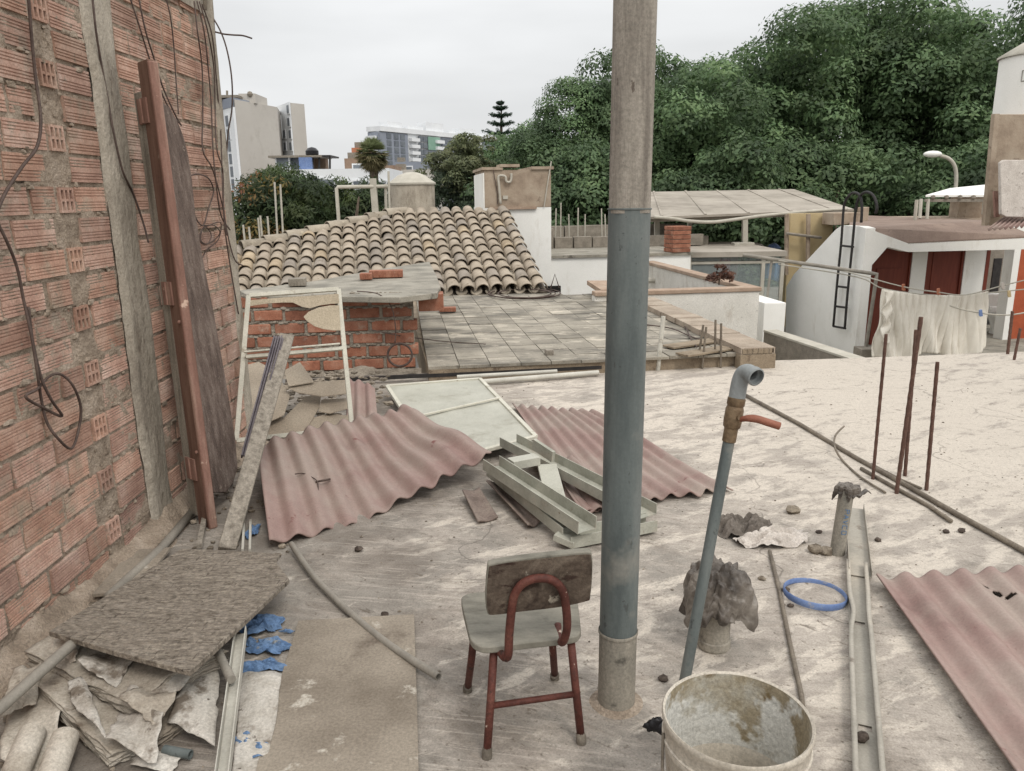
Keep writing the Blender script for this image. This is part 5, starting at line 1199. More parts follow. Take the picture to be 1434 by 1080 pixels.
# brick chimney
ck = thing('brick_chimney', 'short square red brick chimney on the white deck', 'chimney', at(946, 350, 15.0))
cw_ = (at(965, 350, 15)-at(930, 350, 15)).length/2; c0 = at(948, 350, 15+cw_); c0.z = zd
ztc = at(946, 317, 15).z; m = MB(); nC = 6; chz = (ztc-zd)/nC
CX = Vector((math.cos(.28), math.sin(.28), 0)); CY = Vector((-math.sin(.28), math.cos(.28), 0))
for i in range(nC):
    for s in range(4):
        t = .85+.3*rnd.random(); m.tint = (t, t, t); z0 = zd+i*chz
        ax, ay = ((CX, CY), (CY, -CX), (-CX, -CY), (-CY, CX))[s]
        o_ = -.03 if i % 2 else .03
        m.box(c0-ay*(cw_*.80-.05)+ax*o_*0+UP*(i*chz+chz*.5), ax*(cw_*.80-.003-(.1 if s % 2 else 0)), ay*.05, UP*(chz*.43))
m.build('brick_courses', m_redbrick, ck, bevel=.006)
MB().box(c0+UP*(ztc-zd)*.48, CX*(cw_*.80-.02), CY*(cw_*.80-.02), UP*(ztc-zd)*.46).build('flue', m_greymortar, ck)
# ------------------------------------------------------------------ parapet with terracotta coping
PC = at(1064, 402, 10.5)
pp_ = thing('white_parapet', 'peeling white parapet with terracotta coping forming a corner', 'wall', PC)
zp = PC.z
def pbox(mb, x0, x1, z0, z1, d0, d1):
    P = [PC+Ed*x0+Dd*d0, PC+Ed*x1+Dd*d0, PC+Ed*x1+Dd*d1, PC+Ed*x0+Dd*d1]
    return mb.box8([Vector((p.x, p.y, z0)) for p in P]+[Vector((p.x, p.y, z1)) for p in P])
pbox(MB(), -1.95, 0, -2.0, zp-.06, .0, .16).build('front_wall', m_whiteold, pp_)
pbox(MB(), -.16, -.001, -2.0, zp-.061, .161, 4.6).build('side_wall', m_whiteold, pp_)
pbox(MB(), -2.3, .025, zp-.058, zp, -.02, .18).build('coping', m_coping, pp_, bevel=.01)
pbox(MB(), -.18, .025, zp-.058, zp, .182, 4.55).build('coping', m_coping, pp_, bevel=.01)
MB().prism([at(822, 393, 11.0), at(842, 406, 10.35), at(905, 404, 10.35), at(905, 392, 11.0)], Vector((0, 0, -.06))).build('coping_return', m_coping, pp_)
pbox(MB(), -2.3, -1.96, -2.0, zp-.06, .01, .16).build('front_wall', m_whiteold, pp_)
tag(MB().tube([at(905, 393, 14.4), at(929, 393, 14.4)], .05, 8).build('plastic_tray', m_post), 'pale perforated tray lying by the white wall right of the pole', 'tray')
tag(MB().box((onf(735, 408, .1)+onf(785, 406, .1))/2+UP*.02, Ed*.34, Dd*.04, UP*.06).build('dark_beam', m_dark), 'dark wooden beam lying at the end of the clay tile roof', 'beam')
tag(MB().tube([onf(771, 404, .2), onf(777, 384, .2), onf(783, 403, .2)], .012, 5).build('bent_wire', m_wire), 'bent wire sticking up behind the clay tile roof', 'wire')
# patio ground and low block wall
PZ = -1.35
tag(MB().add([(2.2, 6.9, PZ), (16, 6.9, PZ), (16, 24, PZ), (2.2, 24, PZ)], [(0, 1, 2, 3)]).build('patio_floor', m_slabgrey, smooth=0), 'grey patio floor below the white house', 'floor', kind='structure')
lw0, lw1 = G(1070, 462, -.42), G(1192, 502, -.42)
lw = thing('low_block_wall', 'low grey block wall with a pale cap running beside the patio', 'wall', lw1)
dl_ = (lw1-lw0).normalized(); lw1 = lw1+dl_*1.2; ns_ = Vector((dl_.y, -dl_.x, 0)); ns_ = ns_ if ns_.x > 0 else -ns_
MB().box8([p+UP*z_ for z_ in (-1.0, -.031) for p in (lw0, lw1, lw1+ns_*.16, lw0+ns_*.16)]).build('wall', m_block, lw)
MB().box8([p+UP*z_ for z_ in (-.03, 0) for p in (lw0-ns_*.01, lw1-ns_*.01, lw1+ns_*.19, lw0+ns_*.19)]).build('cap', m_post, lw, bevel=.004)
b0 = at(1068, 468, 12.2); b1 = at(1101, 424, 12.2)
tag(MB().box8([Vector((x, y, z_)) for z_ in (PZ, b1.z) for x, y in ((b0.x, 12.2), (b1.x, 12.2), (b1.x-.1, 13.2), (b0.x-.1, 13.2))]).build('white_pillar_base', m_white, bevel=.01), 'low white masonry block between parapet and white house', 'wall')

# ------------------------------------------------------------------ glass room
gY = 15.4
gl = thing('glass_room', 'glazed room with white frames, concrete roof and blue cloth inside', 'building', at(1030, 425, gY))
g0, g1 = at(966, 352, gY), at(1096, 366, gY)
zr = at(1030, 358, gY).z; zb = PZ
def gbox(mb, x0, x1, z0, z1, y0, y1): return mb.aabb((x0, y0, z0), (x1, y1, z1))
gbox(MB(), g0.x-.1, g1.x+.05, zr-.02, zr+.08, gY-.1, gY+3.2).build('roof_slab', m_canopy, gl)
m_gf = m_post
for x in (g0.x, at(1068, 380, gY).x, g1.x): gbox(MB(), x-.035, x+.035, zb, zr-.022, gY-.03, gY+.03).build('window_post', m_gf, gl)
gbox(MB(), g0.x+.036, g1.x-.036, zr-.16, zr-.11, gY-.028, gY+.028).build('window_head', m_gf, gl)
gbox(MB(), g0.x+.036, g1.x-.036, zr-.10, zr-.03, gY-.004, gY+.004).build('glass_pane', m_glass, gl)
gbox(MB(), g0.x+.036, g1.x-.036, zb, zr-.165, gY-.004, gY+.004).build('glass_pane', m_glass, gl)
gbox(MB(), g0.x-.3, g1.x, zb, zr-.03, gY+3.0, gY+3.1).build('back_wall', m_block, gl)
gbox(MB(), g1.x+.02, g1.x+.05, zb, zr-.03, gY+.04, gY+3.0).build('side_pane', m_glass, gl)
p = at(1068, 366, gY+.5); q = at(1092, 392, gY+.5)
def cl(u, v): return Vector((p.x+(q.x-p.x)*u, gY+.5+.05*math.sin(u*16), p.z+(q.z-p.z)*v*(1-.1*math.sin(u*5))))
m_bluecl = M('blue_cloth', [rgb(70, 120, 168), rgb(104, 150, 190)], scale=8, bump=.1)
tag(MB().grid(cl, 30, 6).build('hanging_blue_cloth', m_bluecl, smooth=180, solid=.01), 'pale blue cloth hanging inside the glass room', 'cloth')
p2 = at(1008, 362, gY+.4); q2 = at(1022, 386, gY+.4)
tag(MB().grid(lambda u, v: Vector((p2.x+(q2.x-p2.x)*u, gY+.4+.04*math.sin(u*9), p2.z+(q2.z-p2.z)*v)), 14, 5).build('hanging_pink_cloth', M('pink_cloth', [rgb(150, 100, 100), rgb(180, 130, 128)], scale=9, bump=.1), smooth=180, solid=.01), 'small dull pink cloth hanging inside the glass room', 'cloth')
# ------------------------------------------------------------------ canopy
nL, nR, fR, fL = at(905, 304, 17), at(1196, 293, 17.6), at(1112, 265, 22), at(893, 269, 21.5)
nL = lerp(nR, nL, 1.03)
cnp = thing('carport_canopy', 'large flat fibre cement canopy on thin posts before the trees', 'canopy', nL)
cnn = (nR-nL).cross(fL-nL).normalized()
m = MB(); m.prism([nL, nR, fR, fL], -cnn*.05); m.build('canopy_sheet', m_canopy, cnp)
for k in range(5):
    a0, a1 = lerp(nL, nR, .1+.2*k), lerp(fL, fR, .1+.2*k); MB().bar(a0+cnn*.012, a1+cnn*.012, .05, .02, up=cnn).build('seam', m_canopy, cnp)
MB().bar(nL-UP*.07+V(0, .12, 0), nR-UP*.07+V(0, .12, 0), .06, .09).build('edge_beam', m_block, cnp)
MB().bar(lerp(nL, fL, .5)-UP*.07, lerp(nR, fR, .5)-UP*.07, .06, .10).build('purlin', m_block, cnp)
for (x, yb, Y) in ((920, 345, 17.8), (1043, 350, 17.4), (966, 322, 21)):
    pb = at(x, yb, Y); pt = at(x, 303, Y); MB().bar(pb, Vector((pt.x, pt.y, pt.z)), .11, .11, up=(0, 1, 0)).build('post', m_post, cnp)
MB().box(at(1040, 346, 17.3), (.22, 0, 0), (0, .14, 0), (0, 0, .10)).build('post_footing', m_post, cnp, bevel=.01)
MB().box(at(980, 340, 17.8), (.16, 0, 0), (0, .14, 0), (0, 0, .16)).build('post_footing', m_block, cnp, bevel=.01)
tag(MB().tube(smoothpath([at(916, 304, 16.8), at(940, 306, 16.8), at(968, 310, 16.8), at(1000, 311, 16.8), at(1040, 306, 16.8), at(1080, 301, 16.9), at(1150, 295, 17.1), at(1186, 293, 17.2)]), .035, 8).build('sagging_conduit', m_post, smooth=180), 'pale conduit sagging under the front edge of the canopy', 'conduit')
# rubbish behind glass room roof
for (x, y, c, l) in ((1060, 346, m_ragw, 'whitish bundle on the glass room roof'), (1083, 347, m_bluep, 'small blue and red bundle at the right end of the glass room roof')):
    tag(MB().sphere(at(x, y, 18.8), .14, 8, (1.3, 1, .8), .4).build('cloth_bundle', c, smooth=50), l, 'bundle')
# yellow wall
y0_, y1_ = at(1101, 392, 16.6), at(1170, 298, 17.0)
yw = thing('yellow_wall', 'yellow plastered wall with thin brown pipes behind the ladder', 'wall', y0_)
MB().box8([Vector((x, y, z_)) for z_ in (-3, at(1130, 299, 16.6).z) for x, y in ((y0_.x, 16.6), (y0_.x+.95, 16.7), (y0_.x+.95, 16.9), (y0_.x, 16.8))]).build('wall_panel', m_yellow, yw)
for x in (1101, 1131): MB().tube([at(x, 385, 16.5), at(x+1, 300, 16.5)], .045, 6).build('downpipe', m_render, yw)
MB().tube([at(1101, 327, 16.4), at(1150, 333, 16.45)], .03, 6).build('cross_pipe', m_block, yw)

# ------------------------------------------------------------------ white house with doors
P0 = G(1196, 498, PZ); P1 = G(1100, 466, PZ); sd = (P1-P0).normalized(); sn = Vector((sd.y, -sd.x, 0)); fe = Vector((.992, .125, 0)).normalized(); fn_ = Vector((.125, -.992, 0)).normalized()
def ons(x, y): return onp(x, y, P0, sn)
def onh(x, y, o=0): return onp(x, y, P0+fn_*o, fn_)
hs_ = thing('white_patio_house', 'white single storey house with brown doors and a stepped gable side', 'building', P0)
ct_ = Vector((P0.x, P0.y, onh(1211, 320).z))
sp_ = [P0, P1, ons(1101, 402), ons(1112, 384), ons(1170, 322), ons(1178, 316), ons(1203, 317), ct_]
thk = -sn*.18 if (-sn).x > 0 else sn*.18
tpz = ct_.z
MB().prism(sp_, thk).build('side_wall', m_white, hs_)
fw = [onh(1206, 499), onh(1206, 318), onh(1272, 341), onh(1445, 333), onh(1445, 349), onh(1272, 353), onh(1243, 346), onh(1217, 376), onh(1208, 499)]
fw = [P0+fn_*.003, Vector((P0.x, P0.y, tpz))+fn_*.003]+fw[2:8]+[Vector((onh(1208, 499).x, onh(1208, 499).y, PZ))]
fw[0] += fe*.03; fw[1] += fe*.03
MB().prism(fw, sd*.26).build('front_wall', m_white, hs_)
# recessed facade behind
rec = -.9
def onr(x, y): return onh(x, y, rec)
def panel(nm, x0, x1, yt, o, mt, parent, th=.06, yb=505):
    a = onh(x0, yt, rec+o); b = onh(x1, yt, rec+o); aa = onh(x0-(yb-yt)*.085, yb, rec+o); bb = onh(x1-(yb-yt)*.085, yb, rec+o)
    x_a = (a-P0).dot(fe); x_b = (b-P0).dot(fe); z1 = onh((x0+x1)/2, yt, rec+o).z
    q = [P0+fe*x_a+fn_*(rec+o), P0+fe*x_b+fn_*(rec+o)]
    pts = [Vector((q[0].x, q[0].y, PZ)), Vector((q[1].x, q[1].y, PZ)), Vector((q[1].x, q[1].y, z1)), Vector((q[0].x, q[0].y, z1))]
    return MB().prism(pts, -fn_*th).build(nm, mt, parent)
d1 = panel('door', 1210, 1279, 343, .0, m_reddoor, hs_)
panel('door_panel', 1228, 1262, 376, .015, m_reddoor, d1, .01)
for xx, dd_ in ((1272, d1), (1345, None)):
    hp_ = onh(xx, 430, rec+.04)
    MB().sphere(hp_, .035, 8).build('handle', m_brass, dd_ or hs_)
panel('door_frame', 1300, 1303, 342, .03, m_reddoor, hs_, .04); panel('door_frame', 1350, 1353, 342, .03, m_reddoor, hs_, .04); panel('door_frame', 1277, 1280, 342, .03, m_reddoor, hs_, .04)
panel('wall_pier', 1280, 1301, 343, .05, m_white, hs_, .2)
d2 = panel('door', 1302, 1352, 343, .0, m_reddoor, hs_)
panel('door_panel', 1308, 1344, 352, .012, m_reddoor, d2, .01)
panel('wall_pier', 1354, 1384, 343, .05, m_white, hs_, .2)
panel('door_jamb', 1384, 1389, 343, .06, m_reddoor, hs_, .1)
panel('bathroom_wall', 1389, 1424, 330, -1.6, m_block, hs_, .05)
panel('bathroom_side', 1386, 1389, 343, -.1, m_white, hs_, 1.4)
panel('mirror', 1393, 1404, 362, -1.58, m_ladder, hs_, .02, 400)
panel('door_pier', 1422, 1431, 343, .06, m_white, hs_, .25)
panel('orange_door', 1431, 1480, 343, .0, m_orange, hs_)
wcb = onh(1392, 495, rec-.6); wcb.z = PZ
wc = MB().lathe([(.12, 0), (.10, .12), (.17, .34), (.20, .38), (.19, .40)], wcb, n=18, scale=(1, 1.2)); wc.aabb(wcb+V(-.2, .18, .34), wcb+V(.2, .36, .78)); wc.build('toilet', m_white, hs_, bevel=.01)
MB().box(onh(1396, 432, rec-.9), (.24, 0, 0), (0, .18, 0), (0, 0, .06)).build('basin', m_white, hs_, bevel=.02)
# roof
rf = [onh(1206, 316), onh(1272, 340), onh(1450, 331)]
zr0 = rf[1].z
rq = [P0+Vector((0, 0, tpz-P0.z)), rf[1], rf[2]]
rbk = [P0+sd*2.6, P0+sd*2.6+fe*9]
roofz = tpz
l0, l1 = onh(1216, 343, rec-.07), onh(1480, 343, rec-.07)
MB().prism([Vector((p_.x, p_.y, z_)) for p_, z_ in ((l0, onr(1300, 344).z), (l1, onr(1300, 344).z), (l1, roofz-.06), (l0, roofz-.06))], -fn_*.12).build('lintel', m_white, hs_)
MB().prism([rf[1]+UP*.004, rf[2]+UP*.004, Vector((rf[2].x, rf[2].y, roofz+.05))-fn_*1.0, Vector((rq[0].x, rq[0].y, roofz+.004))+fe*.02-fn_*.05], Vector((0, 0, -.03))).build('front_slope', m_tar, hs_)
RB = [Vector((rq[0].x, rq[0].y, roofz))-fn_*.05+fe*.02, Vector((rf[2].x, rf[2].y, roofz+.05))-fn_*1.0, Vector((rf[2].x, rf[2].y, roofz+.05))-fn_*6, Vector((rq[0].x, rq[0].y, roofz))+sd*.9+fe*.25]
MB().prism([p-UP*.002 for p in RB], Vector((0, 0, -.04))).build('flat_roof', m_tar, hs_)
# ladder
ld = thing('roof_ladder', 'black iron ladder with hooped rails fixed on the white house side', 'ladder', ons(1180, 455))
so2 = sn*(-.10) if (P0+sn*-.1-O).length < (P0-O).length else sn*.10
def ol_(x, y): return onp(x, y, P0+so2, sn)
def hoop(a, b, c): 
    return smoothpath([ol_(*p) for p in (a, b)], 2)
Lr = [(1167, 457), (1172, 400), (1178, 340), (1181, 297), (1183, 284), (1189, 274), (1196, 270)]
Rr = [(1183, 460), (1187, 410), (1194, 340), (1198, 296), (1201, 282), (1206, 273), (1213, 269), (1221, 272), (1226, 280), (1228, 292), (1226, 299)]
m_l = MB().tube(smoothpath([ol_(*p) for p in Lr]+[ol_(1204, 274), ol_(1207, 290), ol_(1206, 312)], 4), .023, 8); m_l.build('rail', m_ladder, ld, smooth=180)
MB().tube(smoothpath([ol_(*p) for p in Rr], 4), .023, 8).build('rail', m_ladder, ld, smooth=180)
for (a, b) in (((1178, 344), (1195, 346)), ((1172, 401), (1188, 403)), ((1170, 429), (1186, 431)), ((1167, 457), (1184, 460))):
    MB().tube([ol_(*a), ol_(*b)], .020, 7).build('rung', m_ladder, ld)
# clothes line frame
cf = thing('clothesline_post', 'grey pipe frame of a clothes line crossing before the white house', 'clothes line', G(1213, 492, PZ))
cA_, cB_, cC_ = at(1040, 357, 13.2), at(1228, 384, 12.6), at(1211, 492, 12.6)
MB().tube([cA_, lerp(cA_, cB_, .5), lerp(cA_, cB_, .97), cB_, lerp(cB_, cC_, .06), cC_+V(0, 0, -.2)], .030, 8).build('pipe', m_tube, cf, smooth=60)
MB().tube([at(1081, 362, 13.1), at(1068, 470, 12.9)], .022, 7).build('pipe_post', m_tube, cf)
MB().box(at(1217, 495, 12.5), (.20, 0, 0), (0, .15, 0), (0, 0, .10)).build('block_foot', m_block, cf, bevel=.01)
def cline(l, pts, r=.010):
    return tag(MB().tube(smoothpath([at(*p) for p in pts], 5), r, 5).build('washing_line', m_post, smooth=180), l, 'line', 'lines of the clothes line')
cline('upper clothes line running from the pipe to the right edge', [(1090, 365, 13.0), (1170, 377, 12.8), (1262, 401, 12.2), (1312, 409, 12.0), (1352, 413, 11.9), (1404, 400, 11.8), (1445, 390, 11.7)])
cline('lower clothes line carrying the cream cloth', [(1090, 370, 13.0), (1200, 388, 12.7), (1240, 405, 12.4), (1320, 414, 12.2), (1385, 410, 12.1), (1445, 404, 12.0)])
cline('white line hanging low before the cream cloth', [(1330, 428, 11.6), (1350, 434, 11.55), (1385, 440, 11.5), (1415, 441, 11.5), (1445, 436, 11.5)], .012)
for (x, y, Y, mt, l) in ((1265, 402, 12.2, m_orangew, 'orange clothes peg on the upper line'), (1314, 408, 12.0, m_orangew, 'pale peg on the upper line above the cloth'), (1404, 400, 11.8, m_ragw, 'white peg on the upper line before the bathroom'), (1413, 411, 12.0, m_yellow, 'yellow peg on the line by the door post'), (1373, 438, 11.45, m_bluep, 'blue peg on the low white line')):
    tag(MB().bar(at(x, y-4, Y), at(x+1, y+5, Y), .035, .03, up=(0, 1, 0)).bar(at(x-1, y-3, Y-.02), at(x-1, y+4, Y-.02), .02, .02, up=(0, 1, 0)).build('clothes_peg', mt), l, 'peg', 'pegs on the clothes lines')
# hanging cloth
top_ = [(1236, 405), (1262, 409), (1290, 413), (1320, 414), (1350, 413), (1384, 408)]
def topat(u):
    t = u*(len(top_)-1); i = min(int(t), len(top_)-2); f = t-i; return (top_[i][0]*(1-f)+top_[i+1][0]*f, top_[i][1]*(1-f)+top_[i+1][1]*f)
def cloth(u, v):
    x, y = topat(u); bot = 500-16*max(0, (u-.72)/.28)+6*math.sin(u*9); left = -14*v*(1-u)**2
    yy = y+(bot-y)*v
    ph = u*58+10*v*(u-.2)-14*v*max(0, u-.5)+1.5*math.sin(3*v+9*u); s1 = math.sin(ph); s2 = math.sin(u*23-9*v*(.9-u)+2); s3 = math.sin(u*97+9*v)
    fold = (.040*(1-abs(s1))**2.2*(.3+.8*v)*(.35+.65*math.sin(u*5+2*v)**2)+.075*s2*(.15+v)*(.4+.6*math.sin(u*7+1)**2)+.012*s3)*1.0
    p = at(x+left+ (10*math.sin(u*6)*v*.6), yy, 12.1-.12*v*(1-abs(u-.5)))
    return p+Vector((0, fold, 0))
cp_ = MB().grid(cloth, 240, 40).build('hanging_cloth', m_cloth, smooth=180, solid=.012)
tag(cp_, 'cream cloth with deep folds hung over the clothes line', 'cloth')
tag(MB().grid(lambda u, v: at(1238-6*v+10*u+2*math.sin(v*14)*(1-u), 408+72*v, 12.0)+V(0, .04*math.sin(v*20+u*4)-.05, 0), 8, 50).build('cloth_flounce', m_cloth, smooth=180, solid=.012), 'frilled cloth edge hanging at the left end of the cream cloth', 'cloth')

# ------------------------------------------------------------------ right: tank tower, awning, lamp
TY = 11.0
tw = thing('tank_tower', 'tapered brown concrete tower carrying the white water tank', 'tower', at(1420, 320, TY))
q = [at(1388, 160, TY), at(1374, 316, TY), at(1500, 316, TY), at(1500, 160, TY)]
MB().prism(q, Vector((1.0, 1.4, 0))).build('tower_body', m_render, tw, bevel=.01)
MB().prism([at(1388, 160, TY-.02)+V(0, 0, 0), at(1374, 316, TY-.02), at(1381, 316, TY-.02), at(1395, 160, TY-.02)], Vector((0.02, -.05, 0))).build('corner_strip', m_render, tw)
tk = thing('water_tank', 'white cylindrical water tank with low conical lid and faded letters', 'water tank', at(1440, 158, TY+.9))
tz0, tz1 = at(1440, 158, TY+.2).z+.0, at(1440, 70, TY+.2).z
tr_ = .62; tc_ = Vector((at(1406, 110, TY+.8).x+tr_*.995, TY+.8, 0))
MB().lathe([(tr_, tz0), (tr_, tz1), (tr_*.98, tz1+.004)], tc_, n=40).build('tank_body', m_white, tk)
MB().lathe([(tr_*1.05, tz1+.0), (tr_*1.05, tz1+.03), (tr_*.5, tz1+.24), (.0, tz1+.34)], tc_, n=40).build('lid', m_post, tk, smooth=60)
m = MB()
for k, chh in enumerate('OC'):
    for (x0, y0), (x1, y1) in LET[chh]:
        def pt(x, y):
            a = -2.65+k*.22+x*.055; return tc_+Vector((tr_*1.004*math.cos(a), tr_*1.004*math.sin(a), tz1-.36+y*.035))
        m.tube([pt(x0, y0), pt(x1, y1)], .008, 5)
m.build('faded_letters', m_greytxt, tk)
q = [at(1401, 228, 10.6), at(1402, 300, 10.5), at(1409, 304, 10.5), at(1460, 305, 10.5), at(1460, 224, 10.6), at(1406, 224, 10.6)]
tag(MB().prism(q, Vector((0, .06, 0))).build('white_board', m_ragw, bevel=.01), 'white rounded board leaning against the tank tower', 'board')
tag(MB().bar(at(1396, 304, 10.7), at(1394, 268, 10.8), .06, .04, up=(0, 1, 0)).build('red_batten', m_jambedge), 'short reddish batten leaning on the tank tower', 'batten')
corr('roof_sheet', 'dark red corrugated sheet edge on the roof below the tank tower', at(1412, 300, 11.0), at(1462, 300, 11.0), at(1450, 316, 10.3), at(1382, 322, 10.3), 9, .018, None, mat_=m_redsheet, nu=90, nv=6, group=None)
MB
aw = thing('white_awning', 'white corrugated awning on thin posts under the street lamp', 'awning', at(1330, 300, 17.5))
A_, B2, C2, D2 = at(1296, 276, 16.5), at(1390, 276, 16.5), at(1390, 260, 19), at(1330, 266, 19)
MB().prism([A_, B2, C2, D2], Vector((0, 0, .04))).build('awning_sheet', m_white, aw)
MB().bar(A_-UP*.07, B2-UP*.07, .06, .06).build('awning_beam', m_block, aw)
for k in range(5): MB().sphere(lerp(A_, B2, .1+.2*k)+V(0, -.04, 0), .05, 7).build('beam_bracket', m_block, aw)
for x, yb in ((1289, 306), (1299, 309), (1378, 300)): MB().tube([at(x-1, yb, 16.4), at(x+1, 279, 16.5)], .035, 7).build('awning_post', m_post, aw)
tag(MB().tube([at(1281, 312, 16.0), at(1284, 280, 16.0)], .035, 7).build('steel_stub', m_post), 'pale short post standing left of the white awning', 'post')
tag(MB().box(at(1372, 290, 18.5), (.6, 0, 0), (0, .2, 0), (0, 0, .35)).build('small_rooftop_wall', m_render, bevel=.01), 'low pale wall under the white awning', 'wall')
# neighbour roof beyond the house
nr = [at(1215, 316, 15.8), at(1400, 316, 15.8), at(1400, 302, 19), at(1232, 303, 19)]
tag(MB().prism(nr, Vector((0, 0, -.25))).build('rear_roof', m_render, bevel=.01), 'pale brown flat roof behind the white house', 'roof')
tag(MB().box(at(1180, 306, 16.4), (.35, .1, 0), (0, .3, 0), (0, 0, .12)).box(at(1208, 304, 16.4), (.12, .1, 0), (0, .1, 0), (0, 0, .2)).build('rubble_blocks', m_render, bevel=.01), 'brown lumps of masonry behind the ladder hoops', 'rubble')
sl_ = thing('street_lamp', 'white curved street lamp rising before the dark trees', 'street lamp', at(1340, 300, 24))
MB().tube(smoothpath([at(1336, 330, 24), at(1338, 270, 24), at(1339, 245, 24), at(1336, 231, 24), at(1328, 222, 24), at(1316, 218, 24)], 6), .055, 10).build('lamp_arm', m_post, sl_, smooth=180)
MB().sphere(at(1306, 216, 24), .22, 14, (1.3, .6, .45)).build('lamp_head', m_white, sl_, smooth=180)
MB().tube([at(1336, 330, 24), at(1336, 330, 24)+V(0, 0, -6)], .09, 8).build('lamp_pole', m_post, sl_)

# ================================================================== TREES
def leafmesh(name, mt, clumps, leaf, seed, droop=.25, aspect=.5, per=120, tvar=.35, shell=.6):
    """clumps: list of (x,y,z,r,tone). One mesh of small diamond leaves gathered in clumps."""
    g = np.random.default_rng(seed); Vs = []; Ts = []
    for (x, y, z, r, tone) in clumps:
        n = max(8, int(per*(r*r)))
        d = g.normal(size=(n, 3)); d /= np.linalg.norm(d, axis=1)[:, None]; d[:, 2] = np.where(g.random(n) < .72, np.abs(d[:, 2]), d[:, 2])
        rad = r*(shell+(1-shell)*g.random(n)**.5)*(1+.35*(g.random(n)-.5))
        c = np.array((x, y, z))+d*rad[:, None]*np.array((1, 1, .8))
        nrm = d*.95+np.array((0, 0, .30))+g.normal(size=(n, 3))*.14; nrm /= np.linalg.norm(nrm, axis=1)[:, None]
        t = np.cross(nrm, g.normal(size=(n, 3))); t /= np.linalg.norm(t, axis=1)[:, None]; t[:, 2] -= droop; t /= np.linalg.norm(t, axis=1)[:, None]
        s = np.cross(nrm, t); L = leaf*(.7+.6*g.random(n))[:, None]; w_ = L*aspect
        q = np.stack([c-t*L*.5, c+s*w_*.5-nrm*L*.06, c+t*L*.5, c-s*w_*.5-nrm*L*.06], 1); Vs.append(q.reshape(-1, 3))
        tt = tone*(1-tvar/2+tvar*g.random(n)); Ts.append(np.stack([tt*(1+.10*(g.random(n)-.5)), tt, tt*(1-.15*g.random(n)), np.ones(n)], 1))
    co = np.concatenate(Vs); nf = len(co)//4; me = bpy.data.meshes.new(name)
    me.vertices.add(len(co)); me.vertices.foreach_set('co', co.astype(np.float32).ravel()); me.loops.add(nf*4); me.loops.foreach_set('vertex_index', np.arange(nf*4, dtype=np.int32))
    me.polygons.add(nf); me.polygons.foreach_set('loop_start', np.arange(0, nf*4, 4, dtype=np.int32)); me.update(); me.validate()
    a = me.attributes.new('tint', 'FLOAT_COLOR', 'FACE'); a.data.foreach_set('color', np.concatenate(Ts).astype(np.float32).ravel())
    me.materials.append(mt); return me
def crownclumps(rx, ry, rz, n, seed, cr=(.5, .95), inner=.25, lobes=9, tone=(.75, 1.3), low=-.5):
    g = random.Random(seed); out = []
    lb = []
    for i in range(lobes):
        a = g.random()*2*PI; h = g.uniform(low, .95); k = math.sqrt(max(0, 1-h*h))*g.uniform(.55, .95)
        lb.append((Vector((math.cos(a)*k*.72, math.sin(a)*k*.72, h*.70)), g.uniform(.30, .46), g.uniform(.85, 1.12)))
    for i in range(n):
        c, r, tn = g.choice(lb)
        d = Vector((g.gauss(0, 1), g.gauss(0, 1), g.gauss(.25, 1))).normalized(); p = c+d*r*(1 if g.random() > inner else g.random())
        out.append((p.x*rx, p.y*ry, p.z*rz, g.uniform(*cr), g.uniform(*tone)*tn))
    return out
def trunkmesh(h, r, seed, limbs=6, spread=2.2, up=2.5):
    g = random.Random(seed); m = MB(); P = [V(0, 0, 0)]; 
    for i in range(1, 6): P.append(V(g.uniform(-.12, .12)*i, g.uniform(-.12, .12)*i, h*i/5))
    m.tube(P, [r*(1.35 if i == 0 else 1-.09*i) for i in range(6)], 10)
    for k in range(limbs):
        a = 2*PI*k/limbs+g.uniform(-.3, .3); b = P[3+k % 3]; s = spread*g.uniform(.7, 1.1)
        Q = [b, b+V(math.cos(a)*s*.35, math.sin(a)*s*.35, up*.4), b+V(math.cos(a)*s*.75, math.sin(a)*s*.75, up*.75), b+V(math.cos(a)*s, math.sin(a)*s, up*1.15)]
        m.tube(Q, [r*.5, r*.38, r*.24, r*.08], 7)
    return m
def plant_tree(name, label, loc, crown_me, trunk_m, cz, rot, grp=None, cat='tree', mt=m_bark):
    root = thing(name, label, cat, loc, grp)
    o = bpy.data.objects.new('crown', crown_me); C.objects.link(o); o.parent = root; o.location = (0, 0, cz); o.rotation_euler = (0, 0, rot)
    if trunk_m is not None:
        t = bpy.data.objects.new('trunk', trunk_m); C.objects.link(t); t.parent = root
    return root
GZ = -6
def trunkdata(m):
    me = bpy.data.meshes.new('trunk'); me.from_pydata([tuple(p) for p in m.v], [], m.f); me.materials.append(m_bark); me.shade_smooth(); return me
tkA = trunkdata(trunkmesh(7.5, .45, 3, 8, 3.2, 3.5)); tkB = trunkdata(trunkmesh(5.0, .25, 5, 6, 1.8, 2.2))
fic = [leafmesh('crown', m_leaf, crownclumps(5.4, 4.8, 5.2, 230, 40+k, (.55, 1.25), .10, 17, (.62, 1.35), -.8), .185, 60+k, .40, .52, 400, .24, .74) for k in range(3)]
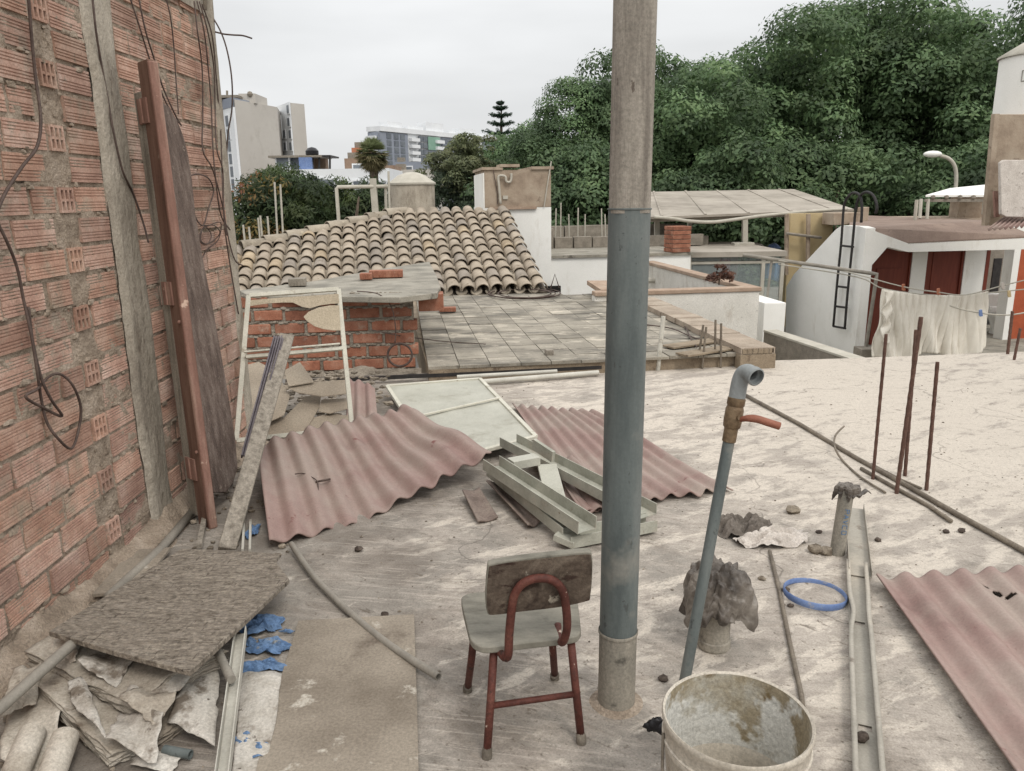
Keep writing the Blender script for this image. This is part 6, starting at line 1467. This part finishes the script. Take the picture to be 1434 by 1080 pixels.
for k, (px, top, Y, v, s, l) in enumerate((
        (838, 122, 30, 0, .64, 'ficus tree left of the grey pole, lowest end of the tall dark tree row'),
        (955, 72, 31, 1, .90, 'tall dense ficus tree directly right of the grey pole'),
        (1085, 40, 32, 2, 1.0, 'tall dense ficus tree above the middle of the flat canopy'),
        (1215, 16, 33, 0, 1.05, 'big ficus tree above the roof ladder'),
        (1345, 4, 34, 1, 1.12, 'tallest ficus tree rising above the street lamp'),
        (1470, 8, 34, 2, 1.12, 'big ficus tree behind the water tank at the right edge'))):
    c = at(px, top, Y); cz = c.z-GZ-5.35*s
    rt = plant_tree('ficus_tree', l, (c.x, Y, GZ), fic[v], tkA, cz, k*1.9, 'tall ficus trees behind the roofs'); rt.children[0].scale = (s, s, s); rt.children[1].scale = (s*.8, s*.8, s*.72)
sk = leafmesh('crown', m_leaf, crownclumps(3.4, 2.2, 3.6, 170, 71, (.45, .95), .15, 12, (.55, 1.1), -.9), .175, 81, .4, .52, 400, .24, .74)
for k, (px, Y) in enumerate(((800, 27), (880, 27.5), (1000, 27.5), (1100, 27), (1210, 27.5), (1320, 27))):
    c = at(px, 300, Y)
    plant_tree('street_bush', ['tall bush behind the rebars on the white deck', 'tall bush behind the left part of the canopy', 'tall bush seen under the canopy right of the chimney', 'tall bush seen under the canopy by the yellow wall', 'tall bush behind the ladder hoops', 'tall bush behind the street lamp'][k], (c.x, Y, GZ), sk, tkB, c.z-GZ-.6, k*2.3, 'tall bushes below the ficus trees', 'bush')
# mid trees left
mg = leafmesh('crown', m_leaf2, crownclumps(3.0, 2.6, 2.2, 170, 21, (.35, .75), .15, 13, (.6, 1.4), -.8), .20, 22, .55, .30, 520, .4, .7)
for k, (px, top, Y, s, l) in enumerate(((372, 240, 21, .72, 'dark mango tree close beside the brick wall end'), (432, 249, 20, .80, 'dark mango tree behind the thin pale stakes, middle of the row'), (503, 262, 21.5, .72, 'dark mango tree behind the pale pipe gate frame'))):
    c = at(px, top, Y); rt = plant_tree('mango_tree', l, (c.x, Y, GZ), mg, tkB, c.z-GZ-2.15*s, k*2.1+.4, 'dark mango trees behind the tile roof'); rt.children[0].scale = (s, s, s)
c = at(352, 322, 19); mr_ = leafmesh('crown', leafmat('reddish_leaf', [rgb(92, 84, 44), rgb(120, 104, 56), rgb(120, 74, 54)]), crownclumps(1.1, 1.0, 1.2, 60, 5, (.25, .4), .2, 7, (.8, 1.2)), .13, 9, .3, .4, 200)
plant_tree('yellowish_shrub', 'yellowish shrub with reddish tips at the brick wall end', (c.x, 19, GZ), mr_, None, c.z-GZ, 0, None, 'shrub')
# round grey green tree
rd1 = leafmesh('crown', m_leaf3, crownclumps(2.9, 2.7, 3.0, 230, 31, (.32, .60), .15, 12, (.7, 1.4), -.1), .24, 33, .1, .40, 330, .35, .7)
rd2 = leafmesh('crown', leafmat('dark_grey_leaf', [rgb(52, 66, 52), rgb(70, 84, 66), rgb(92, 104, 84)]), crownclumps(3.2, 2.8, 3.0, 230, 35, (.35, .65), .2, 12, (.65, 1.35), -.9), .24, 36, .4, .38, 330, .35, .7)
c = at(646, 184, 30); t_ = plant_tree('round_tree', 'rounded tree with pale yellowish top between tower block and cistern', (c.x, 30, GZ), rd1, tkB, c.z-GZ-1.75, .5)
t_.children[0].scale = (.56, .56, .56)
o = bpy.data.objects.new('lower_crown', rd2); C.objects.link(o); o.parent = t_; o.location = (-.1, -.2, c.z-GZ-3.3); o.scale = (.58, .58, .62)
c = at(742, 200, 38); bt = leafmesh('crown', m_leaf, crownclumps(3.0, 2.8, 2.6, 150, 51, (.45, .9), .15, 12, (.8, 1.4), -.9), .185, 52, .4, .5, 400, .24, .72)
plant_tree('broad_tree', 'broad mid green tree filling the gap behind the brown cistern', (c.x, 38, GZ), bt, tkA, c.z-GZ-2.5, 1.0).children[1].scale = (.6, .6, .62)
# norfolk pine
npx = at(702, 140, 40); nb = at(702, 232, 40); root = thing('norfolk_pine', 'slim tiered norfolk pine standing against the sky', 'tree', (nb.x, 40, GZ))
MB().tube([V(nb.x, 40, GZ), V(nb.x, 40, nb.z), V(npx.x, 40, npx.z)], [.22, .13, .02], 8).build('trunk', m_bark, root)
g = np.random.default_rng(3); cl_ = []; H_ = npx.z-(nb.z-1.0)
for tier in range(10):
    t = tier/9; z = nb.z-1.0+H_*(1-(1-t)**1.25*.98)-.1; R = .14+1.5*(1-t)**.9*(.88+.15*(tier % 2))
    for k in range(9):
        a = 2*PI*(k+.5*(tier % 2))/9
        for j in range(1, 7):
            f = j/6; cl_.append((math.cos(a)*R*f, math.sin(a)*R*f, z+R*.20*f*f-.06, .09+.05*(1-f), .8+.4*rnd.random()))
me = leafmesh('foliage', m_needle, cl_, .13, 4, .0, .25, 1800, .3)
o = bpy.data.objects.new('foliage', me); C.objects.link(o); o.parent = root; o.location = (0, 0, -GZ)
# palm
pc = at(521, 215, 34); root = thing('palm_tree', 'fan palm with a shaggy skirt before the pale buildings', 'tree', (pc.x, 34, GZ))
MB().tube([V(pc.x, 34, GZ), V(pc.x+.05, 34, pc.z-1.6), V(pc.x, 34, pc.z-.2)], [.2, .17, .2], 9).build('trunk', m_bark, root)
def fronds(seed, n, lo, hi, L, mt, nm):
    g = random.Random(seed); m = MB()
    for i in range(n):
        a = g.random()*2*PI; e = g.uniform(lo, hi); d = Vector((math.cos(a)*math.cos(e), math.sin(a)*math.cos(e), math.sin(e))); s = d.cross(UP).normalized(); nn = s.cross(d)
        c = pc+d*L*.38; t = g.uniform(.7, 1.3); m.tint = (t, t, t)
        for k in range(15):
            b = (k-7)/7*1.25; q = (d*math.cos(b)+s*math.sin(b)).normalized(); tip = c+q*L*.6*g.uniform(.8, 1.1)-UP*L*.14*g.random(); w_ = s*math.cos(b)-d*math.sin(b)
            m.add([c, c+q*L*.28+w_*.035, tip, c+q*L*.28-w_*.035], [(0, 1, 2, 3)])
    return m.build(nm, mt, root, smooth=0)
fronds(4, 44, -.5, 1.45, .80, leafmat('palm_green', [rgb(92, 106, 70), rgb(114, 126, 84), rgb(134, 140, 100)]), 'crown'); fronds(8, 90, -1.4, 0.15, .85, m_palm, 'dry_skirt')
# ================================================================== THIN STAKES, PIPE GATE, DOMED TANK behind the tile roof
for k, (x, yt, yb, Y) in enumerate(((386, 255, 335, 14.8), (394, 258, 335, 14.8), (363, 305, 338, 14.8), (366, 302, 338, 14.8), (376, 303, 338, 14.6), (342, 315, 340, 14), (350, 318, 340, 14))):
    p = at(x+1.5, yb, Y); rebar('thin_stake', 'thin pale stakes standing behind the left end of the tile roof', p-UP*.6, at(x-1.5, yt, Y), .018, m_post, 'thin stakes behind the tile roof')
pg = thing('pipe_gate_frame', 'pale pipe frame standing behind the tile roof ridge', 'frame', at(474, 318, 15.5))
gq = [at(476, 330, 15.5), at(471, 262, 15.5), at(546, 261, 15.9)]
MB().tube([gq[0]-UP*.6, lerp(gq[0], gq[1], .97), gq[1]+(gq[2]-gq[1])*.02, gq[2]], .035, 8).build('pipe', m_post, pg, smooth=50)
MB().bar(at(527, 312, 15.8), at(522, 250, 15.8), .12, .10, up=(0, 1, 0)).build('post', m_post, pg)
MB().tube([at(546, 310, 15.7), at(544, 240, 15.7)], .022, 7).build('thin_pole', m_post, pg)
MB().tube([at(541, 310, 15.9), at(540, 258, 15.9)], .03, 7).build('thin_pole', m_post, pg)
dk_ = thing('domed_tank', 'grey concrete tank with a shallow domed top behind the tile roof', 'tank', at(580, 300, 16.8))
rT = (at(611, 270, 16.8)-at(546, 270, 16.8)).length/2; cT = at(578.5, 300, 16.8+rT); zT = at(578, 258.5, 16.8).z
cT = Vector((cT.x, 16.8+rT, 0))
m = MB(); NB = 28
pr_ = [(rT*.95, zT-3.2), (rT, zT)]
m.lathe(pr_, cT, n=NB); m.build('tank_body', m_conc, dk_, smooth=50)
MB().lathe([(rT*1.05, zT), (rT*1.06, zT+.04), (rT*.9, zT+.09), (rT*.6, zT+.20), (rT*.25, zT+.26), (0, zT+.27)], cT, n=36).build('domed_lid', m_post, dk_, smooth=60)

# ================================================================== FAR BUILDINGS
def facade(mb_w, mb_g, p, ux, w0, h0, z0, wn, hn, pitchx, pitchz, nxw, nzw, nrm, mt=None): pass
def bld(name, label, corners, zt, cat='building', mt=m_aptw, roof=True, zb=GZ, grp=None, wallname='wall'):
    root = thing(name, label, cat, (sum(c[0] for c in corners)/4, sum(c[1] for c in corners)/4, zb), grp)
    MB().prism([V(x, y, zb) for x, y in corners], V(0, 0, zt-zb)).build(wallname, mt, root, smooth=0)
    return root
def xy(px, Y): p = at(px, 200, Y); return (p.x, Y)
def winbox(root, p, n, up, w_, h, frame=True, mt=m_win):
    """window with its own frame on a facade point p (centre), facing n"""
    n = Vector(n).normalized(); s = n.cross(UP).normalized()
    f = MB().box(p+n*.02, s*(w_/2+.12), n*.06, UP*(h/2+.12)).build('window', m_aptw, root, smooth=0)
    MB().box(p+n*.06, s*w_/2, n*.05, UP*h/2).build('pane', mt, f, smooth=0); return f
# left grey apartment block: white front strip and long blank side wall
Ya = 80; k0 = Ya
zA = at(345, 139, Ya).z
A0 = xy(334, Ya); A1 = xy(392, Ya+7); A2 = xy(318, Ya+2.5)
ap = thing('grey_apartment_block', 'tall apartment block with blank grey side wall and white window strip', 'building', (A0[0], A0[1], GZ))
back = (A1[0]+A2[0]-A0[0]-1, A1[1]+14)
MB().prism([V(*A0, GZ), V(*A1, GZ), V(A1[0]-3, A1[1]+14, GZ), V(A2[0]-3, A2[1]+14, GZ), V(A2[0], A2[1], GZ)], V(0, 0, zA-GZ)).build('wall', m_apt, ap, smooth=0)
v_ = Vector((A0[0]-A2[0], A0[1]-A2[1], 0)); fnA = Vector((v_.y, -v_.x, 0)).normalized(); fnA = fnA if fnA.y < 0 else -fnA
zW = at(330, 150, Ya).z
MB().prism([V(*A0, GZ)+fnA*.02, V(*A2, GZ)+fnA*.02, V(*A2, GZ)+fnA*.25, V(*A0, GZ)+fnA*.25], V(0, 0, zW-GZ)).build('white_front', m_aptw, ap, smooth=0)
for yy in (168, 187, 204, 222, 240, 258):
    pz_ = at(328, yy, Ya).z; winbox(ap, V(A0[0], A0[1], pz_)*.47+V(A2[0], A2[1], pz_)*.53+fnA*.25, fnA, UP, .75, 1.0)
MB().prism([V(*A2, zW)+fnA*.3, V(*A0, zW)+fnA*.3, V(*A0, zW)+V(.5, 3, 0), V(*A2, zW)+V(.5, 3, 0)], V(0, 0, .9)).build('penthouse_band', m_tower, ap, smooth=0)
a0_, a1_ = at(334, 136, Ya+3), at(350, 131, Ya+3); MB().aabb((a0_.x, Ya+3, zA-.05), (a1_.x+.5, Ya+7, a1_.z)).build('roof_hut', m_apt, ap, smooth=0)
MB().aabb((a0_.x-2.2, Ya+1.5, zA+.35), (a0_.x+.4, Ya+5, zA+.6)).build('roof_canopy', m_block, ap, smooth=0)
MB().sphere(at(350, 132, Ya+3), .3, 8).tube([at(318, 133, Ya+3), at(318, 127, Ya+3)], .12, 6).build('roof_tank', m_block, ap)
# second one
Yb = 88; B0 = xy(411, Yb); B1 = xy(430, Yb+1.5); B2 = xy(386, Yb+6)
zB = at(411, 144, Yb).z
ab = thing('white_apartment_block', 'white apartment block with few windows right of the grey one', 'building', (B0[0], B0[1], GZ))
MB().prism([V(*B0, GZ), V(*B1, GZ), V(B1[0]*(B1[1]+10)/B1[1]-.5, B1[1]+10, GZ), V(B2[0]-1, B2[1]+12, GZ), V(*B2, GZ)], V(0, 0, zB-GZ)).build('wall', m_apt, ab, smooth=0)
v_ = Vector((B0[0]-B2[0], B0[1]-B2[1], 0)); fnB = Vector((v_.y, -v_.x, 0)).normalized(); fnB = fnB if fnB.y < 0 else -fnB
MB().prism([V(*B0, GZ)+fnB*.02, V(*B2, GZ)+fnB*.02, V(*B2, GZ)+fnB*.1, V(*B0, GZ)+fnB*.1], V(0, 0, zB-GZ+.1)).build('white_front', m_aptw, ab, smooth=0)
for x, y in ((404, 153), (405, 171), (399, 188), (407, 188), (394, 188), (400, 205), (408, 205), (396, 205), (393, 174)):
    p = onp(x, y, V(*B0, 0)+fnB*.1, fnB); winbox(ab, p, fnB, UP, .75, .8 if x != 393 else 1.6)
# shack on roof and long white low building
Yc = 62; lo = at(384, 275, Yc); 
lw_ = thing('long_white_building', 'long low white building with a roof shack behind the mango trees', 'building', at(470, 270, Yc))
x0, x1 = at(386, 250, Yc).x, at(545, 250, Yc).x; zc = at(440, 237, Yc).z
MB().aabb((x0, Yc, GZ), (x1, Yc+10, zc)).build('wall', m_aptw, lw_, smooth=0)
MB().aabb((x0-.1, Yc-.12, zc-1.05), (x1+.05, Yc-.02, zc-.9)).build('ledge', m_aptw, lw_, smooth=0)
for x, y in ((430, 254), (443, 254), (460, 255), (480, 257), (500, 257), (512, 258), (524, 259), (536, 259), (530, 277), (538, 277)):
    winbox(lw_, at(x, y+2, Yc-.03), (0, -1, 0), UP, .9 if x < 500 else .5, .55)
rs = thing('roof_shack', 'cluttered roof shack with dark awning on the long white building', 'shack', at(425, 237, Yc+1))
xa, xb, xc, xd = (at(x, 230, Yc+1).x for x in (389, 406, 432, 464)); zs0 = zc; zs1 = at(420, 219, Yc+1).z
MB().aabb((xa, Yc+1, zs0), (xb, Yc+4, zs1-.1)).build('white_room', m_aptw, rs, smooth=0); MB().aabb((xa-.6, Yc+.6, zs1-.1), (xb+2.6, Yc+4.2, zs1+.06)).build('flat_roof', m_block, rs, smooth=0)
winbox(rs, at(396, 227, Yc+.98), (0, -1, 0), UP, .9, .7); winbox(rs, at(410, 230, Yc+1.48), (0, -1, 0), UP, 1.0, 1.1)
MB().aabb((xb, Yc+1.5, zs0), (xc, Yc+4, zs1-.1)).build('brown_room', m_shack, rs, smooth=0); MB().aabb((xc, Yc+.8, zs1-.06), (xd, Yc+4, zs1+.06)).build('dark_awning', m_ladder, rs, smooth=0)
for x in (438, 447, 462): MB().tube([at(x, 238, Yc+1), at(x, 219, Yc+1)], .09, 6).build('awning_post', m_ladder, rs)
MB().box(at(429, 229, Yc+.9), (.5, 0, 0), (0, .3, 0), (0, 0, .5)).build('blue_barrel', m_bluep, rs, smooth=0); MB().sphere(at(437, 214, Yc+2), .55, 10, (1, 1, .8)).build('black_tank', m_black, rs)
MB().aabb((at(440, 230, Yc+3).x, Yc+3, zs0), (at(456, 230, Yc+3).x, Yc+4, zs1-.07)).build('red_wall', m_shack, rs, smooth=0)
for nm, l, xs, yt, Y, mt in (('orange_house', 'small house with an orange wall left of the palm', (492, 508), 207, 72, m_orangew), ('brown_house', 'brown unplastered house behind the palm, left part', (482, 520), 222, 68, m_shack), ('brown_house', 'brown unplastered house right of the palm', (522, 552), 232, 66, m_shack), ('dark_roofed_house', 'dark low house below the blue tower block', (553, 590), 227, 90, m_tower), ('pale_low_house', 'pale low house left of the round tree', (550, 612), 238, 70, m_apt)):
    p, q = at(xs[0], yt, Y), at(xs[1], yt, Y)
    r = bld(nm, l, [(p.x, Y), (q.x, Y), (q.x, Y+6), (p.x, Y+6)], p.z, 'house', mt)
    winbox(r, V((p.x+q.x)/2, Y, p.z-.9), (0, -1, 0), UP, .8, .7); MB().aabb((p.x+.2, Y+.5, p.z), (p.x+1.0, Y+1.5, p.z+.5)).build('roof_tank', m_block, r, smooth=0)
# blue white tower block
Yt = 260; Tl = at(513, 178, Yt); Tm = at(562, 178, Yt-6); Tr = at(700, 190, Yt+60)
tb = thing('blue_tower_block', 'long slate blue and white apartment tower far behind the palm', 'building', (Tm.x, Yt, GZ))
ztw = at(530, 178, Yt).z
f0 = Vector((Tl.x, Yt+3, 0)); f1 = Vector((at(530, 178, Yt).x, Yt, 0)); f2 = Vector((Tr.x, Yt+62, 0)); zt2 = ztw
MB().prism([f0+UP*GZ, f1+UP*GZ, f2+UP*GZ, f2+V(-20, 30, GZ), f0+V(-4, 30, GZ)], UP*(ztw-GZ)).build('wall', m_aptw, tb, smooth=0)
du = (f2-f1).normalized(); Lf = (f2-f1).length; nf_ = Vector((du.y, -du.x, 0)); nf_ = nf_ if nf_.y < 0 else -nf_
m = MB(); 
for (a, b) in ((.0, .195), (.455, .58), (.82, .99)): MB().box8([f1+du*Lf*a+nf_*.05+UP*GZ, f1+du*Lf*b+nf_*.05+UP*GZ, f1+du*Lf*b+nf_*.4+UP*GZ, f1+du*Lf*a+nf_*.4+UP*GZ]+[f1+du*Lf*t+nf_*o_+UP*(ztw-1.4) for t, o_ in ((a, .05), (b, .05), (b, .4), (a, .4))]).build('slate_band', m_tower, tb, smooth=0)
v0 = (f1-f0).normalized(); n0_ = Vector((v0.y, -v0.x, 0)); n0_ = n0_ if n0_.y < 0 else -n0_
m.box8([f0+n0_*.05+UP*GZ, f1+n0_*.05+UP*GZ, f1+n0_*.3+UP*GZ, f0+n0_*.3+UP*GZ]+[p+n0_*o_+UP*(ztw-1.4) for p, o_ in ((f0, .05), (f1, .05), (f1, .3), (f0, .3))])
m.build('slate_band', m_tower, tb, smooth=0)
MB().box8([p+UP*(ztw-1.2) for p in (f0+n0_*.8, f1+nf_*.8, f1-nf_*2, f0-n0_*2)]+[p+UP*(ztw+.3) for p in (f0+n0_*.8, f1+nf_*.8, f1-nf_*2, f0-n0_*2)]).box8([f1+nf_*.8+UP*(ztw-1.2), f2+nf_*.8+UP*(ztw-1.2), f2-nf_*2+UP*(ztw-1.2), f1-nf_*2+UP*(ztw-1.2)]+[f1+nf_*.8+UP*(ztw+.3), f2+nf_*.8+UP*(ztw+.3), f2-nf_*2+UP*(ztw+.3), f1-nf_*2+UP*(ztw+.3)]).build('parapet', m_aptw, tb, smooth=0)
wm = [MB() for _ in range(1)][0]; cntw = 0
proto_w = MB().box((0, 0, 0), du*1.15, nf_*.12, UP*.85); pw = None
fl_h = (ztw-1.5-GZ)/13
for j in range(12, 4, -1):
    for t in (.06, .11, .155, .22, .255, .29, .325, .36, .39, .425, .475, .505, .54, .565, .61, .65, .69, .73, .77):
        p = f1+du*Lf*t+nf_*.42+UP*(GZ+fl_h*(j+.5))
        if t in (.22, .255, .425, .61, .65):     # balconies
            continue
        if pw is None: pw = proto_w.build('window', m_win, tb, smooth=0, org=(0, 0, 0)); pw.location = p-Vector(tb.location)
        else:
            if cntw > 98: continue
            c_ = pw.copy(); C.objects.link(c_); c_.parent = tb; c_.location = p-Vector(tb.location)
        cntw += 1
for j in range(12, 5, -1):
    for t in (.235, .43, .63): MB().box(f1+du*Lf*t+nf_*.9+UP*(GZ+fl_h*(j+.25)), du*2.2, nf_*.7, UP*.55).build('balcony', m_aptw, tb, smooth=0)
    for t in (.3, .62): MB().box(lerp(f0, f1, t)+n0_*.9+UP*(GZ+fl_h*(j+.25)), v0*1.2, n0_*.6, UP*.5).build('balcony', m_aptw, tb, smooth=0)
gp_ = f1+du*Lf*.39+nf_*.6+UP*(ztw-1.6-2.2*1.0); MB().box(gp_, du*3.4, nf_*.1, UP*2.2).build('green_net', m_green, tb, smooth=0)
m = MB()
for a, b, h in ((.08, .18, 2.2), (.22, .34, 1.6), (.36, .5, 3.4), (.55, .6, 1.4), (.64, .78, 2.6), (.82, .9, 1.5)):
    m.box8([f1+du*Lf*a-nf_*1+UP*(ztw-.5), f1+du*Lf*b-nf_*1+UP*(ztw-.5), f1+du*Lf*b-nf_*5+UP*(ztw-.5), f1+du*Lf*a-nf_*5+UP*(ztw-.5)]+[f1+du*Lf*t-nf_*o_+UP*(ztw+h) for t, o_ in ((a, 1), (b, 1), (b, 5), (a, 5))])
m.build('roof_plant', m_aptw, tb, smooth=0)

# withered pot plant on the parapet
wpp = at(1008, 386, 10.9); root = thing('withered_plant', 'dark withered plant standing on the parapet coping', 'plant', at(1007, 398, 10.9))
me = leafmesh('foliage', leafmat('dry_leaf', [rgb(84, 52, 44), rgb(104, 70, 58), rgb(120, 90, 74)]), [(rnd.uniform(-.16, .16), rnd.uniform(-.08, .08), rnd.uniform(-.06, .05), .06, rnd.uniform(.7, 1.2)) for _ in range(14)]+[(rnd.uniform(-.05, .05), 0, .12, .05, 1) for _ in range(4)], .06, 5, .4, .4, 9000)
o = bpy.data.objects.new('foliage', me); C.objects.link(o); o.parent = root; o.location = wpp-Vector(root.location)
MB().tube([at(1007, 399, 10.9), wpp], .012, 6).build('stem', m_bark, root)
